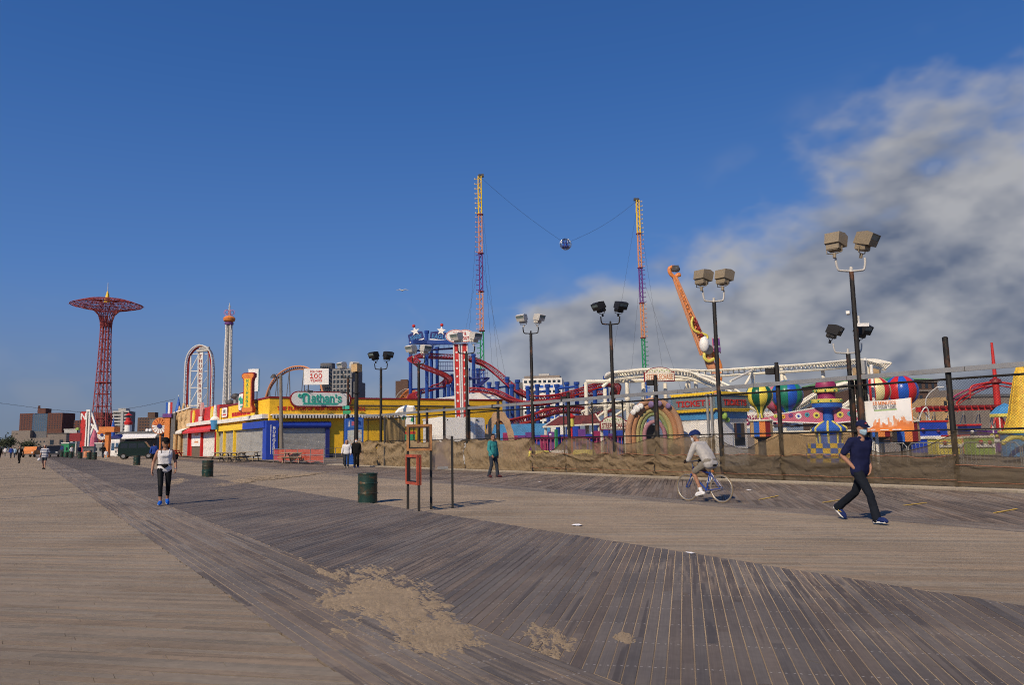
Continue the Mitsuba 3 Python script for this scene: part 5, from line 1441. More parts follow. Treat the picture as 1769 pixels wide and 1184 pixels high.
es = thing('coaster_sign', 'navy sign with white stars on top of the blue coaster columns', 'sign')
for (a, b, h_, w_) in (((-88.88,41.04,14.47), (-87.88,42.6,14.96), 1.05, "SOARIN'"), ((-87.4,43.35,14.86), (-86.09,45.41,14.59), 0.95, 'EAGLE')):
    a, b = np.array(a), np.array(b)
    x = (b - a) / np.linalg.norm(b - a)
    L = np.linalg.norm(b - a)
    y = np.cross(np.cross(x, U_), x)
    put(es, 'board', M().prism([(0, -h_ / 2), (L, -h_ / 2), (L, h_ / 2), (L * 0.5, h_ * 0.75), (0, h_ / 2)], (a, x, y), -0.2), 'navy_paint')
    n_ = np.cross(x, y)
    put(es, 'lettering', M().text(w_, 0.55, (a + x * L / 2 - y * 0.30 + n_ * 0.01, x, y), 0.04, width=L * 0.8), 'sky_paint')
    put(es, 'star', M().prism(star(0.62), (a + x * L * 0.55 + y * 0.75 + n_ * 0.02, x, y), 0.08), 'clean_white')
    put(es, 'finial', M().ball(a + x * L * 0.55 + y * 1.5, 0.22, 1), 'red_paint')
    put(es, 'edge', M().bar(a - y * h_ / 2, a + x * L - y * h_ / 2, 0.14), 'clean_white')

# red star pylon with the white oval
ts = thing('star_pylon', 'red pylon with white stars under a white oval reading twist & shout', 'sign')
tb = np.array((-54.49,29.87,0))
S_ = 62 / 1321
zz = lambda y: 1.53 + (760.5 - y) * S_
for i, (xa, xb, xc, xd) in enumerate(((786, 795, 790.5, 798), (800, 809, 801.5, 810.5))):
    ox = lambda p: (p - 799) * S_
    yaw = 0.25 if i == 0 else -0.25
    put(ts, 'panel', M().prism([(ox(xa), zz(595)), (ox(xb), zz(595)), (ox(xd), 0), (ox(xc), 0)][::-1], (tb - _f * (0.02 * i), CAMR, U_), 0.3), 'red_paint')
    for s_, (p0, p1) in enumerate(((xa - 0.4, xc - 0.4), (xb + 0.4, xd + 0.4))):
        put(ts, 'border', M().bar(tb + CAMR * ox(p0) - _f * 0.33 + U_ * zz(595), tb + CAMR * ox(p1) - _f * 0.33, 0.08, 0.08), 'clean_white')
    for k, y in enumerate(np.linspace(610, 722, 9)):
        t = (zz(595) - zz(y)) / zz(595)
        xm = (xa + xb) / 2 * (1 - t) + (xc + xd) / 2 * t
        put(ts, 'star', M().prism(star(0.125), (tb + CAMR * ox(xm) + U_ * zz(y) - _f * 0.31, CAMR, U_), 0.03), 'clean_white')
put(ts, 'divider', M().bar(tb + CAMR * (797.6 - 799) * S_ - _f * 0.2 + U_ * zz(595), tb + CAMR * (800 - 799) * S_ - _f * 0.2, 0.10, 0.06), 'clean_white')
oval = lambda a, b: [(a * math.cos(t), b * math.sin(t)) for t in np.linspace(0, 2 * math.pi, 41)[:-1]]
oc = tb + U_ * zz(582.5) - _f * 0.36
ov = shapely.Polygon([(x - 9 * S_, y) for x, y in oval(17.5 * S_, 11.5 * S_)]).union(shapely.Polygon([(x + 7 * S_, y) for x, y in oval(15.5 * S_, 11.2 * S_)]))
put(ts, 'oval', M().prism(ov, (oc, CAMR, U_), 0.3), 'clean_white')
put(ts, 'oval_edge', M().prism(ov.buffer(-0.025).difference(ov.buffer(-0.065)), (oc - _f * 0.303, CAMR, U_), 0.012), 'red_paint')
m_ = M().text('TWIST &', 0.24, (oc - _f * 0.31 - CAMR * 2 * S_ + U_ * 0.08, CAMR, U_), 0.03, width=1.05)
m_.text('SHOUT', 0.24, (oc - _f * 0.31 + CAMR * 5 * S_ - U_ * 0.30, CAMR, U_), 0.03, width=0.85)
put(ts, 'lettering', m_, 'red_paint')

# gull
gl = np.array((-64.45,29.12,15.44))
k_ = thing('gull', 'small gull gliding above the restaurant', 'bird')
put(k_, 'body', M().ball(gl, 0.09, 2, (2.2, 0.8, 0.8)), 'concrete_far', smooth=True)
for s_ in (-1, 1):
    w0, w1, w2 = gl + np.array([0.05, 0.04 * s_, 0.02]), gl + CAMR * 0.28 * s_ + U_ * 0.09, gl + CAMR * 0.58 * s_ + U_ * 0.03
    put(k_, 'wing', M().tube([w0, w1, w2], [0.05, 0.035, 0.01], 4), 'concrete_far')
solo('overhead_cable', 'thin overhead cable sagging across the sky at the far left', 'cable', M().tube(curve([(-135.12,-7.27,8.69), (-134.82,-3.08,8.13), (-133.48,2.74,7.26), (-132.51,7.98,6.8), (-132.08,14.23,7.43), (-131.86,20.15,8.83)], 30), 0.022, 4), 'wire')
# ------------------------------------------------------------------ rides and booths behind the fence
# pale storage shed with roller shutters
sh = thing('shutter_kiosk', 'pale kiosk with two closed roller shutters behind the fence', 'kiosk')
c0 = np.array((-43.21,22.44,0))
ca, cb = np.array((-43.59,25.57,0)), np.array((-48.94,23.69,0))
xr = (ca - c0) / np.linalg.norm(ca - c0)
xl = (c0 - cb) / np.linalg.norm(c0 - cb)
wr, wl = np.linalg.norm(ca - c0), np.linalg.norm(c0 - cb)
put(sh, 'wall', M().prism([(0, 0), (wr, 0), (wr, 2.75), (wr - 0.05, 2.88), (wr - 0.18, 2.95), (0, 2.95)], (c0, xr, U_), -2.2), 'clean_white')
put(sh, 'wall', M().prism([(0, 0), (wl - 0.01, 0), (wl - 0.01, 2.94), (0, 2.94)], (cb, xl, U_), -2.0), 'clean_white')
put(sh, 'roof_edge', M().bar(cb + U_ * 2.98, c0 + U_ * 2.98, 0.12, 0.08), 'white_paint')
mat('shutter_white', worn((0.66, 0.67, 0.68), 0.15, 0.6, 0.1), 0.45, 0.1)
roller(sh, 'shutter_curtain', (c0 + xr * 0.35, xr), wr - 0.62, 2.5, 'shutter_white', 0.09)
roller(sh, 'shutter_curtain', (cb + xl * 0.12, xl), wl - 0.35, 2.55, 'shutter_white', 0.09)
m_ = M()
nr = np.cross(xr, U_)
for a in (0.12, 1.05, 1.45, 1.85, 2.4):
    m_.bar(c0 + xr * a + U_ * 2.80 + nr * 0.03, c0 + xr * (a + 0.16) + U_ * 2.80 + nr * 0.03, 0.06, 0.06)
put(sh, 'vent', m_, 'dark_grey')

# painted cart against the yellow wall
cart = thing('food_cart', 'food cart with white and green canopy behind brown tarpaulin', 'food cart')
cc = facing((-45.94,20.95,0))
k5 = 50 / 1321
put(cart, 'canopy', M().tube([cc[0] + CAMR * a * k5 + U_ * (1.53 + (763 - b) * k5) for a, b in ((-15, 716), (-9, 709), (2, 705), (14, 706), (15, 712))], 0.14, 6), 'clean_white', smooth=40)
put(cart, 'canopy_panel', M().prism([(-12 * k5, 3.4), (15 * k5, 3.4), (15 * k5, 3.72), (-8 * k5, 3.6)], (cc[0], CAMR, U_), 0.2), 'white_paint')
put(cart, 'front_panel', M().prism([(-8 * k5, 2.45), (18 * k5, 2.45), (18 * k5, 3.15), (-8 * k5, 3.15)], (cc[0], CAMR, U_), 0.25), 'clean_white')
put(cart, 'leaf_print', M().prism([(-6 * k5, 2.9), (2 * k5, 2.9), (3 * k5, 3.1), (-4 * k5, 3.1)], (cc[0] - _f * 0.252, CAMR, U_), 0.01).prism([(10 * k5, 2.8), (15 * k5, 2.7), (16 * k5, 3.0), (12 * k5, 3.05)], (cc[0] - _f * 0.252, CAMR, U_), 0.01), 'green_paint')
put(cart, 'counter', M().prism([(-6 * k5, 1.3), (17 * k5, 1.3), (17 * k5, 1.95), (-6 * k5, 1.95)], (cc[0], CAMR, U_), 0.3), 'green_paint')
put(cart, 'stripe', M().prism([(-6 * k5, 1.96), (18 * k5, 1.96), (18 * k5, 2.12), (-6 * k5, 2.12)], (cc[0], CAMR, U_), 0.32), 'red_paint')
put(cart, 'body', M().prism([(-6 * k5, 0), (17 * k5, 0), (17 * k5, 1.29), (-6 * k5, 1.29)], (cc[0], CAMR, U_), 0.2), 'lemon_paint')
tp_ = thing('tarpaulin', 'brown stained tarpaulin hung behind the fence before the yellow wall', 'tarpaulin')
mat('tarp_brown', proc(lambda p, n, uv: mix(mix((0.44, 0.31, 0.13), (0.28, 0.21, 0.12), fbm(p.x * 1.3, p.y * 1.3, p.z, 4)), (0.42, 0.10, 0.05), smoothstep(0.55, 0.72, fbm(p.x * 1.1 + 9, p.y * 1.1, p.z * 2.2, 4)) * smoothstep(2.3, 1.5, p.z))), 0.9)
n_ = 40
u = np.linspace(0, 1, n_)
v = []
for i in range(n_):
    for j in range(8):
        o = np.array((-43.89,18.59,0)) + (np.array((-44.1,20.11,0)) - np.array((-43.89,18.59,0))) * u[i]
        v.append(o + U_ * (0.8 + (2.15 + 0.15 * math.sin(i * 0.5)) * j / 7) + _f * (0.025 * math.sin(i * 0.7 + j * 0.5) + 0.02 * math.sin(i * 0.23 - j * 0.6)))
put(tp_, 'sheet', M().raw(v, [[i * 8 + j, (i + 1) * 8 + j, (i + 1) * 8 + j + 1, i * 8 + j + 1] for i in range(n_ - 1) for j in range(7)]), 'tarp_brown', smooth=True)
put(tp_, 'pole', M().cyl((-43.87,18.62,0), np.array((-43.87,18.62,0)) + U_ * 3.0, 0.04, n=6).cyl((-44.12,20.08,0), np.array((-44.12,20.08,0)) + U_ * 3.0, 0.04, n=6), 'dark_grey')

# tan foam arch
ar = thing('foam_arch', 'tan pointed arch with a scalloped edge standing behind the fence', 'arch')
k4 = 42 / 1321
out_, inn = [], []
for t in np.linspace(0, math.pi, 60):
    w = 1 + 0.035 * abs(math.sin(t * 9))
    out_.append((-27 * k4 * math.cos(t) * w, 3.0 * (math.sin(t) ** 0.75) * w))
    inn.append((-17.5 * k4 * math.cos(t), 2.55 * (math.sin(t) ** 0.8)))
arch = shapely.Polygon([(-27 * k4, 0)] + out_ + [(27 * k4, 0)]).difference(shapely.Polygon([(-17.5 * k4, -0.1)] + inn + [(17.5 * k4, -0.1)]))
put(ar, 'arch', M().prism(arch, (np.array((-35.83,21.94,0)), CAMR, U_), 0.28), 'tan_foam')
put(ar, 'centre_post', M().bar(np.array((-36.13,22.01,0)), np.array((-36.13,22.01,0)) + U_ * 2.6, 0.14, 0.1), 'tan_foam')
bp = thing('blue_panel_wall', 'long light blue panel wall behind the tan arch', 'wall')
fr = facing((-53.76,34.72,0))
block(bp, 'panel', fr, 110 * 64 / 1321, 2.75, 0.3, 'sky_paint')
put(bp, 'post', M().bar(fr[0] + _f * 0.15, fr[0] + _f * 0.15 + U_ * 2.9, 0.2), 'dark_grey')
wp = thing('notice_board', 'white and green notice board seen through the tan arch', 'notice panel')
block(wp, 'panel', facing((-42.87,25.76,0)), 0.85, 1.9, 0.08, 'clean_white')
block(wp, 'green_stripe', facing((-42.93,25.49,0)), 0.24, 1.9, 0.08, 'green_paint')
fb = thing('picket_booth', 'row of purple, magenta and blue ride panels under the red roof', 'ride booth')
cols = ['magenta_paint', 'magenta_paint', 'purple_paint', 'purple_paint', 'royal_blue', 'magenta_paint', 'purple_paint', 'royal_blue', 'royal_blue', 'royal_blue', 'purple_paint', 'royal_blue', 'magenta_paint', 'royal_blue', 'purple_paint', 'royal_blue']
k52 = 52 / 1321
for i, c in enumerate(cols):
    x0 = 876 + i * 12.9
    h_ = 1.75 + (0.2 if i % 3 == 0 else 0) + (0.35 if i in (9, 10, 13) else 0)
    block(fb, 'panel', facing((-41.9,31.01,0) + CAMR * (x0 - 980) * k52 - _f * (0.05 * (i % 3))), 12.7 * k52, h_, 0.25, c)
m_ = M()
for i in range(34):
    p = (-41.57,30.77,0) + CAMR * (880 + i * 6 - 980) * k52
    m_.bar(p, p + U_ * 1.45, 0.05, 0.03)
put(fb, 'pickets', m_, 'pink_paint', kind='stuff')
put(fb, 'top_beam', M().bar((-41.74,30.89,0) + CAMR * -104 * k52 + U_ * 1.55, (-41.74,30.89,0) + CAMR * 100 * k52 + U_ * 1.55, 0.12), 'magenta_paint')
put(fb, 'green_post', M().bar((-41.81,30.03,0), np.array((-41.81,30.03,0)) + U_ * 2.1, 0.16), 'green_paint')
put(fb, 'lamp_ball', M().ball(np.array((-41.93,29.65,0)) + U_ * 1.75, 0.09, 2).ball(np.array((-40.44,31.99,0)) + U_ * 1.8, 0.08, 2), 'clean_white', smooth=True)
for px_, c in ((930, 'lemon_paint'), (1008, 'lemon_paint'), (968, 'clean_white')):
    t = thing('ride_car', {930: 'yellow ride car behind the netting, left', 1008: 'yellow ride car behind the netting, right', 968: 'white ride car between the two yellow ones'}[px_], 'ride car')
    p = np.array((-37.25,27.14,0)) + CAMR * (px_ - 970) * 46 / 1321
    put(t, 'body', M().lathe([(0, 0.15), (0.55, 0.15), (0.75, 0.45), (0.62, 0.80), (0, 0.82)], p, 14), c, smooth=40)
    put(t, 'seat', M().box(p + U_ * 0.95, (0.7, 0.2, 0.4), AZ_F), 'dark_grey')
hr = thing('hip_roof_pavilion', 'small pavilion with a dark red shingled hip roof and cream trim', 'pavilion')
o_ = np.array((-46.5,34.96,0))
k58 = 58 / 1321
q = [o_ + CAMR * a * k58 + _f * b + U_ * z for a, b, z in ((-52, -1.5, 2.35), (46, -1.5, 2.5), (46, 3.5, 2.5), (-52, 3.5, 2.35), (-22, 1.0, 3.15), (42, 1.0, 3.3))]
put(hr, 'roof', M().raw(q, [[0, 1, 5, 4], [2, 3, 4, 5], [1, 2, 5, 5], [3, 0, 4, 4]]), 'roof_red')
put(hr, 'trim', M().bar(q[0], q[1], 0.12, 0.12).bar(q[0], q[4], 0.1, 0.1).bar(q[1], q[5], 0.1, 0.1), 'cream_steel')
for a in (-48, -10, 42):
    put(hr, 'post', M().bar(o_ + CAMR * a * k58 - _f * 1.3, o_ + CAMR * a * k58 - _f * 1.3 + U_ * 2.4, 0.14), 'cream_steel')
yl = thing('traffic_lamp', 'yellow and red lamp column beside the red roof', 'lamp')
p = np.array((-37.72,28.27,0))
put(yl, 'column', M().cyl(p, p + U_ * 2.2, 0.06, n=8), 'red_paint')
put(yl, 'lamp', M().cyl(p + U_ * 2.2, p + U_ * 2.72, 0.17, n=12), 'lemon_paint', smooth=40)
put(yl, 'cap', M().lathe([(0.22, 0), (0.25, 0.1), (0, 0.3)], p + U_ * 2.72, 12), 'red_paint', smooth=40)


def park_sign(name_label, o, w, h, arch_h, letter, posts=None):
    t = thing('ride_sign', name_label, 'sign')
    import shapely.affinity as aff
    top = shapely.Polygon([(-w * 0.42, 0)] + [(-w * 0.42 * math.cos(a), arch_h * math.sin(a)) for a in np.linspace(0, math.pi, 21)] + [(w * 0.42, 0)])
    put(t, 'frame', M().prism(shapely.box(-w / 2 - 0.07, -h - 0.06, w / 2 + 0.07, 0.06).union(top.buffer(0.05)), (o + _f * 0.02, CAMR, U_), 0.14), 'dark_red')
    put(t, 'panel', M().prism(shapely.box(-w / 2, -h, w / 2, -0.01), (o - _f * 0.125, CAMR, U_), 0.03), 'cream_steel')
    put(t, 'arch_panel', M().prism(top, (o - _f * 0.13, CAMR, U_), 0.03), 'cream_steel')
    m = M()
    for i in range(9):
        a = -0.34 + 0.085 * i
        m.ball(o - _f * 0.165 + CAMR * w * a + U_ * arch_h * (0.30 + 0.22 * (i % 2)), arch_h * 0.17, 1, (1, 0.4, 0.8))
    put(t, 'garland', m, 'lime_paint', smooth=True)
    put(t, 'lettering', M().text('STEEPLECHASE', h * 0.66, (o - _f * 0.158 - U_ * h * 0.85, CAMR, U_), 0.02, width=w * 0.93), letter)
    if posts:
        for a in (-w * 0.46, w * 0.46):
            put(t, 'post', M().bar(o + CAMR * a + _f * 0.1 - U_ * o[2], o + CAMR * a + _f * 0.1 - U_ * 0.1, 0.12), 'cream_steel')


park_sign('cream arched sign reading STEEPLECHASE on the white coaster', np.array((-39.95,37.78,5.97)), 2.02, 0.56, 0.36, 'salmon_paint')
park_sign('lower cream STEEPLECHASE sign seen through the fence', np.array((-35.56,29.79,2.43)), 1.55, 0.42, 0.30, 'dark_red', True)

# white steeplechase coaster
wc = thing('white_coaster', 'cream white steel coaster with ladder-like track along the park', 'roller coaster')
track(wc, [(-46.41,38.81,6.2), (-45.01,38.22,6.38), (-43.79,38.27,6.37), (-42.71,39.03,6.44), (-41.89,40.31,6.41), (-40.72,41.22,6.23), (-39.8,41.74,5.91), (-38.6,41.75,5.44), (-37.35,41.86,4.84), (-35.99,42.13,3.95), (-34.82,43.03,3.27)], 60, 1.0, 'cream_steel', r=0.085, sag=0.42)
track(wc, [(-46.41,38.81,6.2), (-47.41,40.02,6.68), (-47.98,41.93,6.98), (-47.56,44.44,7.1), (-45.21,48.12,6.89), (-42.44,50.6,6.95), (-39.1,52.13,6.94), (-36.61,52.32,6.9), (-34.52,51.87,6.84), (-32.54,51.25,6.71), (-31.01,50.86,6.3)], 84, 1.0, 'cream_steel', r=0.085, sag=0.42)
track(wc, [(-47.7,36.78,3.52), (-47.09,37.75,4.04), (-46.35,38.9,4.24), (-45.62,40.04,4.04), (-44.66,41.56,3.69), (-43.45,43.45,3.37)], 40, 1.0, 'cream_steel', r=0.085, sag=0.4)
track(wc, [(-36.47,46.96,3.11), (-35.88,47.88,3.76), (-35.28,48.81,4.41), (-34.58,49.91,4.9), (-34.49,51.91,5.28)], 36, 1.0, 'cream_steel', r=0.085, sag=0.4)
track(wc, [(-32.18,46.24,2.93), (-31.63,47.1,3.46), (-31.07,47.97,4.15), (-30.63,48.67,4.6)], 30, 1.0, 'cream_steel', r=0.085, sag=0.4)


def ccol(p, r=0.15):
    p = np.asarray(p, float)
    put(wc, 'column', M().cyl((p[0], p[1], 0), p, r, n=10).cyl(p - U_ * 1.4, p - U_ * 1.2, r * 1.4, n=10), 'cream_steel', smooth=40)


for c_ in ((-46.7,36.49,5.75), (-45.92,37.72,5.23), (-44.23,38.5,5.67), (-45.07,40.9,5.79), (-44.15,42.36,5.66), (-41.72,42.45,6.02), (-41.42,42.91,5.7), (-40.09,43.14,5.13), (-42.45,50.6,6.78), (-40.51,51.78,6.8), (-37.45,52.85,6.84), (-34.48,51.93,6.67), (-32.62,51.13,6.55)):
    ccol(c_)
m_ = M()
for a, b, r in (((-46.7,36.49,5.8), (-45.5,38.38,5.8), 0.15), ((-45.5,38.38,5.8), (-44.3,40.26,5.8), 0.15), ((-44.7,40.57,5.86), (-41.39,42.95,5.74), 0.13), ((-46.01,37.57,5.37), (-45.64,38.16,5.99), 0.13), ((-40.17,43.01,5.52), (-39.35,44.3,4.37), 0.13), ((-39.31,44.35,5.49), (-42.45,50.6,6.78), 0.09), ((-42.17,49.17,5.4), (-42.46,50.59,6.59), 0.10), ((-44.76,41.39,4.41), (-44.47,41.85,5.58), 0.09), ((-41.98,42.04,4.27), (-41.72,42.44,5.93), 0.09), ((-46.66,36.56,4.01), (-44.87,39.37,3.82), 0.12), ((-40.51,51.77,6.66), (-40.2,52.26,5.33), 0.10), ((-46.56,36.71,2.68), (-45.58,38.25,3.98), 0.1), ((-46.09,37.45,2.44), (-44.86,39.37,3.95), 0.1)):
    m_.cyl(a, b, r, n=8)
put(wc, 'beam', m_, 'cream_steel', smooth=40)

# rainbow arch
for nm_, c_ in (('faded_salmon', (0.46, 0.25, 0.15)), ('faded_orange', (0.45, 0.22, 0.11)), ('faded_yellow', (0.42, 0.36, 0.15)), ('faded_green', (0.24, 0.30, 0.13)), ('faded_pink', (0.38, 0.18, 0.23)), ('faded_violet', (0.22, 0.16, 0.34))):
    mat(nm_, worn(c_, 0.5, 3.0, 0.2, (0.30, 0.24, 0.18)), 0.7)
rb = thing('rainbow_arch', 'inflatable rainbow arch with white cloud behind the fence', 'inflatable arch')
k38 = 38 / 1321
rc = np.array((-28.3,26.3,0))
for i, (ra, c) in enumerate(((45, 'faded_salmon'), (36.5, 'faded_orange'), (29, 'faded_yellow'), (22.5, 'faded_green'))):
    pts = [rc + CAMR * (-ra * k38 * math.cos(t)) + U_ * (1.60 + (ra * k38 + 0.38) * math.sin(t)) + _f * 0.05 * i for t in np.linspace(0, math.pi, 33)]
    pts = [pts[0] * [1, 1, 0]] + pts + [pts[-1] * [1, 1, 0]]
    put(rb, 'band', M().tube(pts, (0.155, 0.14, 0.125, 0.11)[i], 10), c, smooth=60)
pts = [rc + CAMR * (-17.5 * k38 * math.cos(t)) + U_ * (1.55 + 17.5 * k38 * 1.35 * math.sin(t)) for t in np.linspace(0, math.pi, 25)]
put(rb, 'band', M().tube([pts[0] * [1, 1, 0]] + pts + [pts[-1] * [1, 1, 0]], 0.10, 10), 'faded_pink', smooth=60)
for (px_, py_, r_, c) in ((1101, 707, 0.20, 'clean_white'), (1095, 713, 0.15, 'clean_white'), (1108, 703, 0.16, 'clean_white'), (1126, 700, 0.17, 'faded_violet'), (1140, 699, 0.15, 'faded_violet'), (1155, 703, 0.15, 'faded_violet')):
    p = rc + CAMR * (px_ - 1131) * k38 + U_ * (1.53 + (754 - py_) * k38) - _f * 0.16
    put(rb, 'cloud', M().ball(p, r_, 2, (1.2, 0.6, 1)), c, smooth=True)
put(rb, 'doorway', M().prism([(-14 * k38, 0)] + [(-14 * k38 * math.cos(t), 1.5 + 0.62 * math.sin(t)) for t in np.linspace(0, math.pi, 15)] + [(14 * k38, 0)], (rc + _f * 0.9, CAMR, U_), 0.1), 'dark_grey')

# ticket booth
mat('booth_blue', worn((0.10, 0.20, 0.30), 0.3, 2.0), 0.6)
mat('board_grey', worn((0.16, 0.21, 0.24), 0.3, 2.0), 0.6)
tk = thing('ticket_booth', 'blue ticket booth with gold fringe and red lettering TICKETS', 'ticket booth')
k39 = 39 / 1321
c1, cl_, cr_ = np.array((-26.23,28.61,0)), np.array((-29.21,28.59,0)), np.array((-26.49,30.99,0))
xl_, xr_ = (c1 - cl_), (cr_ - c1)
wl, wr = np.linalg.norm(xl_), np.linalg.norm(xr_)
xl_, xr_ = xl_ / wl, xr_ / wr
for o, x, w, nm in ((cl_, xl_, wl, 'TICKETS'), (c1, xr_, wr, 'TICKETS')):
    nn = np.cross(x, U_)
    put(tk, 'wall', M().prism([(0, 0), (w - 0.01, 0), (w - 0.01, 2.3), (0, 2.3)], (o - nn * 0.06, x, U_), -0.15), 'white_paint')
    put(tk, 'blue_band', M().prism([(-0.02, 2.31), (w, 2.31), (w, 2.72), (-0.02, 2.72)], (o, x, U_), -0.2), 'sky_paint')
    put(tk, 'sign_panel', M().prism([(-0.1, 2.74), (w + 0.08, 2.74), (w + 0.08, 3.5), (-0.1, 3.5)], (o + nn * 0.12, x, U_), -0.3), 'booth_blue')
    put(tk, 'sign_panel', M().prism([(0.04, 2.86), (w - 0.06, 2.86), (w - 0.06, 3.40), (0.04, 3.40)], (o + nn * 0.125, x, U_), 0.015), 'board_grey')
    put(tk, 'lettering', M().text(nm, 0.28, (o + nn * 0.145 + x * (w / 2) + U_ * 2.98, x, U_), 0.03, width=w * 0.78), 'red_paint')
    for z_ in (2.70, 3.52):
        m = M()
        for i in range(int(w / 0.10)):
            m.prism([(0, 0), (0.10, 0), (0.10, -0.05), (0.05, -0.12), (0, -0.05)], (o + nn * (0.16 if z_ > 3 else 0.14) + x * i * 0.10 + U_ * (z_ + 0.08), x, U_), 0.04)
        put(tk, 'fringe', m.bar(o + nn * 0.15 - x * 0.1 + U_ * (z_ + 0.10), o + nn * 0.15 + x * (w + 0.1) + U_ * (z_ + 0.10), 0.1, 0.05), 'yellow_paint')
    put(tk, 'window', M().prism([(w * 0.12, 1.0), (w * 0.46, 1.0), (w * 0.46, 2.1), (w * 0.12, 2.1)], (o - nn * 0.055, x, U_), 0.03), 'clean_white')
    put(tk, 'window', M().prism([(w * 0.54, 1.0), (w * 0.88, 1.0), (w * 0.88, 2.1), (w * 0.54, 2.1)], (o - nn * 0.055, x, U_), 0.03), 'glass_dark' if x is xr_ else 'clean_white')
for o_, r_ in ((c1 + xr_ * 0.35 + U_ * 2.45 + np.cross(xr_, U_) * 0.08, 0.2), (c1 + xr_ * 0.62 + U_ * 2.25 + np.cross(xr_, U_) * 0.08, 0.14), (cl_ + xl_ * 0.1 + U_ * 2.42 + np.cross(xl_, U_) * 0.08, 0.14)):
    put(tk, 'leaf_ornament', M().ball(o_, r_, 2, (0.9, 0.6, 0.9)), 'lime_paint', smooth=True)

# samba balloon ride
bl = thing('balloon_ride', 'balloon ride with blue hub, pink flowered arms and yellow checked base', 'carousel')
k42 = 42 / 1321
hb = np.array((-26.17,37.07,0))
zb = lambda y: 1.53 + (748.5 - y) * k42
H = lambda prof, m, nm, n=28: put(bl, nm, M().lathe([(r * k42, zb(y)) for r, y in prof], hb, n), m, smooth=40)
H([(0, 658), (14, 660), (17, 666), (16, 672)], 'magenta_paint', 'crown')
H([(18, 672), (19.5, 674), (19.5, 679), (17, 680)], 'lemon_paint', 'crown_band')
H([(15.5, 680), (14, 686), (16, 691)], 'magenta_paint', 'crown')
H([(24, 691), (25.5, 692), (25.5, 697), (24, 698)], 'lemon_paint', 'crown_band')
H([(23, 697.5), (24.5, 699), (24.5, 705), (16, 709), (9.5, 711), (9, 730)], 'sign_blue', 'drum')
H([(9.2, 729), (19, 734), (28, 741), (28, 745), (20, 747), (19, 767)], 'sign_blue', 'flared_base')
for k in range(8):
    a = AZ_F + math.pi + 0.35 + k * math.pi / 4
    d_ = np.array([math.cos(a), math.sin(a), 0])
    put(bl, 'yellow_stripe', M().tube([hb + d_ * r * k42 + U_ * zb(y) for r, y in ((9.6, 729), (19.5, 734), (28.4, 741), (28.4, 745), (20.4, 747.5), (19.4, 766))], 0.06, 5), 'lemon_paint')
    put(bl, 'bulb', M().ball(hb + d_ * 20.2 * k42 + U_ * zb(676.5), 0.05, 1).ball(hb + np.array([math.cos(a + .3), math.sin(a + .3), 0]) * 26 * k42 + U_ * zb(694.5), 0.05, 1), 'green_paint')
nb = 20
for j, (y0, y1) in enumerate(((766, 774), (774, 783), (783, 791), (791, 798))):
    for i in range(nb):
        a0, a1 = 2 * math.pi * i / nb, 2 * math.pi * (i + 1) / nb
        r_ = (37 + j * 1.0) * k42
        put(bl, 'base_panel', M().raw([hb + np.array([math.cos(a) * r_, math.sin(a) * r_, zb(y)]) for a, y in ((a0, y1), (a1, y1), (a1, y0), (a0, y0))] + [hb + np.array([0, 0, zb(y0) - 0.005 * j])], [[0, 1, 2, 3], [3, 2, 4, 4]]), 'yellow_paint' if (i + j) % 2 else 'sign_blue')


def flower(o, x, r, c1_, c2_):
    m = M()
    n = np.cross(x, U_)
    for k in range(8):
        a = k * math.pi / 4
        c = o + (x * math.cos(a) + U_ * math.sin(a)) * r * 0.62
        m.prism([(r * 0.34 * math.cos(t), r * 0.34 * math.sin(t)) for t in np.linspace(0, 2 * math.pi, 9)[:-1]], (c, x, U_), 0.015 + 0.002 * (k % 2))
    k_ = put(bl, 'flower', m, c1_)
    put(bl, 'flower_centre', M().prism([(r * 0.4 * math.cos(t), r * 0.4 * math.sin(t)) for t in np.linspace(0, 2 * math.pi, 11)[:-1]], (o + n * 0.014, x, U_), 0.02), c2_)


for k, (a_, L) in enumerate(((2.9, 3.2), (-0.30, 2.6), (1.85, 3.0), (0.75, 3.0))):
    # arms turn round the hub; a_ is measured from the view's right
    x = CAMR * math.cos(a_) + _f * math.sin(a_)
    o = hb + x * 9 * k42
    for sd in (-1, 1):
        n = np.cross(x, U_) * sd
        m = M().prism([(0, zb(732)), (L, zb(726)), (L, zb(719)), (0, zb(704))], (o + n * 0.22, x, U_), 0.03 * sd)
        put(bl, 'arm_panel', m, 'pink_paint')
        put(bl, 'arm_edge', M().bar(o + n * 0.24 + U_ * zb(704), o + n * 0.24 + x * L + U_ * zb(719), 0.06).bar(o + n * 0.24 + U_ * zb(732), o + n * 0.24 + x * L + U_ * zb(726), 0.06), 'clean_white')
        if (x @ CAMR < 0 and sd == 1) or (x @ CAMR > 0 and sd == 1) or True:
            xx = x if sd == 1 else -x
            if (np.cross(xx, U_) @ _f) < 0.2:
                for q_, (t_, r_, ca, cb_) in enumerate(((0.32, 0.19, 'lemon_paint', 'dark_grey'), (0.80, 0.14, 'teal_paint', 'navy_paint'), (1.25, 0.18, 'clean_white', 'royal_blue'), (1.65, 0.13, 'purple_paint', 'magenta_paint'), (2.05, 0.12, 'yellow_paint', 'dark_red'), (2.45, 0.11, 'lemon_paint', 'lime_paint'))):
                    if t_ < L - 0.2:
                        flower(o + x * t_ + n * 0.262 + U_ * (zb(718) + 0.05 * (q_ % 2) - 0.02 * t_), xx, r_, ca, cb_)
    put(bl, 'arm_light', M().tube([o + x * t + U_ * (zb(735) - 0.03 * math.sin(t * 9)) for t in np.linspace(0.2, L, 12)], 0.05, 5), 'dark_grey')


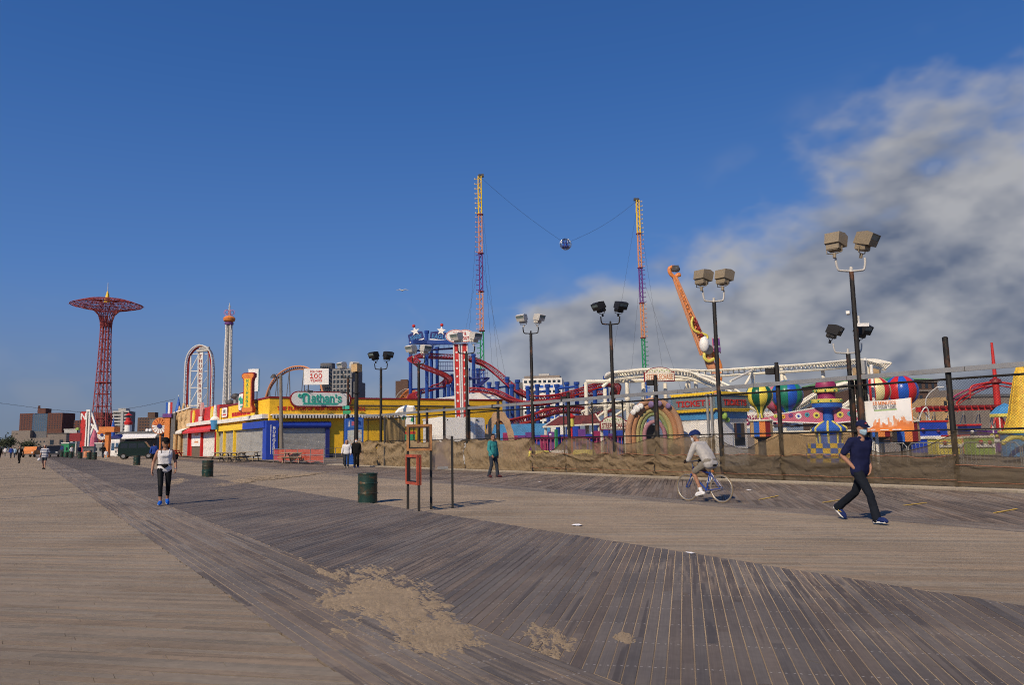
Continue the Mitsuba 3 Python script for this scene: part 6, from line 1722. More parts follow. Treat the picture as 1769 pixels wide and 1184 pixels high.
def balloon(label, p, r, ca, cb_, cc_=None, neck=True, basket=True, nseg=10, ph=0.0):
    t = thing('ride_balloon', label, 'balloon')
    p = np.asarray(p, float)
    prof = [(r * math.sin(a), -r * math.cos(a)) for a in np.linspace(0.55, math.pi, 17)]
    if neck:
        prof = [(r * 0.26, -r * 1.75), (r * 0.22, -r * 1.45), (r * 0.30, -r * 1.15)] + prof
    prof = np.array(prof)
    for k in range(nseg):
        a0 = ph + 2 * math.pi * k / nseg
        a = np.linspace(a0, a0 + 2 * math.pi / nseg, 6)
        bul = 1 + 0.03 * np.sin(np.linspace(0, math.pi, 6))
        v = np.stack([prof[:, 0][:, None] * np.cos(a) * bul, prof[:, 0][:, None] * np.sin(a) * bul, np.broadcast_to(prof[:, 1][:, None], (len(prof), 6))], -1).reshape(-1, 3) + p
        f = [[i * 6 + j, i * 6 + j + 1, (i + 1) * 6 + j + 1, (i + 1) * 6 + j] for i in range(len(prof) - 1) for j in range(5)]
        put(t, 'gore', M().raw(v, f), [ca, cb_, cc_ or ca, cb_][k % 4] if cc_ else (ca, cb_)[k % 2], smooth=50)
    if basket:
        for k in range(12):
            a0, a1 = 2 * math.pi * k / 12, 2 * math.pi * (k + 1) / 12
            rb_, zt, zl = r * 0.86, -r * 1.95, -r * 3.2
            q = [p + np.array([math.cos(a) * rb_, math.sin(a) * rb_, z]) for a, z in ((a0, zl), (a1, zl), (a1, zt), (a0, zt))]
            put(t, 'basket_panel', M().raw(q, [[0, 1, 2, 3]]), ('tan_paint', 'sign_blue', 'orange_paint', 'dark_red')[k % 4])
        put(t, 'basket_rim', M().tube([p + np.array([math.cos(a) * r * 0.88, math.sin(a) * r * 0.88, -r * 1.95]) for a in np.linspace(0, 2 * math.pi, 21)[:-1]], 0.05, 6, closed=True), 'cream_steel')
        for k in range(4):
            a = k * math.pi / 2 + 0.6
            put(t, 'strut', M().cyl(p + np.array([math.cos(a) * r * 0.86, math.sin(a) * r * 0.86, -r * 1.95]), p + np.array([math.cos(a) * r * 0.24, math.sin(a) * r * 0.24, -r * 1.4]), 0.025, n=5), 'cream_steel')
        put(t, 'basket_floor', M().lathe([(0, 0), (r * 0.8, 0), (r * 0.3, -r * 0.25), (r * 0.3, -r * 1.5)], p - U_ * r * 3.2, 14), 'dark_grey')
    return t


mat('gloss_yellow', (0.80, 0.66, 0.10), 0.3)
mat('gloss_green', (0.01, 0.10, 0.06), 0.3)
mat('gloss_mid_green', (0.02, 0.20, 0.13), 0.3)
mat('gloss_blue', (0.02, 0.10, 0.50), 0.3)
mat('gloss_red', (0.55, 0.025, 0.03), 0.3)
mat('gloss_cream', (0.78, 0.70, 0.36), 0.3)
balloon('yellow and dark green ride balloon with striped basket', (-26.13,31.55,3.48), 22 * 39 / 1321, 'gloss_yellow', 'gloss_green', ph=AZ_F + math.pi - 0.3)
balloon('blue and green ride balloon behind the fence post', (-27.97,36.11,3.68), 26 * 43 / 1321, 'gloss_blue', 'gloss_mid_green', basket=False, ph=AZ_F + math.pi - 0.30)
balloon('dark red ride balloon hidden behind the blue and green one', (-30.21,38.17,3.59), 24 * 46 / 1321, 'gloss_red', 'pink_paint', basket=False)
balloon('red and yellow ride balloon above the banner', (-22.95,36.53,3.6), 24.5 * 39 / 1321, 'gloss_red', 'gloss_cream', ph=AZ_F + math.pi + 0.22)
balloon('blue and red ride balloon at the right end of the banner', (-23.95,40.55,3.73), 27 * 42 / 1321, 'gloss_red', 'gloss_blue', ph=AZ_F + math.pi - 0.02)
balloon('dark green ride balloon half hidden between the two red ones', (-26.54,43.92,4.09), 19 * 46 / 1321, 'gloss_green', 'gloss_mid_green', basket=False)
sg = thing('fair_sign', 'white fair sign with pink lettering behind the yellow balloon', 'sign')
block(sg, 'panel', facing((-31.89,39.26,0)), 100 * 48 / 1321, 1.0, 0.1, 'clean_white', 1.9)
put(sg, 'lettering', M().text('SWEET SHOP', 0.55, (np.array((-31.85,39.22,0)) + U_ * 2.15, CAMR, U_), 0.03, width=3.0), 'magenta_paint')
wl_ = thing('white_low_wall', 'cream low wall behind the balloon ride', 'wall')
block(wl_, 'panel', facing((-33.07,44.84,0)), 190 * 52 / 1321, 1.6, 0.2, 'tan_paint')
block(wl_, 'cap', facing((-33.04,44.8,0)), 191 * 52 / 1321, 0.12, 0.3, 'cream_steel', 1.6)

# banner on the fence
bn_ = thing('fence_banner', 'white banner reading 10 MINUTES over an orange skyline on the fence', 'banner')
xa, xb = (-13.64,21.03,1.65)[0], (-12.19,21.13,1.62)[0]
pA, pB = np.array([xa, fence_y(xa) - 0.02, 0]), np.array([xb, fence_y(xb) - 0.02, 0])
bx_ = (pB - pA) / np.linalg.norm(pB - pA)
bw = np.linalg.norm(pB - pA)
zt, zl = 2.44, 1.53
bh = zt - zl
nb_ = 24
v = []
for i in range(nb_ + 1):
    for j in range(9):
        t, s_ = i / nb_, j / 8
        q_ = meshkit.fbm(np.array([[t * 3.1, s_ * 2.1, 5.0]]), 3, 4)[0] - 0.5
        v.append(pA + bx_ * bw * t + U_ * (zl + bh * s_ + 0.035 * t - 0.02 * math.sin(t * 3.14) * (1 if j == 8 else 0.3)) + np.cross(bx_, U_) * (q_ * 0.07 + 0.04 * math.sin(t * 5 + s_ * 6) * 0.3))
BW = lambda p: dr.clip((p.x - float(pA[0])) / float(pB[0] - pA[0]), 0, 1)


def banner_print(p, n, uv):
    t = BW(p)
    s = (p.z - zl - 0.035 * t) / bh
    col = mi.Color3f(0.78, 0.78, 0.78)
    i = dr.floor(t * 26)
    hgt = 0.13 + 0.34 * cell_rand(i, 3, 1) * smoothstep(0.15, 0.3, t) * smoothstep(1.02, 0.75, t) + 0.05 * cell_rand(dr.floor(t * 60), 5, 2)
    h2 = 0.12 + 0.20 * cell_rand(dr.floor(t * 17 + 0.4), 8, 1) * smoothstep(0.12, 0.3, t)
    col = dr.select((s < hgt) & (t > 0.16), mi.Color3f(0.74, 0.36, 0.20), col)
    col = dr.select((s < h2) & (t > 0.13), mi.Color3f(0.66, 0.20, 0.06), col)
    col = dr.select((s < 0.11) & (t > 0.02), mi.Color3f(0.72, 0.22, 0.05), col)
    pill = (dr.abs(s - 0.67) < 0.028) & (dr.abs(t - 0.47) < 0.235)
    col = dr.select(pill, mi.Color3f(0.36, 0.48, 0.26), col)
    col = dr.select(t > 0.982, mi.Color3f(0.72, 0.26, 0.08), col)
    return col


mat('banner_print', proc(banner_print), 0.6)
put(bn_, 'sheet', M().raw(v, [[i * 9 + j, (i + 1) * 9 + j, (i + 1) * 9 + j + 1, i * 9 + j + 1] for i in range(nb_) for j in range(8)]), 'banner_print', smooth=True)
nbn = np.cross(bx_, U_)
mid = (pA + pB) / 2 - bx_ * bw * 0.03 + nbn * 0.045
put(bn_, 'lettering', M().text('10 MINUTES', bh * 0.105, (mid + U_ * (zl + bh * 0.86), bx_, U_), 0.006, width=bw * 0.47), 'orange_paint')
put(bn_, 'lettering', M().text('OF YOUR TIME', bh * 0.085, (mid + U_ * (zl + bh * 0.745), bx_, U_), 0.006, width=bw * 0.46), 'galvanized')
put(bn_, 'small_print', M().text('10 MIN', bh * 0.05, (mid - bx_ * bw * 0.30 + U_ * (zl + bh * 0.04), bx_, U_), 0.006).bar(mid - bx_ * bw * 0.12 + U_ * (zl + bh * 0.06), mid + bx_ * bw * 0.05 + U_ * (zl + bh * 0.06), 0.006, bh * 0.03).bar(mid + bx_ * bw * 0.12 + U_ * (zl + bh * 0.06), mid + bx_ * bw * 0.30 + U_ * (zl + bh * 0.06), 0.006, bh * 0.03), 'clean_white')

# crowd barriers behind the fence
for i in range(9):
    a = np.array((-17.92,27.69,0)) + np.array([1.0, 0.10, 0]) * (i * 1.95 - 0.3) * 0.95 + CAMR * 0
    t = thing('crowd_barrier', 'steel crowd barrier of the row, ' + ('leftmost', 'second from left', 'third from left', 'fourth from left', 'middle one', 'sixth from left', 'seventh from left', 'second from right', 'rightmost')[i], 'barrier', 'steel crowd barriers behind the fence')
    x = np.array([0.995, 0.10, 0])
    put(t, 'frame', M().tube([a, a + U_ * 0.95, a + U_ * 1.1 + x * 0.12, a + U_ * 1.1 + x * 1.68, a + U_ * 0.95 + x * 1.8, a + x * 1.8], 0.022, 6), 'galvanized')
    m = M().cyl(a + U_ * 0.25, a + x * 1.8 + U_ * 0.25, 0.018, n=5)
    for k in range(1, 13):
        m.cyl(a + x * (1.8 * k / 13) + U_ * 0.25, a + x * (1.8 * k / 13) + U_ * 1.1, 0.010, n=4)
    put(t, 'bars', m, 'galvanized', kind='stuff')
    put(t, 'foot', M().box(a + x * 0.2 + U_ * 0.02, (0.06, 0.6, 0.03)).box(a + x * 1.6 + U_ * 0.02, (0.06, 0.6, 0.03)), 'galvanized')

# red ride with a mast
rr = thing('red_mast_ride', 'red ride with a tall mast, curved arms and a long red beam', 'ride')
k60 = 62 / 1321
mo = np.array((-31.22,66.34,0))
zr = lambda y: 1.53 + (742.5 - y) * k60
put(rr, 'mast', M().tube([mo, mo + U_ * zr(662), mo + U_ * zr(661), mo + U_ * zr(592)], [0.28, 0.24, 0.16, 0.09], 10), 'red_paint', smooth=40)
put(rr, 'collar', M().lathe([(0.3, -0.1), (0.45, 0.0), (0.4, 0.25), (0.2, 0.35)], mo + U_ * zr(662), 14), 'dark_red', smooth=40)
for (dx, dy, e) in ((-42, 668, 0.0), (-62, 684, 0.5), (-30, 690, 1.5), (40, 668, 0.2), (55, 680, -0.6)):
    p = curve([mo + U_ * zr(660), mo + CAMR * dx * 0.5 * k60 + _f * e + U_ * zr(660 + 0.35 * (dy - 660)), mo + CAMR * dx * k60 + _f * e * 2 + U_ * zr(dy), mo + CAMR * dx * 1.1 * k60 + _f * e * 2 + U_ * zr(dy + 14)], 20)
    put(rr, 'arm', M().tube(p, 0.08, 6).tube(p - U_ * 0.3, 0.04, 4), 'magenta_paint' if dx == -62 else 'red_paint')
put(rr, 'beam', M().bar(mo - CAMR * 140 * k60 + U_ * zr(706), mo + CAMR * 25 * k60 + U_ * zr(704), 0.35, 0.38), 'red_paint')
m_ = M()
for i in range(14):
    m_.bar(mo + CAMR * (-135 + i * 11) * k60 - _f * 0.3 + U_ * zr(702), mo + CAMR * (-128 + i * 11) * k60 - _f * 0.3 + U_ * zr(702), 0.2, 0.2)
put(rr, 'seats', m_, 'dark_red')
put(rr, 'strut', M().cyl(mo + U_ * zr(712), mo - CAMR * 30 * k60 + U_ * 0.3, 0.08, n=6).cyl(mo + U_ * zr(712), mo + CAMR * 25 * k60 + U_ * 0.3, 0.08, n=6), 'red_paint')
put(rr, 'hub', M().box(mo + U_ * zr(712) - _f * 0.1, (0.9, 0.9, 0.5)), 'dark_grey')
m_ = M()
for i in range(6):
    a = mo + CAMR * (-150 + i * 26) * k60 + _f * 1.0
    m_.cyl(a, a + U_ * zr(706), 0.05, n=5).cyl(a, a + CAMR * 26 * k60 + U_ * zr(708), 0.035, n=4)
put(rr, 'trestle', m_, 'galvanized')
put(rr, 'white_hoop', M().tube([mo + CAMR * (-134 + 22 * math.cos(t)) * k60 + _f * 0.6 * math.sin(t) + U_ * (1.4 + 2.0 * math.sin(t)) for t in np.linspace(0, math.pi, 17)], 0.05, 5).tube([mo + CAMR * (-134 + 10 * math.cos(t)) * k60 - _f * 0.9 * math.sin(t) + U_ * (1.4 + 2.0 * math.sin(t)) for t in np.linspace(0, math.pi, 17)], 0.05, 5), 'clean_white')
for i, (px_, d_, w_, h_, c, lab) in enumerate(((1608, 55, 2.4, 2.15, 'royal_blue', 'blue walled booth under the red beam'), (1640, 50, 1.6, 1.0, 'lemon_paint', 'yellow ride stand behind the tall fence post'), (1683, 56, 1.0, 1.85, 'navy_paint', 'small navy booth with white counter'), (1700, 48, 1.2, 1.05, 'lime_paint', 'green and yellow game stand left of the yellow cone'), (1660, 52, 1.1, 1.1, 'salmon_paint', 'pale red game stand'), (1715, 54, 0.8, 1.5, 'purple_paint', 'small purple booth near the mast'))):
    t = thing('game_booth', lab, 'booth')
    fr = facing(np.array((-29.2,56.48,0)) + _f * (d_ - 55) + CAMR * ((px_ - 1660) * d_ / 1321 + (d_ - 55) * (1660 - 884) / 1321))
    block(t, 'wall', fr, w_, h_, 1.2, c)
    block(t, 'counter', (fr[0] - _f * 0.1, fr[1], U_), w_ * 0.9, 0.2, 0.2, 'clean_white', h_ * 0.45)
    block(t, 'roof_edge', (fr[0] - _f * 0.05, fr[1], U_), w_ * 1.1, 0.12, 1.4, 'cream_steel' if i % 2 else 'red_paint', h_)
    put(t, 'goods', M().ball(fr[0] - _f * 0.15 - fr[1] * w_ * 0.25 + U_ * h_ * 0.75, 0.13, 1).ball(fr[0] - _f * 0.15 + fr[1] * w_ * 0.2 + U_ * h_ * 0.72, 0.12, 1), ('pink_paint', 'red_paint', 'clean_white', 'red_paint', 'sky_paint', 'lemon_paint')[i], smooth=True)
cnp = thing('blue_canopy', 'bright blue canopy left of the yellow cone', 'canopy')
p = np.array((-24.93,53.88,0))
put(cnp, 'roof', M().lathe([(0.95, 2.55), (0.5, 3.0), (0, 3.25)], p, 8), 'sky_paint')
put(cnp, 'valance', M().lathe([(0.95, 2.55), (0.95, 2.35)], p, 8), 'lemon_paint')
for k in range(4):
    put(cnp, 'pole', M().cyl(p + np.array([math.cos(k * 1.57) * 0.85, math.sin(k * 1.57) * 0.85, 0]), p + np.array([math.cos(k * 1.57) * 0.85, math.sin(k * 1.57) * 0.85, 2.4]), 0.04, n=5), 'cream_steel')
yc = thing('yellow_cone_slide', 'tall yellow conical slide tower at the right edge of the picture', 'slide')
yo = np.array((-21.34,48.36,0))
mat('cone_shingle', proc(lambda p, n, uv: mix((0.78, 0.54, 0.07), (0.58, 0.34, 0.04), cell_rand(dr.floor(p.z * 6), dr.floor((p.x + p.y * 1.7) * 5 + 0.5 * dr.floor(p.z * 6)))) * (0.9 + 0.2 * noise(p.x * 20, p.y * 20, p.z * 20))), 0.6)
put(yc, 'cone', M().lathe([(1.12, 1.45), (0.88, 2.2), (0.62, 3.4), (0.33, 4.7), (0.13, 5.25), (0, 5.35)], yo, 24), 'cone_shingle', smooth=40)
m_ = M()
for k in range(12):
    a = k * math.pi / 6
    d_ = np.array([math.cos(a), math.sin(a), 0])
    m_.tube([yo + d_ * r + U_ * z for r, z in ((1.13, 1.45), (0.89, 2.2), (0.63, 3.4), (0.34, 4.7), (0.14, 5.25))], 0.02, 4)
put(yc, 'ribs', m_, 'yellow_paint')
put(yc, 'base', M().lathe([(1.35, 0), (1.35, 1.2), (1.4, 1.44)], yo, 24), 'sky_paint', smooth=40)
put(yc, 'base_band', M().lathe([(1.42, 1.30), (1.45, 1.38), (1.42, 1.46)], yo, 24), 'lemon_paint', smooth=40)
put(yc, 'chute', M().tube(curve([yo + CAMR * a * 0.0333 - _f * b + U_ * z for a, b, z in ((-10, 1.3, 1.5), (-24, 1.5, 1.25), (-34, 1.6, 0.95), (-46, 1.6, 1.1), (-58, 1.5, 1.05), (-72, 1.4, 0.75))], 26), 0.13, 8), 'lemon_paint', smooth=40)
cs = thing('curved_street_lamp', 'curved pale street lamp before the dark brick building', 'street lamp')
p = np.array((-47.09,84.22,0))
put(cs, 'pole', M().tube(curve([p, p + U_ * 4.3, p + CAMR * 0.4 + U_ * 5.5, p + CAMR * 1.4 + U_ * 6.3], 20), 0.06, 6), 'concrete_far')
put(cs, 'lamp', M().box(p + CAMR * 1.75 + U_ * 6.35, (0.7, 0.25, 0.12), AZ_F - math.pi / 2), 'clean_white')

# orange swinging arm ride
oa = thing('orange_arm_ride', 'tall leaning orange arm ride with a white shell and purple seats', 'ride')
zo = lambda p, y, d=92.0: np.array((-65.39,68.56,0)) + CAMR * ((p - 1215) * d / 1321) + U_ * (1.53 + (752.5 - y) * d / 1321)
a0, a1 = zo(1178, 474), zo(1226, 612)
m_ = M()
ax_ = (a1 - a0) / np.linalg.norm(a1 - a0)
sd_ = np.cross(ax_, _f)
for t0_, t1_, w0, w1 in ((0, 1, 0.18, 0.48),):
    for i in (-1, 1):
        for j in (-1, 1):
            m_.cyl(a0 + sd_ * i * w0 + _f * j * w0, a1 + sd_ * i * w1 + _f * j * w1, 0.10, 0.13, 6)
n = 20
for i in range(n):
    t, t2 = i / n, (i + 1) / n
    w, w2 = 0.18 + 0.30 * t, 0.18 + 0.30 * t2
    for j in (-1, 1):
        m_.cyl(a0 + (a1 - a0) * t + sd_ * w * (1 if i % 2 else -1) + _f * j * w, a0 + (a1 - a0) * t2 - sd_ * w2 * (1 if i % 2 else -1) + _f * j * w2, 0.06, n=4)
put(oa, 'arm', m_, 'salmon_paint')
put(oa, 'arm_plate', M().bar(a0 - _f * 0.05, a1 - _f * 0.05, 0.38, 0.22, sd_), 'orange_paint')
m_ = M()
for i in range(9):
    m_.ball(zo(1208 + i * 1.9, 552 + i * 5.6) - _f * 0.75, 0.16 + 0.08 * (i % 2), 1, (1, 0.5, 1.2))
put(oa, 'painted_marks', m_, 'dark_red')
put(oa, 'claw', M().tube(curve([zo(1182, 478), zo(1172, 470), zo(1170, 460), zo(1177, 457), zo(1184, 459)], 14), 0.24, 8).tube(curve([zo(1180, 476), zo(1186, 470), zo(1186, 474)], 8), 0.25, 8), 'orange_paint', smooth=40)
put(oa, 'seat_unit', M().box(zo(1180, 460), (0.6, 0.8, 0.7), AZ_F).ball(zo(1183, 461), 0.4, 1).ball(zo(1177, 462), 0.3, 1), 'dark_grey')
put(oa, 'shell', M().ball(zo(1222, 597) - _f * 0.7, 0.78, 2, (0.75, 0.75, 1.25)), 'clean_white', smooth=True)
put(oa, 'hub', M().cyl(zo(1228, 606) - _f * 0.9, zo(1228, 606) + _f * 0.9, 0.6, n=14), 'dark_grey', smooth=40)
put(oa, 'seat_unit', M().box(zo(1245, 592), (0.8, 0.7, 0.8), AZ_F).box(zo(1246, 606), (0.9, 0.7, 0.5), AZ_F), 'purple_paint')
m_ = M()
for i in range(4):
    m_.cyl(zo(1239 + i * 4, 584), zo(1240 + i * 4, 612), 0.06, n=4)
put(oa, 'seat_frame', m_, 'pink_paint')
put(oa, 'lower_arm', M().tube(curve([zo(1228, 606), zo(1233, 630), zo(1240, 650), zo(1243, 690), zo(1244, 752)], 20), [0.55] * 8 + [0.4] * 12, 8), 'salmon_paint', smooth=40)
put(oa, 'lower_arm', M().tube(curve([zo(1236, 610), zo(1246, 622), zo(1250, 640), zo(1247, 665)], 16), 0.3, 8), 'orange_paint', smooth=40)
put(oa, 'hose', M().tube(curve([zo(1205, 548), zo(1202, 560), zo(1206, 572), zo(1218, 577), zo(1228, 582), zo(1226, 592)], 20) - _f * 0.7, 0.14, 6).tube(curve([zo(1222, 612), zo(1221, 620), zo(1228, 626), zo(1238, 622)], 12) - _f * 0.7, 0.2, 6), 'lemon_paint', smooth=40)
put(oa, 'base', M().lathe([(3, 0), (3, 0.8), (1, 1.2), (0.8, 3)], zo(1244, 753) * [1, 1, 0], 16), 'purple_paint', smooth=40)
# cameras and boxes on the tallest lamp post
cm = thing('security_camera', 'pair of white security cameras and a grey box on the tallest lamp post', 'camera')
x_, y_ = (-13.61,21.04,0)[0], (-13.61,21.04,0)[1] - 0.12
put(cm, 'camera', M().box((x_ - 0.1, y_ - 0.16, 5.10), (0.10, 0.3, 0.09), 0.5), 'clean_white')
put(cm, 'camera', M().box((x_ + 0.14, y_ + 0.14, 4.72), (0.10, 0.34, 0.10), -0.6).box((x_ + 0.05, y_ + 0.09, 4.85), (0.05, 0.06, 0.32)), 'clean_white')
put(cm, 'box', M().box((x_ + 0.05, y_ + 0.12, 3.45), (0.18, 0.2, 0.4), 0.3), 'galvanized')
dk = thing('post_cluster', 'cluster of dark fence posts bundled beside the banner', 'post')
for i, dx in enumerate((0.12, 0.24, 0.36, 0.48)):
    xx = (-14.12,21,0.28)[0] + dx
    put(dk, 'post', M().cyl((xx, fence_y(xx) + 0.12 + 0.05 * (i % 2), 0.03), (xx, fence_y(xx) + 0.12 + 0.05 * (i % 2), 3.1), 0.055, n=8), 'black_rusty', smooth=40)
for i, (px_, d_) in enumerate(((1503, 23), (1512, 23.3))):
    t = thing('white_pipe', ('white pipe standing right of the tallest lamp post', 'second white pipe right of the tallest lamp post')[i], 'pipe')
    p = np.array((-13.66,21.35,0)) + CAMR * 0.17 * i
    put(t, 'pipe', M().cyl(p, p + U_ * (3.75 - 0.2 * i), 0.045, n=8), 'clean_white', smooth=40)

# yellow tape marks and litter on the planks
mat('tape_yellow', worn((0.46, 0.31, 0.06), 0.6, 9.0), 0.8)
for i, (a, b) in enumerate((((-9.41,15.69,-0.01), (-9.43,16.56,-0.01)), ((-7.48,15.38,-0.01), (-7.57,16.44,-0.01)), ((-10.97,15.15,-0.01), (-11.12,16,-0.01)), ((-12.46,14.82,-0.01), (-12.87,16.03,-0.01)))):
    solo('floor_tape', ('yellow tape mark on the planks right of the walking man', 'yellow tape mark nearest the right edge', 'yellow tape mark behind the walking man', 'yellow tape mark right of the bicycle')[i], 'tape mark', M().bar(a, b, 0.045, 0.006), 'tape_yellow')
mat('paper', (0.72, 0.73, 0.78), 0.8)


def litter(p, s, seed):
    r = random.Random(seed)
    v = [np.asarray(p) + np.array([(i % 4 - 1.5) * 0.10 * s + r.uniform(-.02, .02), (i // 4 - 1) * 0.09 * s + r.uniform(-.02, .02), 0.004 + r.uniform(0, 0.035) * s]) for i in range(12)]
    return M().raw(v, [[i + 4 * j, i + 1 + 4 * j, i + 5 + 4 * j, i + 4 + 4 * j] for j in range(2) for i in range(3)])


for i, (p, s) in enumerate((((-11.08,8.36,-0.02), 0.7), ((-7.41,7.44,0), 0.45), ((-22.7,15.53,-0.02), 0.5), ((-14.72,17.12,-0.02), 0.5))):
    solo('paper_scrap', ('crumpled white paper on the tan planks in the middle', 'white paper scrap on the edge of the brown planks', 'tiny white scrap near the fence left of the cyclist', 'tiny white scrap near the fence right of the cyclist')[i], 'litter', litter(p, s, i), 'paper')
# ------------------------------------------------------------------ people
mat('skin', proc(lambda p, n, uv: mix((0.42, 0.235, 0.165), (0.34, 0.17, 0.115), fbm(p.x * 14, p.y * 14, p.z * 14, 3))), 0.5, spec=0.35)
mat('skin_tan', proc(lambda p, n, uv: mix((0.36, 0.19, 0.12), (0.27, 0.13, 0.085), fbm(p.x * 14, p.y * 14, p.z * 14, 3))), 0.5, spec=0.35)


def fabric(name, a, b=None, scale=9.0, rough=0.9):
    b = b or [k * 0.68 for k in a]
    mat(name, proc(lambda p, n, uv: mix(a, b, fbm(p.x * scale, p.y * scale, p.z * scale, 4)) * (0.9 + 0.2 * noise(p.x * 90, p.y * 90, p.z * 90))), rough, spec=0.15)


fabric('navy_cloth', (0.014, 0.018, 0.065)), fabric('denim_dark', (0.013, 0.017, 0.027)), fabric('black_cloth', (0.012, 0.012, 0.014)), fabric('black_sheen', (0.008, 0.010, 0.014), rough=0.6)
fabric('white_cloth', (0.74, 0.74, 0.76), (0.60, 0.61, 0.66)), fabric('teal_cloth', (0.05, 0.30, 0.31), (0.03, 0.20, 0.22)), fabric('grey_cloth', (0.46, 0.45, 0.44), (0.36, 0.355, 0.36)), fabric('khaki_cloth', (0.24, 0.22, 0.19)), fabric('slate_cloth', (0.045, 0.055, 0.075))
fabric('mask_blue', (0.36, 0.52, 0.64), (0.30, 0.44, 0.56)), fabric('shoe_navy', (0.015, 0.03, 0.13)), fabric('shoe_blue', (0.015, 0.13, 0.62), (0.01, 0.09, 0.45)), fabric('shoe_brown', (0.09, 0.03, 0.035)), fabric('cream_cloth', (0.62, 0.58, 0.50)), fabric('red_cloth', (0.30, 0.03, 0.04)), fabric('blue_cloth', (0.03, 0.07, 0.34)), fabric('stripe_white', (0.66, 0.67, 0.70))
mat('stripe_cloth', proc(lambda p, n, uv: mix((0.68, 0.69, 0.72), (0.03, 0.05, 0.14), smoothstep(0.4, 0.6, dr.abs((p.z * 9) - dr.round(p.z * 9)) * 2))), 0.9)
fabric('hair_brown', (0.035, 0.022, 0.014), (0.012, 0.008, 0.006), 40), fabric('hair_blond', (0.34, 0.22, 0.11), (0.20, 0.12, 0.06), 40), fabric('hair_grey', (0.35, 0.33, 0.31), (0.22, 0.21, 0.2), 40)
mat('sole_white', (0.72, 0.72, 0.70), 0.6)
mat('eye_white', (0.7, 0.68, 0.64), 0.2)
mat('sunglass', (0.01, 0.01, 0.012), 0.1, spec=0.8)

V = lambda *a: np.array(a, float)


def sph(c, r, n=12, sc=(1, 1, 1)):
    return m3.Manifold.sphere(1.0, n).scale((r * sc[0], r * sc[1], r * sc[2])).translate(tuple(float(k) for k in c))


def bone(a, b, ra, rb, n=12):
    return (sph(a, ra, n) + sph(b, rb, n)).hull()


def hullof(*s):
    r = s[0]
    for k in s[1:]:
        r = r + k
    return r.hull()


def soft(man, edge=0.03, it=8, lamb=0.5, post=None, crease=0.0, seed=1):
    man = man.refine_to_length(edge)
    m = man.to_mesh()
    t = trimesh.Trimesh(m.vert_properties[:, :3].astype(float), m.tri_verts, process=True)
    trimesh.smoothing.filter_taubin(t, lamb=lamb, nu=lamb + 0.03, iterations=it)
    if crease:
        v = np.array(t.vertices)
        d = np.abs(meshkit.fbm(v * np.array([9, 9, 14.0]) + seed, 3, seed) - 0.5) * 2
        t.vertices = v - t.vertex_normals * (d[:, None] * crease)
    return t


def hand(wrist, d, nrm, curl=0.5, s=1.0, side=1):
    """palm, four fingers of different lengths bent at their knuckles, thumb from the side of the palm; d = along the fingers, nrm = out of the palm"""
    d = d / np.linalg.norm(d)
    nrm = nrm - d * (nrm @ d)
    nrm /= np.linalg.norm(nrm)
    w = np.cross(d, nrm) * side
    P = lambda a, b, c: wrist + (d * a + w * b + nrm * c) * s
    r = hullof(sph(P(0.005, 0.014, 0), 0.021 * s, 8), sph(P(0.005, -0.014, 0), 0.021 * s, 8), sph(P(0.085, 0.034, 0), 0.0125 * s, 8), sph(P(0.085, -0.032, 0), 0.0125 * s, 8), sph(P(0.045, 0.034, 0.004), 0.016 * s, 8))
    for b, L, sp in ((0.034, 0.072, 0.10), (0.012, 0.082, 0.03), (-0.011, 0.076, -0.04), (-0.031, 0.060, -0.11)):
        p = P(0.085, b, 0)
        ang = 0.0
        for k, (f, c) in enumerate(((0.44, 0.45), (0.32, 0.8), (0.24, 0.6))):
            ang += c * curl
            q = p + (d * math.cos(ang) + nrm * math.sin(ang) + w * sp * (1 - k * 0.4)) * L * f * s
            r = r + bone(p, q, (0.0098 - 0.0008 * k) * s, (0.0092 - 0.001 * k) * s, 8)
            p = q
    p0, p1 = P(0.022, 0.028, 0.006), P(0.055, 0.058, 0.018 + 0.012 * curl)
    p2 = P(0.088, 0.062 - 0.02 * curl, 0.026 + 0.026 * curl)
    return r + bone(p0, p1, 0.0145 * s, 0.0115 * s, 8) + bone(p1, p2, 0.0112 * s, 0.0088 * s, 8)


def rot(ax, a):
    ax = np.asarray(ax, float) / np.linalg.norm(ax)
    K = np.array([[0, -ax[2], ax[1]], [ax[2], 0, -ax[0]], [-ax[1], ax[0], 0]])
    return np.eye(3) + math.sin(a) * K + (1 - math.cos(a)) * K @ K


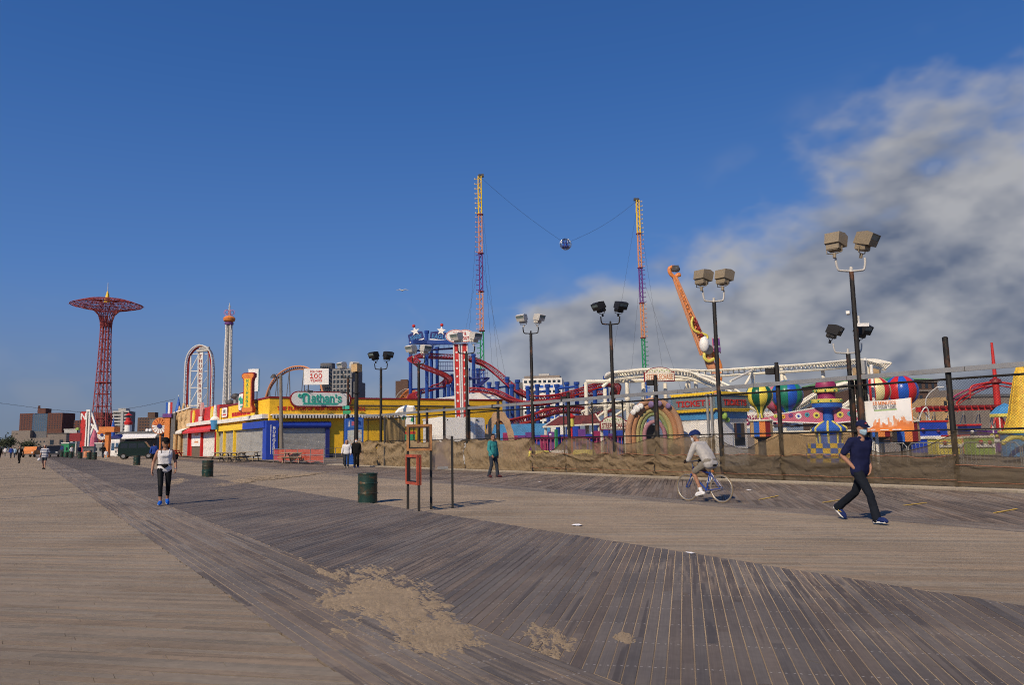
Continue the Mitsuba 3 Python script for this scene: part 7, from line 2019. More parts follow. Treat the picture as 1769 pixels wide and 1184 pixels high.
class Body:
    """skeleton in metres for a figure of 1.75 m, facing +x, left is +y"""

    def __init__(self, **j):
        self.j = dict(pelvis=V(0, 0, .95), waist=V(0, 0, 1.10), chest=V(0, 0, 1.31), neck=V(0.0, 0, 1.47), head=V(0.025, 0, 1.635),
                      hipL=V(0, .092, .92), hipR=V(0, -.092, .92), kneeL=V(.02, .10, .50), kneeR=V(.02, -.10, .50), ankL=V(-.02, .10, .085), ankR=V(-.02, -.10, .085),
                      shL=V(-.01, .178, 1.415), shR=V(-.01, -.178, 1.415), elL=V(-.04, .235, 1.14), elR=V(-.04, -.235, 1.14), wrL=V(.03, .245, .89), wrR=V(.03, -.245, .89),
                      toeL=V(.17, .115, .03), toeR=V(.17, -.115, .03))
        self.j.update({k: np.asarray(v, float) for k, v in j.items()})
        self.yaw, self.nod = 0.0, 0.0
        self.w = 1.0

    def torso(self, t=0.0, lo=0.0, female=False, belly=0.0):
        J, w = self.j, self.w
        lat = J['shL'] - J['shR']
        lat = lat / np.linalg.norm(lat)
        hl = J['hipL'] - J['hipR']
        hl = hl / np.linalg.norm(hl)
        ch = hullof(sph(J['chest'] + lat * .085 * w, .100 + t), sph(J['chest'] - lat * .085 * w, .100 + t), sph(J['shL'] - lat * .035, .058 + t), sph(J['shR'] + lat * .035, .058 + t))
        wr = (.088 if female else .098) * w
        wa = hullof(sph(J['waist'] + lat * .06 * w + V(belly * .5, 0, 0), wr + t), sph(J['waist'] - lat * .06 * w + V(belly * .5, 0, 0), wr + t))
        pe = hullof(sph(J['pelvis'] + hl * .075 * w, .108 * w + t), sph(J['pelvis'] - hl * .075 * w, .108 * w + t))
        return hullof(ch, wa) + hullof(wa, pe), ch, wa, pe

    def leg(self, s, t=0.0, to=1.0, flare=0.0):
        J = self.j
        h, k, a = J['hip' + s], J['knee' + s], J['ank' + s]
        r = bone(h, k, .085 * self.w + t, .055 + t)
        mid = k + (a - k) * 0.35 + (k - h) / np.linalg.norm(k - h) * 0.0
        back = np.cross(np.cross(a - k, V(1, 0, 0)), a - k)
        if to > 0.999:
            return r + bone(k, mid, .054 + t, .050 + t + flare * .3) + bone(mid, a, .050 + t + flare * .3, .036 + t + flare)
        e = k + (a - k) * to
        return r + bone(k, e, .054 + t, .052 - 0.012 * to + t + flare)

    def arm(self, s, t=0.0, to=2.0):
        """to: 0..1 along the upper arm, 1..2 along the forearm"""
        J = self.j
        sh, e, w = J['sh' + s], J['el' + s], J['wr' + s]
        if to < 1:
            return bone(sh, sh + (e - sh) * to, .056 + t, .050 + t)
        r = bone(sh, e, .054 + t, .042 + t)
        return r + bone(e, e + (w - e) * (to - 1), .042 + t, .042 - .013 * (to - 1) + t)

    def headm(self):
        c = self.j['head']
        R = rot((0, 0, 1), self.yaw) @ rot((0, 1, 0), self.nod)
        self.R, self.c = R, c
        P = lambda *a: c + R @ V(*a)
        skull = hullof(sph(P(-.012, 0, .025), .094, 16), sph(P(.025, 0, .03), .080, 14), sph(P(.045, 0, -.035), .055, 12), sph(P(.062, 0, -.088), .030, 10), sph(P(.0, .03, -.07), .048, 10), sph(P(.0, -.03, -.07), .048, 10))
        nose = hullof(sph(P(.088, 0, .018), .010, 8), sph(P(.112, 0, -.028), .013, 8), sph(P(.098, .014, -.032), .010, 8), sph(P(.098, -.014, -.032), .010, 8))
        lips = hullof(sph(P(.088, .018, -.060), .009, 8), sph(P(.088, -.018, -.060), .009, 8), sph(P(.094, 0, -.060), .010, 8))
        brow = hullof(sph(P(.080, .035, .034), .014, 8), sph(P(.080, -.035, .034), .014, 8))
        ears = [hullof(sph(P(-.008, s * .082, .012), .015, 8, (1, .5, 1.3)), sph(P(-.012, s * .080, -.022), .011, 8, (1, .5, 1.2))) for s in (-1, 1)]
        return skull + nose + lips + brow + ears[0] + ears[1] + bone(self.j['neck'], P(-.01, 0, -.07), .056, .052) + bone(self.j['neck'] - V(0, 0, .03), self.j['neck'], .066, .056)

    def foot(self, s, t=0.0):
        a, o = self.j['ank' + s], self.j['toe' + s]
        d = (o - a)
        d2 = d / np.linalg.norm(d)
        up = V(0, 0, 1) - d2 * d2[2]
        heel = a - d2 * .045 - up * .045
        return hullof(sph(a - up * .01, .038 + t), sph(heel, .033 + t), sph(o - d2 * .045 + up * .012, .036 + t), sph(o, .026 + t, 10), sph(o - d2 * .05 + np.cross(d2, up) * .02, .032 + t, 10))

    def sole(self, s, grow=0.006, thick=0.026):
        a, o = self.j['ank' + s], self.j['toe' + s]
        d = (o - a)
        d2 = d / np.linalg.norm(d)
        up = V(0, 0, 1) - d2 * d2[2]
        up /= np.linalg.norm(up)
        pl = V(0, 0, 0)
        side = np.cross(up, d2)
        low = -0.083
        # flat slab under the shoe, along the line heel-toe
        h = a - d2 * .055 - up * .060
        e = o + d2 * .01 - up * (.012)
        pts = []
        for k, w in ((0, .03), (0.25, .036), (0.7, .045), (0.93, .036), (1.0, .018)):
            p = h + (e - h) * k
            for sd in (-1, 1):
                for z in (0, 1):
                    pts.append(p + side * sd * (w + grow) - up * (0.018 - z * thick))
        return m3.Manifold.hull_points(np.array(pts))


def figure(name, label, pos, heading, scale, B, build, group=None, z=0.0):
    t = thing(name, label, 'person', group)
    tf = place(pos[0], pos[1], z, heading, scale)

    def add(nm, mesh, m, smooth=True, label=None):
        put(t, nm, mesh, m, smooth=smooth, tf=tf, label=label)
    build(B, add)
    return t


def body_mesh(B, hands=(), edge=0.032, female=False):
    tor = B.torso(female=female)[0]
    r = B.headm() + tor
    for s in 'LR':
        r = r + B.leg(s) + B.foot(s) + B.arm(s)
    for h in hands:
        r = r + h
    return soft(r, edge, 5)


def shirt(B, t=0.016, sleeve=0.55, hem=0.0, female=False, neck=True, crease=0.012, seed=1, belly=0.0):
    full, ch, wa, pe = B.torso(t, female=female, belly=belly)
    lat = (B.j['hipL'] - B.j['hipR'])
    lat = lat / np.linalg.norm(lat)
    e = B.j['pelvis'] + (B.j['pelvis'] - B.j['waist']) * hem
    low = hullof(sph(e + lat * .078, .110 + t), sph(e - lat * .078, .110 + t))
    r = hullof(ch, wa) + hullof(wa, low)
    if sleeve:
        for s in 'LR':
            r = r + B.arm(s, t + 0.004, sleeve)
    return soft(r, 0.03, 6, crease=crease, seed=seed)


def trousers(B, t=0.014, to=1.0, flare=0.0, crease=0.010, seed=3):
    pe = B.torso(t * 0.7)[3]
    r = pe
    for s in 'LR':
        r = r + B.leg(s, t, to, flare)
    return soft(r, 0.03, 6, crease=crease, seed=seed)


def cap(B, add, m, logo=None):
    P = lambda *a: B.c + B.R @ V(*a)
    crown = hullof(sph(P(-.012, 0, .045), .102, 18), sph(P(.03, 0, .05), .086, 14))
    crown = crown.trim_by_plane(tuple(B.R @ V(0, 0, 1)), float((B.R @ V(0, 0, 1)) @ P(0, 0, .045)))
    add('cap', soft(crown, 0.02, 2), m)
    brim = hullof(*[sph(P(x, y, z), .006, 6) for x, y, z in ((.07, .075, .05), (.07, -.075, .05), (.15, .055, .032), (.15, -.055, .032), (.172, 0, .030))])
    add('cap_brim', soft(brim, 0.02, 1), m)
    if logo:
        add('cap_emblem', soft(hullof(sph(P(.118, .018, .085), .012, 8, (.4, 1, 1)), sph(P(.118, -.018, .085), .012, 8, (.4, 1, 1)), sph(P(.110, 0, .105), .012, 8, (.4, 1, 1))), 0.02, 1), logo[0])
        add('cap_emblem', soft(sph(P(.124, 0, .085), .011, 8, (.4, 1.3, 1)), 0.02, 1), logo[1])


def face_bits(B, add, glasses=False):
    P = lambda *a: B.c + B.R @ V(*a)
    for s in (-1, 1):
        if glasses:
            add('lens', soft(sph(P(.098, s * .034, .014), .022, 10, (.35, 1.1, .85)), 0.02, 1), 'sunglass')
        else:
            add('eye', soft(sph(P(.086, s * .033, .012), .011, 8, (.6, 1, .8)), 0.02, 0), 'eye_white')
    if glasses:
        add('glasses_frame', M().tube([P(-.0, .085, .02), P(.09, .07, .02), P(.104, .01, .02), P(.104, -.01, .02), P(.09, -.07, .02), P(-.0, -.085, .02)], 0.004, 5), 'sunglass')


def facemask(B, add, m):
    P = lambda *a: B.c + B.R @ V(*a)
    k = hullof(sph(P(.098, 0, -.012), .022, 10), sph(P(.10, 0, -.055), .028, 10), sph(P(.075, 0, -.098), .026, 10), sph(P(.045, .058, -.03), .018, 8), sph(P(.045, -.058, -.03), .018, 8), sph(P(.035, .048, -.08), .018, 8), sph(P(.035, -.048, -.08), .018, 8))
    add('face_mask', soft(k, 0.02, 3), m)
    add('mask_loop', M().tube([P(.05, .07, -.025), P(-.005, .092, .0), P(.04, .066, -.08)], 0.002, 4).tube([P(.05, -.07, -.025), P(-.005, -.092, .0), P(.04, -.066, -.08)], 0.002, 4), 'clean_white')


def hair_short(B, add, m, back=0.0):
    P = lambda *a: B.c + B.R @ V(*a)
    h = hullof(sph(P(-.020, 0, .034), .098, 16), sph(P(.028, 0, .060), .070, 14)) + hullof(sph(P(-.055, 0, -.02), .062, 12), sph(P(-.05, 0, .03), .075, 12))
    n = B.R @ V(-.75, 0, .66)
    h = h.trim_by_plane(tuple(n), float(n @ P(.052, 0, .036)))
    add('hair', soft(h, 0.02, 3, crease=0.006), m)


def shoes(B, add, m, t=0.006, sole=True):
    for s in 'LR':
        add('shoe', soft(B.foot(s, t), 0.025, 4), m)
        if sole:
            add('shoe_sole', soft(B.sole(s), 0.03, 1), 'sole_white')


# --- the man walking past on the right
B = Body(pelvis=(0.0, 0, .90), waist=(.02, 0, 1.07), chest=(.05, 0, 1.29), neck=(.07, 0, 1.455), head=(.115, 0, 1.622),
         hipL=(-.01, .09, .875), hipR=(.02, -.09, .875), kneeL=(-.215, .10, .495), kneeR=(.255, -.10, .49), ankL=(-.60, .10, .215), ankR=(.36, -.11, .095), toeL=(-.47, .105, .045), toeR=(.555, -.125, .070),
         shL=(.075, .182, 1.40), shR=(.02, -.182, 1.40), elL=(-.05, .275, 1.14), elR=(-.125, -.265, 1.15), wrL=(.09, .165, .94), wrR=(.03, -.165, .93))
B.yaw, B.nod = -0.35, 0.10


def man_right(B, add):
    J = B.j
    hs = [hand(J['wrL'], V(-.12, -.30, -1), V(-.3, -1, 0), 0.3, 0.95, 1), hand(J['wrR'], V(.0, .30, -1), V(-.3, 1, 0), 0.3, 0.95, -1)]
    add('body', body_mesh(B, hs), 'skin')
    add('polo_shirt', shirt(B, 0.012, 0.78, 0.12, crease=0.014, seed=4), 'navy_cloth')
    P = lambda *a: B.j['neck'] + V(*a)
    add('shirt_collar', soft(hullof(sph(P(.02, .05, .0), .028, 8), sph(P(.02, -.05, .0), .028, 8), sph(P(-.05, 0, .01), .03, 8)) - sph(P(.03, 0, .05), .055, 12), 0.02, 1), 'navy_cloth')
    add('jeans', trousers(B, 0.017, 1.0, 0.026, 0.015, 9), 'denim_dark')
    shoes(B, add, 'shoe_navy')
    for s, y in (('R', -1),):
        a, o = B.j['ank' + s], B.j['toe' + s]
        add('shoe_emblem', M().tube([a + V(.02, y * .052, -.025), a + V(.06, y * .056, -.045), a + V(.13, y * .054, -.02)], [0.004, 0.008, 0.003], 5), 'clean_white')
    a = B.j['ankL']
    add('shoe_emblem', M().tube([a + V(.02, -.045, -.02), a + V(.05, -.05, -.06), a + V(.11, -.048, -.08)], [0.003, 0.008, 0.003], 5), 'yellow_paint')
    hair_short(B, add, 'hair_brown')
    cap(B, add, 'navy_cloth', ('red_cloth', 'white_cloth'))
    face_bits(B, add)
    facemask(B, add, 'mask_blue')


mp = 0.5 * (np.array((-8.74,12.45,-0.02)) + np.array((-7.73,12.32,-0.02)))
figure('person', 'man walking in navy polo, jeans, navy cap and blue face mask, hands in pockets', mp + V(.05, 0.0, 0), math.radians(-6), 1.0, B, man_right, z=-0.022)

# --- the woman walking towards the camera on the left
B = Body(pelvis=(0.0, 0, .935), waist=(.0, 0, 1.10), chest=(.01, 0, 1.30), neck=(.02, 0, 1.465), head=(.05, 0, 1.625),
         hipL=(0, .095, .91), hipR=(.02, -.095, .91), kneeL=(.0, .10, .49), kneeR=(.16, -.085, .505), ankL=(-.20, .095, .135), ankR=(.16, -.075, .10), toeL=(-.03, .11, .035), toeR=(.33, -.095, .045),
         shL=(.01, .165, 1.40), shR=(.02, -.165, 1.40), elL=(-.06, .255, 1.15), elR=(-.02, -.27, 1.13), wrL=(.08, .27, .94), wrR=(.10, -.30, .90))
B.yaw, B.nod, B.w = 0.25, 0.30, 0.98


def woman_left(B, add):
    J = B.j
    hs = [hand(J['wrL'], V(.25, .02, -1), V(0, -1, 0), 0.8, 0.95, 1), hand(J['wrR'], V(.25, -.05, -1), V(0, 1, 0), 0.8, 0.95, -1)]
    add('body', body_mesh(B, hs, female=True), 'skin_tan')
    full, ch, wa, pe = B.torso(0.009, female=True)
    top = hullof(ch, wa) + hullof(wa, hullof(sph(J['pelvis'] + V(0, .068, .0), .118), sph(J['pelvis'] + V(0, -.068, .0), .118))) + hullof(sph(J['chest'] + V(.065, .065, -.01), .068), sph(J['chest'] + V(.065, -.065, -.01), .068))
    top = top.trim_by_plane((0.25, 0, -1), -1.372)
    add('tank_top', soft(top, 0.03, 3, crease=0.008), 'white_cloth')
    for y in (-1, 1):
        add('strap', M().tube([V(.10, y * .085, 1.35), V(.075, y * .10, 1.43), V(.0, y * .105, 1.475), V(-.075, y * .09, 1.40)], 0.012, 6), 'black_cloth' if y < 0 else 'white_cloth')
    add('waist_pack', soft(hullof(sph(V(.135, .05, 1.035), .040), sph(V(.135, -.05, 1.035), .040), sph(V(.15, 0, 1.0), .04)), 0.03, 3), 'black_cloth')
    add('waist_strap', M().tube([V(.142 * math.cos(t), .185 * math.sin(t), 1.05 + .01 * math.cos(t)) for t in np.linspace(0, 2 * math.pi, 25)[:-1]], 0.013, 6, closed=True), 'black_cloth')
    add('leggings', trousers(B, 0.006, 0.62, 0.0, 0.004), 'black_sheen')
    shoes(B, add, 'shoe_blue')
    P = lambda *a: B.c + B.R @ V(*a)
    hair_short(B, add, 'hair_brown')
    add('ponytail', soft(bone(P(-.10, .0, .02), P(-.09, .06, -.10), .04, .045) + bone(P(-.09, .06, -.10), P(-.03, .10, -.20), .045, .03), 0.02, 4, crease=0.008), 'hair_brown')
    cap(B, add, 'black_cloth')
    face_bits(B, add, True)
    add('wrist_watch', M().lathe([(0.030, -.012), (0.036, -.008), (0.036, .008), (0.030, .012)], J['wrL'], 12), 'chrome')
    add('phone_pouch', soft(hullof(sph(J['elL'] + V(.03, .03, .06), .032), sph(J['elL'] + V(.03, .03, .14), .032)), 0.03, 2), 'black_cloth')


wp_ = 0.5 * (np.array((-21.76,3.06,0)) + np.array((-22.04,3.26,0)))
figure('person', 'woman walking in white tank top, black cap, black leggings and bright blue shoes', wp_, math.radians(-8), 0.985, B, woman_left)

# --- the man in teal near the fence
B = Body(pelvis=(0.0, 0, .935), hipL=(0, .095, .91), hipR=(.0, -.095, .91), kneeL=(.09, .13, .495), kneeR=(.02, -.11, .50), ankL=(.10, .16, .09), ankR=(-.12, -.13, .095), toeL=(.27, .20, .035), toeR=(.05, -.16, .035), elL=(-.03, .265, 1.14), elR=(.01, -.26, 1.14), wrL=(.05, .25, .90), wrR=(.16, -.235, .93))
B.yaw, B.w = -0.55, 1.03


def man_teal(B, add):
    J = B.j
    hs = [hand(J['wrL'], V(.15, 0, -1), V(0, -1, 0), 0.7, 1.0, 1), hand(J['wrR'], V(.35, .1, -1), V(0, 1, 0), 0.7, 1.0, -1)]
    add('body', body_mesh(B, hs), 'skin')
    add('sweater', shirt(B, 0.026, 1.93, 0.10, crease=0.016, seed=14, belly=0.03), 'teal_cloth')
    add('trousers', trousers(B, 0.018, 1.0, 0.02, 0.013, 5), 'slate_cloth')
    shoes(B, add, 'shoe_brown', sole=False)
    hair_short(B, add, 'hair_brown')
    face_bits(B, add, True)
    add('collar', M().tube([J['neck'] + V(.062 * math.cos(t), .066 * math.sin(t), .0) for t in np.linspace(0, 2 * math.pi, 17)[:-1]], 0.018, 6, closed=True), 'slate_cloth')


figure('person', 'man in a teal sweater, dark trousers and sunglasses walking before the fence', 0.5 * (np.array((-27.11,16.02,-0.02)) + np.array((-27.15,16.53,-0.02))), math.radians(18), 1.0, B, man_teal, z=-0.022)

# --- the couple beside the map stand
B = Body(kneeL=(.10, .09, .51), ankL=(.12, .09, .09), toeL=(.30, .10, .04), kneeR=(.0, -.10, .50), ankR=(-.16, -.10, .11), toeR=(.0, -.11, .035), elR=(-.05, -.26, 1.15), wrR=(.03, -.30, .93), elL=(-.02, .26, 1.15), wrL=(.05, .27, .92))
B.w = 1.04


def woman_white(B, add):
    J = B.j
    hs = [hand(J['wrL'], V(.15, 0, -1), V(0, -1, 0), 0.7, 1.0, 1), hand(J['wrR'], V(.15, -.1, -1), V(0, 1, 0), 0.7, 1.0, -1)]
    add('body', body_mesh(B, hs, 0.04, True), 'skin')
    add('sweater', shirt(B, 0.024, 1.9, 0.0, crease=0.014, seed=22, female=True), 'white_cloth')
    add('trousers', trousers(B, 0.014, 0.92, 0.012, 0.01, 6), 'slate_cloth')
    shoes(B, add, 'khaki_cloth')
    P = lambda *a: B.c + B.R @ V(*a)
    hair_short(B, add, 'hair_blond')
    add('long_hair', soft(hullof(sph(P(-.05, .07, -.02), .045), sph(P(-.05, -.07, -.02), .045), sph(P(-.06, .07, -.16), .04), sph(P(-.06, -.07, -.16), .04)), 0.03, 3), 'hair_blond')
    face_bits(B, add)


def man_black(B, add):
    J = B.j
    hs = [hand(J['wrL'], V(.15, 0, -1), V(0, -1, 0), 0.7, 1.0, 1), hand(J['wrR'], V(.15, -.1, -1), V(0, 1, 0), 0.7, 1.0, -1)]
    add('body', body_mesh(B, hs, 0.04), 'skin')
    add('jacket', shirt(B, 0.03, 1.92, 0.25, crease=0.016, seed=31), 'black_cloth')
    add('trousers', trousers(B, 0.022, 1.0, 0.02, 0.014, 8), 'black_cloth')
    shoes(B, add, 'shoe_navy')
    hair_short(B, add, 'hair_brown')
    face_bits(B, add)
    facemask(B, add, 'white_cloth')


cpos = _f * 46.2 + _r * ((598 - 884.5) / 1321 * 46.2)
figure('person', 'woman with fair hair in a white sweater walking beside the map stand', cpos, math.radians(-25), 0.955, B, woman_white, z=-0.02)
B2 = Body(kneeR=(.08, -.09, .51), ankR=(.10, -.09, .09), toeR=(.28, -.10, .04), kneeL=(.0, .10, .50), ankL=(-.12, .10, .10), toeL=(.04, .11, .035))
B2.w = 1.1
cpos = _f * 46.4 + _r * ((614.5 - 884.5) / 1321 * 46.4)
figure('person', 'man all in black with a white face mask walking beside the map stand', cpos, math.radians(-25), 1.0, B2, man_black, z=-0.02)

# --- bicycle and rider
bk = thing('bicycle', 'blue bicycle with tan tyres ridden away along the fence', 'bicycle')
rp = np.array((-12.58,13.69,-0.02))
fp_ = np.array((-13.41,13.44,-0.02))
bd = fp_ - rp
bh_ = math.atan2(bd[1], bd[0])
bh_ = math.radians(186)
WB, WR = 1.0, 0.335
ctr = 0.5 * (rp + fp_)
tfb = place(ctr[0], ctr[1], -0.022, bh_, 0.97)


def badd(nm, m, mt, smooth=40):
    return put(bk, nm, m, mt, smooth=smooth, tf=tfb)


mat('bike_blue', (0.014, 0.055, 0.30), 0.3)
ring = lambda c, r, n=48: [c + V(r * math.cos(t), 0, r * math.sin(t)) for t in np.linspace(0, 2 * math.pi, n + 1)[:-1]]
for nm, x in (('front_wheel', WB / 2), ('rear_wheel', -WB / 2)):
    c = V(x, 0, WR)
    w = badd(nm, M().cyl(c - V(0, .035, 0), c + V(0, .035, 0), 0.022, n=10), 'chrome')
    for sub, m, mt in (('tyre', M().tube(ring(c, WR - .014), 0.016, 8, closed=True), 'tyre_tan'), ('rim', M().tube(ring(c, WR - .036), 0.010, 6, closed=True), 'galvanized')):
        scene[f'{w}__{sub}'] = mikit.ply(m.build(), mt, smooth=40)
        scene[f'{w}__{sub}']['to_world'] = T(tfb.tolist())
    m = M()
    for k in range(28):
        a = 2 * math.pi * k / 28
        b = a + (0.35 if k % 2 else -0.35)
        m.cyl(c + V(.02 * math.cos(b), .03 * (1 if k % 4 < 2 else -1), .02 * math.sin(b)), c + V((WR - .04) * math.cos(a), 0, (WR - .04) * math.sin(a)), 0.0014, n=3)
    scene[f'{w}__spokes'] = mikit.ply(m.build(), 'chrome')
    scene[f'{w}__spokes']['to_world'] = T(tfb.tolist())
    labels[f'{w}__spokes'] = {'kind': 'stuff'}
bb_, st_, ht, hb2 = V(-.07, 0, .28), V(-.20, 0, .74), V(.30, 0, .80), V(.335, 0, .66)
rax, fax = V(-WB / 2, 0, WR), V(WB / 2, 0, WR)
badd('frame', M().cyl(bb_, st_, .016, n=8).cyl(st_ - V(-.01, 0, .05), ht - V(0, 0, .02), .016, n=8).cyl(bb_, hb2, .019, n=8).cyl(ht + V(-.01, 0, .04), hb2 + V(.01, 0, -.03), .02, n=8)
     .cyl(bb_ + V(0, .04, 0), rax + V(0, .055, 0), .010, n=6).cyl(bb_ + V(0, -.04, 0), rax + V(0, -.055, 0), .010, n=6).cyl(st_ + V(0, .02, -.03), rax + V(0, .055, 0), .009, n=6).cyl(st_ + V(0, -.02, -.03), rax + V(0, -.055, 0), .009, n=6), 'bike_blue')
badd('fork', M().tube([hb2 + V(0, .045, -.02), hb2 + V(.06, .05, -.16), fax + V(0, .055, 0)], .011, 6).tube([hb2 + V(0, -.045, -.02), hb2 + V(.06, -.05, -.16), fax + V(0, -.055, 0)], .011, 6).bar(hb2 + V(0, -.06, -.01), hb2 + V(0, .06, -.01), .03), 'bike_blue')
badd('handlebar', M().tube([V(.24, .30, .965), V(.30, .20, .975), V(.335, 0, .96), V(.30, -.20, .975), V(.24, -.30, .965)], .012, 8).cyl(ht, V(.335, 0, .96), .014, n=8), 'chrome')
badd('grip', M().cyl(V(.24, .30, .965), V(.285, .215, .973), .018, n=8).cyl(V(.24, -.30, .965), V(.285, -.215, .973), .018, n=8), 'rubber')
badd('seat_post', M().cyl(st_, V(-.235, 0, .86), .013, n=8), 'chrome')
badd('saddle', soft(hullof(sph(V(-.33, .06, .885), .03), sph(V(-.33, -.06, .885), .03), sph(V(-.10, 0, .89), .02), sph(V(-.22, 0, .88), .03)), 0.02, 3), 'rubber', True)
badd('crank', M().lathe([(0.088, -.003), (0.09, 0), (0.088, .003), (0.05, .003)], n=24, mat=[[1, 0, 0], [0, 0, 1], [0, -1, 0]], at=bb_ + V(0, -.05, 0)).bar(bb_ + V(0, .06, 0), bb_ + V(.09, .07, -.14), .02, .012).bar(bb_ + V(0, -.06, 0), bb_ + V(-.09, -.07, .14), .02, .012), 'chrome')
badd('pedal', M().box(bb_ + V(.09, .11, -.145), (.09, .08, .02)), 'rubber')
badd('pedal', M().box(bb_ + V(-.09, -.11, .145), (.09, .08, .02)), 'rubber')
badd('chain', M().tube([bb_ + V(0, -.05, .09), rax + V(0, -.05, .035)], .006, 4).tube([bb_ + V(0, -.05, -.09), rax + V(0, -.05, -.035)], .006, 4), 'rubber')
badd('rear_reflector', M().cyl(V(-.26, 0, .74), V(-.29, 0, .74), .03, n=10), 'orange_paint')

B = Body(pelvis=(-.20, 0, .97), waist=(-.13, 0, 1.12), chest=(.03, 0, 1.30), neck=(.13, 0, 1.44), head=(.20, 0, 1.575),
         hipL=(-.19, .095, .95), hipR=(-.19, -.095, .95), kneeL=(.20, .12, .70), kneeR=(.22, -.13, .87), ankL=(-.005, .11, .235), ankR=(-.17, -.12, .55), toeL=(.15, .12, .165), toeR=(-.02, -.13, .455),
         shL=(.07, .185, 1.375), shR=(.07, -.185, 1.375), elL=(.16, .26, 1.13), elR=(.16, -.26, 1.13), wrL=(.22, .285, 1.0), wrR=(.22, -.285, 1.0))
B.yaw, B.nod, B.w = 0.25, 0.28, 1.13


def cyclist(B, add):
    J = B.j
    hs = [hand(J['wrL'] + V(.0, 0, .01), V(.9, -.3, -.15), V(-.1, 0, -1), 1.35, 1.0, 1), hand(J['wrR'] + V(.0, 0, .01), V(.9, .3, -.15), V(-.1, 0, -1), 1.35, 1.0, -1)]
    add('body', body_mesh(B, hs), 'skin_tan')
    add('sweatshirt', shirt(B, 0.024, 1.9, 0.35, crease=0.014, seed=41, belly=0.02), 'grey_cloth')
    r = B.torso(0.012)[3]
    for s in 'LR':
        h, k = J['hip' + s], J['knee' + s]
        r = r + bone(h, h + (k - h) * .86, .10, .085)
    add('shorts', soft(r, 0.03, 5, crease=0.016, seed=8), 'khaki_cloth')
    for s, d in (('L', V(.9, -.3, -.15)), ('R', V(.9, .3, -.15))):
        w = J['wr' + s]
        g = hand(w + V(0, 0, .01), d, V(-.1, 0, -1), 1.3, 1.12, 1 if s == 'L' else -1) + bone(w - V(.02, 0, -.03), w + V(.02, 0, .0), .036, .034)
        add('glove', soft(g, 0.03, 1), 'black_cloth')
    for s in 'LR':
        a, k = J['ank' + s], J['knee' + s]
        add('sock', soft(bone(a, a + (k - a) * .22, .043, .046), 0.03, 1), 'white_cloth')
        add('shoe', soft(B.foot(s, .008), 0.025, 4), 'white_cloth')
        add('shoe_sole', soft(B.sole(s), 0.03, 1), 'sole_white')
    P = lambda *a: B.c + B.R @ V(*a)
    hair_short(B, add, 'hair_grey')
    hel = hullof(sph(P(-.03, 0, .05), .115, 18), sph(P(.05, 0, .055), .095, 14), sph(P(-.06, 0, .03), .10, 14))
    n = B.R @ V(-.12, 0, 1)
    hel = hel.trim_by_plane(tuple(n / np.linalg.norm(n)), float((n / np.linalg.norm(n)) @ P(0, 0, .035)))
    for y in (-.06, -.02, .02, .06):
        hel = hel - hullof(sph(P(.07, y, .165), .012, 8), sph(P(-.08, y * 1.1, .165), .014, 8), sph(P(0, y, .155), .012, 8))
    add('helmet', soft(hel, 0.02, 2), 'shoe_navy')
    facemask(B, add, 'white_cloth')
    add('strap', M().tube([P(.03, .085, .03), P(.03, .065, -.07), P(.045, 0, -.115), P(.03, -.065, -.07), P(.03, -.085, .03)], 0.005, 5), 'black_cloth')


t = figure('person', 'cyclist in a pale grey sweatshirt, khaki shorts and dark blue helmet on the blue bicycle', ctr, bh_, 0.97, B, cyclist, z=-0.022)


# --- small figures far away on the left
def walker(name_label, px_, d, heading, scale, top, bottom, hair, opts):
    B = Body(kneeL=(.12, .09, .51), ankL=(.16, .09, .09), toeL=(.33, .10, .05), kneeR=(.0, -.10, .50), ankR=(-.2, -.10, .13), toeR=(-.05, -.11, .04), elR=(.0, -.26, 1.15), wrR=(.12, -.27, .93), elL=(-.10, .26, 1.15), wrL=(-.08, .28, .90))
    p = _f * d + _r * ((px_ - 884.5) / 1321 * d)

    def b(B, add):
        hs = [hand(B.j['wrL'], V(.1, 0, -1), V(0, -1, 0), 0.7, 1.0, 1), hand(B.j['wrR'], V(.2, 0, -1), V(0, 1, 0), 0.7, 1.0, -1)]
        add('body', body_mesh(B, hs, 0.06), 'skin')
        sl = opts.get('sleeve', 1.9)
        add(opts.get('topname', 'jacket'), shirt(B, opts.get('t', 0.03), sl, opts.get('hem', 0.2), crease=0.01), top)
        add(opts.get('botname', 'trousers'), trousers(B, 0.02, opts.get('to', 1.0), 0.02) if opts.get('to', 1.0) > 0.2 else soft(B.torso(.02)[3] + bone(B.j['hipL'], B.j['hipL'] + (B.j['kneeL'] - B.j['hipL']) * .6, .1, .085) + bone(B.j['hipR'], B.j['hipR'] + (B.j['kneeR'] - B.j['hipR']) * .6, .1, .085), .04, 3), bottom)
        shoes(B, add, opts.get('shoe', 'black_cloth'), sole=False)
        hair_short(B, add, hair)
        if 'bag' in opts:
            add('bag', soft(hullof(sph(B.j['wrR'] + V(0, -.02, -.2), .10), sph(B.j['wrR'] + V(.1, -.02, -.24), .09)), 0.04, 2), opts['bag'])
        if 'front' in opts:
            add('shirt_front', soft(hullof(sph(V(.12, 0, 1.38), .035), sph(V(.125, 0, 1.1), .035)), .04, 1), opts['front'])
        if 'pack' in opts:
            add('backpack', soft(hullof(sph(V(-.17, .08, 1.35), .08), sph(V(-.17, -.08, 1.35), .08), sph(V(-.17, 0, 1.05), .09)), .04, 2), opts['pack'])
    return figure('person', name_label, p, heading, scale, B, b)


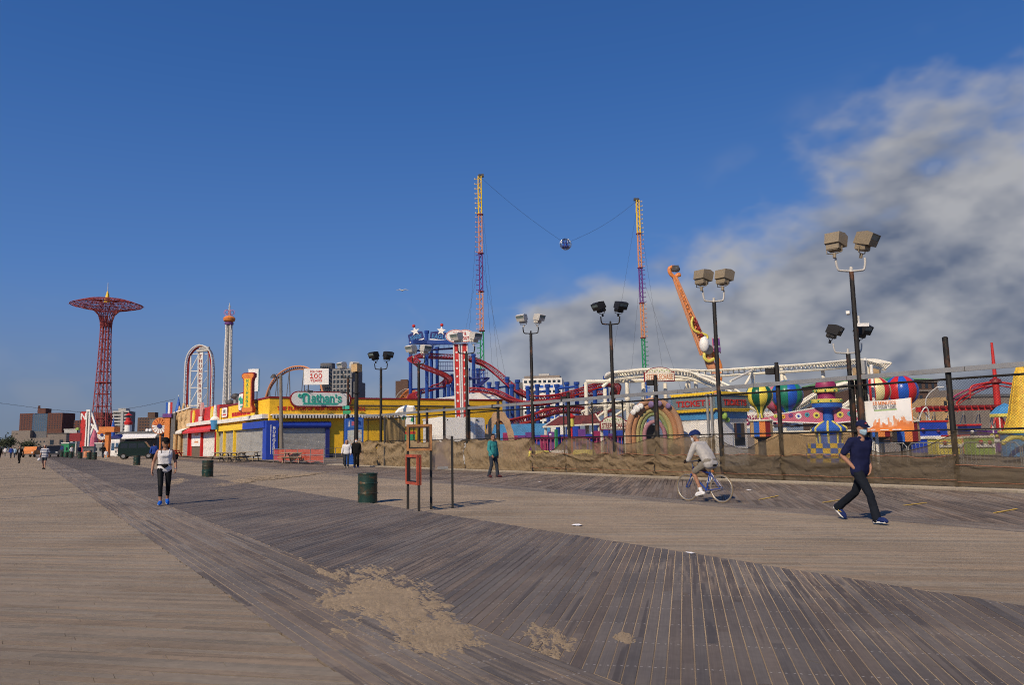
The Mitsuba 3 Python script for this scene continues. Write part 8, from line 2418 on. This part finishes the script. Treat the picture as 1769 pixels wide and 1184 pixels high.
walker('person in a striped white top and shorts carrying a white bag far left', 81, 55, -0.35, 1.0, 'stripe_cloth', 'slate_cloth', 'hair_grey', dict(sleeve=0.7, topname='striped_top', botname='shorts', to=0.1, bag='white_cloth', pack='slate_cloth'))
walker('person in a dark suit with a white shirt front far left', 38, 78, -0.5, 1.0, 'black_cloth', 'black_cloth', 'hair_grey', dict(front='white_cloth', hem=0.6))
walker('person in black at the very left edge of the picture', 3, 95, 2.6, 1.0, 'black_cloth', 'black_cloth', 'hair_brown', dict())
walker('person in a blue jacket far left beside the dark suit', 23, 120, -0.4, 1.0, 'blue_cloth', 'slate_cloth', 'hair_brown', dict())
walker('person in pale blue walking behind the person in blue far left', 29, 125, 2.7, 0.95, 'mask_blue', 'slate_cloth', 'hair_brown', dict())
walker('person in a white top far left near the left edge', 13, 150, -0.4, 1.0, 'white_cloth', 'khaki_cloth', 'hair_brown', dict())
walker('person in black beside the orange pillar', 181, 105, 2.8, 1.0, 'black_cloth', 'slate_cloth', 'hair_brown', dict())
walker('child in a white and mint top before the orange pillar', 186, 88, -0.3, 0.66, 'white_cloth', 'cream_cloth', 'hair_blond', dict())
walker('person in a blue shirt standing behind the walking woman', 268, 66, 2.9, 1.0, 'blue_cloth', 'black_cloth', 'hair_brown', dict())
walker('person in a white top beside the row of bins', 127, 118, 0.4, 1.0, 'white_cloth', 'slate_cloth', 'hair_brown', dict())
walker('person in dark blue beside the row of bins', 140, 122, 0.4, 1.0, 'navy_cloth', 'slate_cloth', 'hair_brown', dict())
# ------------------------------------------------------------------ vehicles and stands far along the boardwalk


def vehicle(name, label, cat, px_, d, heading, body_poly, glass_polys, w, paint, wheel_x, wr, L, lights=True, extra=None):
    """side profile extruded across the width; wheels, windows and lamps as parts"""
    t = thing(name, label, cat)
    p = _f * d + _r * ((px_ - 884.5) / 1321 * d)
    tf = place(p[0], p[1], 0, heading, 1.0)
    fr = lambda y: (V(0, y, 0), V(1, 0, 0), U_)
    sp_ = shapely.Polygon(body_poly).buffer(-0.06).buffer(0.06)
    put(t, 'body', M().prism(sp_, fr(w / 2), w), paint, tf=tf)
    for g in glass_polys:
        put(t, 'window', M().prism(g, fr(-w / 2 + 0.012), 0.024), 'glass_dark', tf=tf)
        put(t, 'window', M().prism(g, fr(w / 2 + 0.012), 0.024), 'glass_dark', tf=tf)
    for x in wheel_x:
        for s in (-1, 1):
            wk = put(t, 'wheel', M().lathe([(0, -.11), (wr * .92, -.11), (wr, -.07), (wr, .07), (wr * .92, .11), (0, .11)], (x, s * (w / 2 - .10), wr), 20, [[1, 0, 0], [0, 0, 1], [0, -1, 0]]), 'rubber', smooth=40, tf=tf)
            put(wk, 'rim', M().lathe([(0, -.115), (wr * .55, -.115), (wr * .55, .115), (0, .115)], (x, s * (w / 2 - .10), wr), 14, [[1, 0, 0], [0, 0, 1], [0, -1, 0]]), 'galvanized', smooth=40, tf=tf)
    x0, x1 = min(q[0] for q in body_poly), max(q[0] for q in body_poly)
    for s in (-1, 1):
        put(t, 'tail_light', M().box((x0 + .0, s * (w / 2 - .14), 1.05), (.06, .14, .3)), 'red_paint', tf=tf)
        put(t, 'headlight', M().box((x1 - .0, s * (w / 2 - .22), .78), (.06, .28, .16)), 'clean_white', tf=tf)
    put(t, 'bumper', M().box((x0 - .02, 0, .5), (.14, w * .96, .18)).box((x1 + .02, 0, .5), (.14, w * .96, .18)), 'dark_grey', tf=tf)
    put(t, 'rear_window', M().box((x0 - .004, 0, 1.45), (.03, w * .72, .5)), 'glass_dark', tf=tf)
    put(t, 'windscreen', M().box((x1 - .75, 0, 1.55), (.03, w * .8, .5)), 'glass_dark', tf=tf) if extra == 'cab' else None
    return t, tf


mat('paint_dark_green', (0.008, 0.022, 0.018), 0.25, spec=0.6)
mat('paint_black', (0.010, 0.011, 0.013), 0.25, spec=0.6)
vehicle('van', 'dark green van parked before the white pavilion', 'van', 236, 92, math.radians(76),
        [(-1.7, .35), (-1.75, 1.1), (-1.62, 1.98), (-1.3, 2.08), (1.05, 2.05), (1.55, 1.35), (2.15, 1.18), (2.3, .9), (2.3, .35)],
        [[(-1.5, 1.30), (-.75, 1.30), (-.75, 1.85), (-1.42, 1.85)], [(-.6, 1.30), (.25, 1.30), (.25, 1.85), (-.6, 1.85)], [(.4, 1.30), (1.35, 1.30), (1.0, 1.85), (.4, 1.85)]], 1.95, 'paint_dark_green', (-1.15, 1.55), .36, 4)
vehicle('pickup_truck', 'orange pickup truck far down the boardwalk', 'truck', 60, 130, math.radians(-20),
        [(-2.3, .45), (-2.3, 1.1), (-.4, 1.1), (-.3, 1.75), (.9, 1.75), (1.3, 1.15), (2.2, 1.05), (2.3, .45)],
        [[(-.2, 1.15), (.3, 1.15), (.3, 1.65), (-.15, 1.65)], [(.4, 1.15), (1.1, 1.15), (.82, 1.65), (.4, 1.65)]], 1.9, 'orange_paint', (-1.5, 1.5), .38, 4)
vehicle('suv', 'black sport utility car far down the boardwalk', 'car', 97, 125, math.radians(-12),
        [(-2.2, .4), (-2.25, 1.1), (-2.0, 1.85), (.5, 1.85), (1.1, 1.15), (2.1, 1.02), (2.2, .4)],
        [[(-1.95, 1.18), (-1.0, 1.18), (-1.0, 1.72), (-1.8, 1.72)], [(-.9, 1.18), (.9, 1.18), (.42, 1.72), (-.9, 1.72)]], 1.9, 'paint_black', (-1.4, 1.4), .36, 4)
P_ = lambda px_, d: _f * d + _r * ((px_ - 884.5) / 1321 * d)
ZP = lambda py_, px_, d: 1.53 + ((775.5 - 0.019 * px_) - py_) * d / 1321
dx_ = lambda a, d: a * d / 1321
# upright red sign with white slanting beams
D_ = 150
t = thing('ride_entrance_sign', 'red and white upright sign with slanting white beams at the ride entrance far left', 'sign')
o = P_(148, D_)
put(t, 'red_board', M().prism([(-dx_(6, D_), 0), (dx_(2, D_), 0), (dx_(2, D_), ZP(712, 148, D_)), (-dx_(6, D_), ZP(712, 148, D_))], (o, CAMR, U_), 0.4), 'red_paint')
put(t, 'white_board', M().prism([(dx_(2.2, D_), 0), (dx_(9, D_), 0), (dx_(9, D_), ZP(709, 148, D_)), (dx_(2.2, D_), ZP(709, 148, D_))], (o, CAMR, U_), 0.4), 'clean_white')
m_ = M()
m_.text('N', 1.2, (o - CAMR * dx_(2, D_) - _f * 0.41 + U_ * ZP(726, 148, D_), CAMR, U_), 0.05)
put(t, 'lettering', m_, 'clean_white')
put(t, 'round_panel', M().prism(oval(dx_(4.5, D_), dx_(6, D_)), (o - CAMR * dx_(2, D_) - _f * 0.41 + U_ * ZP(735, 148, D_), CAMR, U_), 0.06), 'red_paint')
put(t, 'black_stripe', M().prism([(dx_(4.5, D_), 0.5), (dx_(6.5, D_), 0.5), (dx_(6.5, D_), ZP(713, 148, D_)), (dx_(4.5, D_), ZP(713, 148, D_))], (o - _f * 0.405, CAMR, U_), 0.03), 'dark_grey')
for (a, b, c_, e) in ((157, 712, 170, 748), (157, 733, 176, 752), (155, 760, 163, 735)):
    put(t, 'beam', M().bar(P_(a, D_) + U_ * ZP(b, a, D_), P_(c_, D_) + U_ * ZP(e, c_, D_), 0.32), 'clean_white')
put(t, 'pink_tent', M().lathe([(dx_(7, D_), 0), (dx_(6, D_), ZP(755, 165, D_)), (dx_(2, D_), ZP(742, 165, D_)), (0, ZP(738, 165, D_))], P_(164, D_ + 5), 10), 'pink_paint')
t = thing('message_board', 'dark electronic message board on posts beside the bins', 'message board')
put(t, 'panel', M().box(P_(132, 118) + U_ * ZP(756, 132, 118), (0.25, dx_(19, 118), dx_(14, 118)), AZ_F), 'dark_red')
for px_ in (129, 136):
    put(t, 'post', M().cyl(P_(px_, 118), P_(px_, 118) + U_ * 1.6, 0.06, n=6), 'dark_grey')
t = thing('lime_canopy', 'small lime green canopy left of the red upright sign', 'canopy')
put(t, 'roof', M().lathe([(dx_(4, 150), ZP(744, 134, 150)), (dx_(3, 150), ZP(741, 134, 150)), (0, ZP(739, 134, 150))], P_(135, 150), 10), 'lime_paint')
put(t, 'pole', M().cyl(P_(135, 150), P_(135, 150) + U_ * ZP(743, 134, 150), 0.1, n=6), 'dark_grey')


def starburst(label, px_, py_, d, rpx, hubm='navy_paint'):
    t = thing('starburst_wheel', label, 'decoration')
    o = P_(px_, d) + U_ * ZP(py_, px_, d)
    r = dx_(rpx, d)
    for k in range(14):
        a0, a1 = 2 * math.pi * k / 14 - .16, 2 * math.pi * k / 14 + .16
        put(t, 'ray', M().prism([(r * .28 * math.cos(a0), r * .28 * math.sin(a0)), (r * math.cos(a0), r * math.sin(a0)), (r * math.cos(a1), r * math.sin(a1)), (r * .28 * math.cos(a1), r * .28 * math.sin(a1))], (o, CAMR, U_), 0.12), 'clean_white' if math.sin((a0 + a1) / 2) < 0.3 else 'orange_paint')
    put(t, 'disc', M().prism(oval(r * .94, r * .94), (o + _f * 0.12, CAMR, U_), 0.1), 'red_paint')
    put(t, 'rim', M().tube([o + (CAMR * math.cos(a) + U_ * math.sin(a)) * r * 1.04 for a in np.linspace(0, 2 * math.pi, 33)[:-1]], r * .06, 5, closed=True), 'orange_paint')
    put(t, 'hub', M().prism(oval(r * .3, r * .3), (o - _f * 0.13, CAMR, U_), 0.12), hubm)
    put(t, 'post', M().cyl(P_(px_, d) + _f * 0.3, o + _f * 0.3, r * .12, n=6), 'orange_paint')


starburst('orange and white starburst wheel on the right of the van', 276.5, 737, 125, 13)
starburst('smaller starburst wheel left of the orange pillar', 178, 752, 140, 8.5)
for px_, d, w_, y_, lab in ((291, 118, 5.5, 700, 'tall orange pillar left of the tan stand'), (188, 112, 4.0, 747, 'orange pillar with a flat cap beside the small starburst')):
    t = thing('orange_pillar', lab, 'pillar')
    o = P_(px_, d)
    put(t, 'shaft', M().box(o + U_ * ZP(y_ + 22 if d > 115 else y_, px_, d) / 2, (dx_(w_ * 2, d), dx_(w_ * 1.6, d), ZP(y_ + 22 if d > 115 else y_, px_, d)), AZ_F), 'orange_paint')
    if d > 115:
        put(t, 'capital', M().box(o + U_ * ZP(y_ + 19, px_, d), (dx_(15, d), dx_(15, d), dx_(6, d)), AZ_F), 'purple_paint')
        put(t, 'blue_side', M().box(o + CAMR * dx_(9.5, d) + U_ * 3.2, (dx_(8, d), dx_(7, d), 6.4), AZ_F), 'slate_far')
        for k, (c, dx2) in enumerate((('sign_blue', -4), ('clean_white', 0), ('red_paint', 4))):
            put(t, 'flag', M().box(o + CAMR * dx_(dx2, d) + U_ * ZP(y_ + 6, px_, d), (0.06, dx_(3.2, d), dx_(20, d)), AZ_F), c)
    else:
        put(t, 'capital', M().box(o + CAMR * dx_(2, d) + U_ * ZP(y_ - 4, px_, d), (dx_(20, d), dx_(26, d), dx_(9, d)), AZ_F), 'orange_paint')
for px_, d, yb, yt, w_, lab in ((307, 150, 716, 686, 6.5, 'tall blue cone behind the tan stand'), (196, 150, 742, 722, 3.5, 'pair of small blue cones behind the orange pillar')):
    t = thing('blue_cone', lab, 'cone')
    o = P_(px_, d)
    put(t, 'cone', M().lathe([(dx_(w_, d), 0), (dx_(w_, d), ZP(yb, px_, d)), (dx_(w_ * .5, d), ZP((yb + yt) / 2, px_, d)), (0, ZP(yt, px_, d))], o, 12), 'sign_blue', smooth=40)
    put(t, 'finial', M().ball(o + U_ * ZP(yt - 1, px_, d), dx_(1.2, d), 1), 'clean_white', smooth=True)
t = thing('lighthouse', 'small red and white lighthouse behind the van', 'lighthouse')
o = P_(222, 135)
put(t, 'tower', M().lathe([(dx_(6.5, 135), 0), (dx_(5.6, 135), ZP(735, 222, 135))], o, 16), 'clean_white', smooth=40)
put(t, 'gallery', M().lathe([(dx_(6.2, 135), ZP(735, 222, 135)), (dx_(6.8, 135), ZP(730, 222, 135)), (dx_(4.5, 135), ZP(728, 222, 135)), (dx_(4.5, 135), ZP(723, 222, 135))], o, 16), 'red_paint', smooth=40)
put(t, 'lantern', M().lathe([(dx_(3.6, 135), ZP(724, 222, 135)), (dx_(3.6, 135), ZP(719, 222, 135))], o, 12), 'glass_dark')
put(t, 'roof', M().lathe([(dx_(6, 135), ZP(719, 222, 135)), (0, ZP(714, 222, 135))], o, 14), 'red_paint')
t = thing('pavilion', 'white roofed pavilion with a dark upper roof behind the van', 'pavilion')
o = P_(232, 128)
fr = facing(o)
block(t, 'upper_roof', (o + _f * 2, CAMR, U_), dx_(72, 128), dx_(9, 128), 5, 'slate_far', ZP(755, 232, 128))
put(t, 'eaves', M().raw([o + CAMR * dx_(a, 128) + _f * b + U_ * ZP(y, 232, 128) for a, b, y in ((-34, -1.0, 757.5), (42, -1.0, 756), (34, 1.5, 751), (-24, 1.5, 750), (-34, -1.0, 759), (42, -1.0, 758))], [[0, 1, 2, 3], [4, 5, 1, 0]]), 'clean_white')
block(t, 'wall', (o + _f * 1.5, CAMR, U_), dx_(66, 128), ZP(757, 232, 128), 4, 'slate_far')
block(t, 'white_booth', (o - CAMR * dx_(26, 128) - _f * 1.0, CAMR, U_), dx_(15, 128), ZP(758, 206, 128), 1.5, 'clean_white')
windows(t, (o - CAMR * dx_(26, 128) - _f * 1.0, CAMR, U_), [-0.35, 0.35], [0.9], 0.5, 1.2, 'glass_blue', 0.03)
put(t, 'booth_roof', M().prism([(-dx_(12, 128), 0), (dx_(10, 128), 0), (dx_(2, 128), dx_(7, 128))], (o - CAMR * dx_(26, 128) - _f * 1.2 + U_ * ZP(758, 206, 128), CAMR, U_), -1.8), 'navy_paint')
put(t, 'roof_vents', M().ball(o + CAMR * dx_(13, 128) + _f * 2 + U_ * ZP(744, 245, 128), dx_(3, 128), 1).ball(o + CAMR * dx_(19, 128) + _f * 2 + U_ * ZP(744, 250, 128), dx_(3, 128), 1), 'clean_white', smooth=True)
for i, (px_, d, w_, h_, c, lab) in enumerate(((115, 130, 12, 22, 'green_paint', 'green container behind the row of bins'), (155, 128, 18, 15, 'slate_far', 'grey stall behind the row of bins'), (172, 120, 12, 22, 'grey_paint', 'pale grey utility box left of the orange pillar'), (100, 190, 30, 34, 'stone_far', 'weathered low buildings behind the black car'), (124, 200, 22, 40, 'concrete_far', 'pale low building left of the red upright sign'), (205, 118, 9, 14, 'white_paint', 'small white ticket hut left of the van'))):
    t = thing('low_hut', lab, 'hut')
    fr = facing(P_(px_, d), 0.15)
    block(t, 'wall', fr, dx_(w_, d), dx_(h_, d), 2.5, c)
    block(t, 'roof_edge', (fr[0] - _f * 0.1, fr[1], U_), dx_(w_ * 1.06, d), 0.18, 2.8, 'dark_grey' if i % 2 else 'white_paint', dx_(h_, d))
    windows(t, fr, np.array([-.25, .25]) * dx_(w_, d), [dx_(h_ * .45, d)], dx_(w_ * .2, d), dx_(h_ * .25, d), 'glass_dark', 0.04)
for i, (px_, w_) in enumerate(((158, 4), (163, 4))):
    solo('road_barrel', ('pale red and white barrel left of the drums', 'second pale red and white barrel left of the drums')[i], 'barrel', M().lathe([(0.3, 0), (0.26, 0.9), (0, 0.95)], P_(px_ - 7, 112), 12), 'salmon_paint', smooth=40)
# trees and lamp posts at the end of the boardwalk
mat('leaf_far', worn((0.05, 0.065, 0.04), 0.3, 2.0), 0.9)
rg = np.random.default_rng(5)
for i, (px_, d, h_, w_) in enumerate(((4, 420, 7, 7), (12, 430, 6, 6), (19, 415, 7.5, 5), (52, 400, 5, 6))):
    t = thing('tree', ('low dark tree at the far left end of the boardwalk', 'second low tree at the far left end', 'third low tree at the far left end, beside the brick block', 'low tree before the brick block')[i], 'tree')
    o = P_(px_, d)
    put(t, 'trunk', M().cyl(o, o + U_ * h_ * 0.5, 0.3, 0.18, 6), 'grey_wood')
    n = 420
    c = rg.normal(size=(n, 3)) * [w_ * 0.3, w_ * 0.3, h_ * 0.18] + o + [0, 0, h_ * 0.68]
    a = rg.normal(size=(n, 3)) * 0.55
    b = rg.normal(size=(n, 3)) * 0.55
    v = np.stack([c, c + a, c + b], 1).reshape(-1, 3)
    put(t, 'crown', M().raw(v, np.arange(3 * n).reshape(-1, 3)), 'leaf_far')
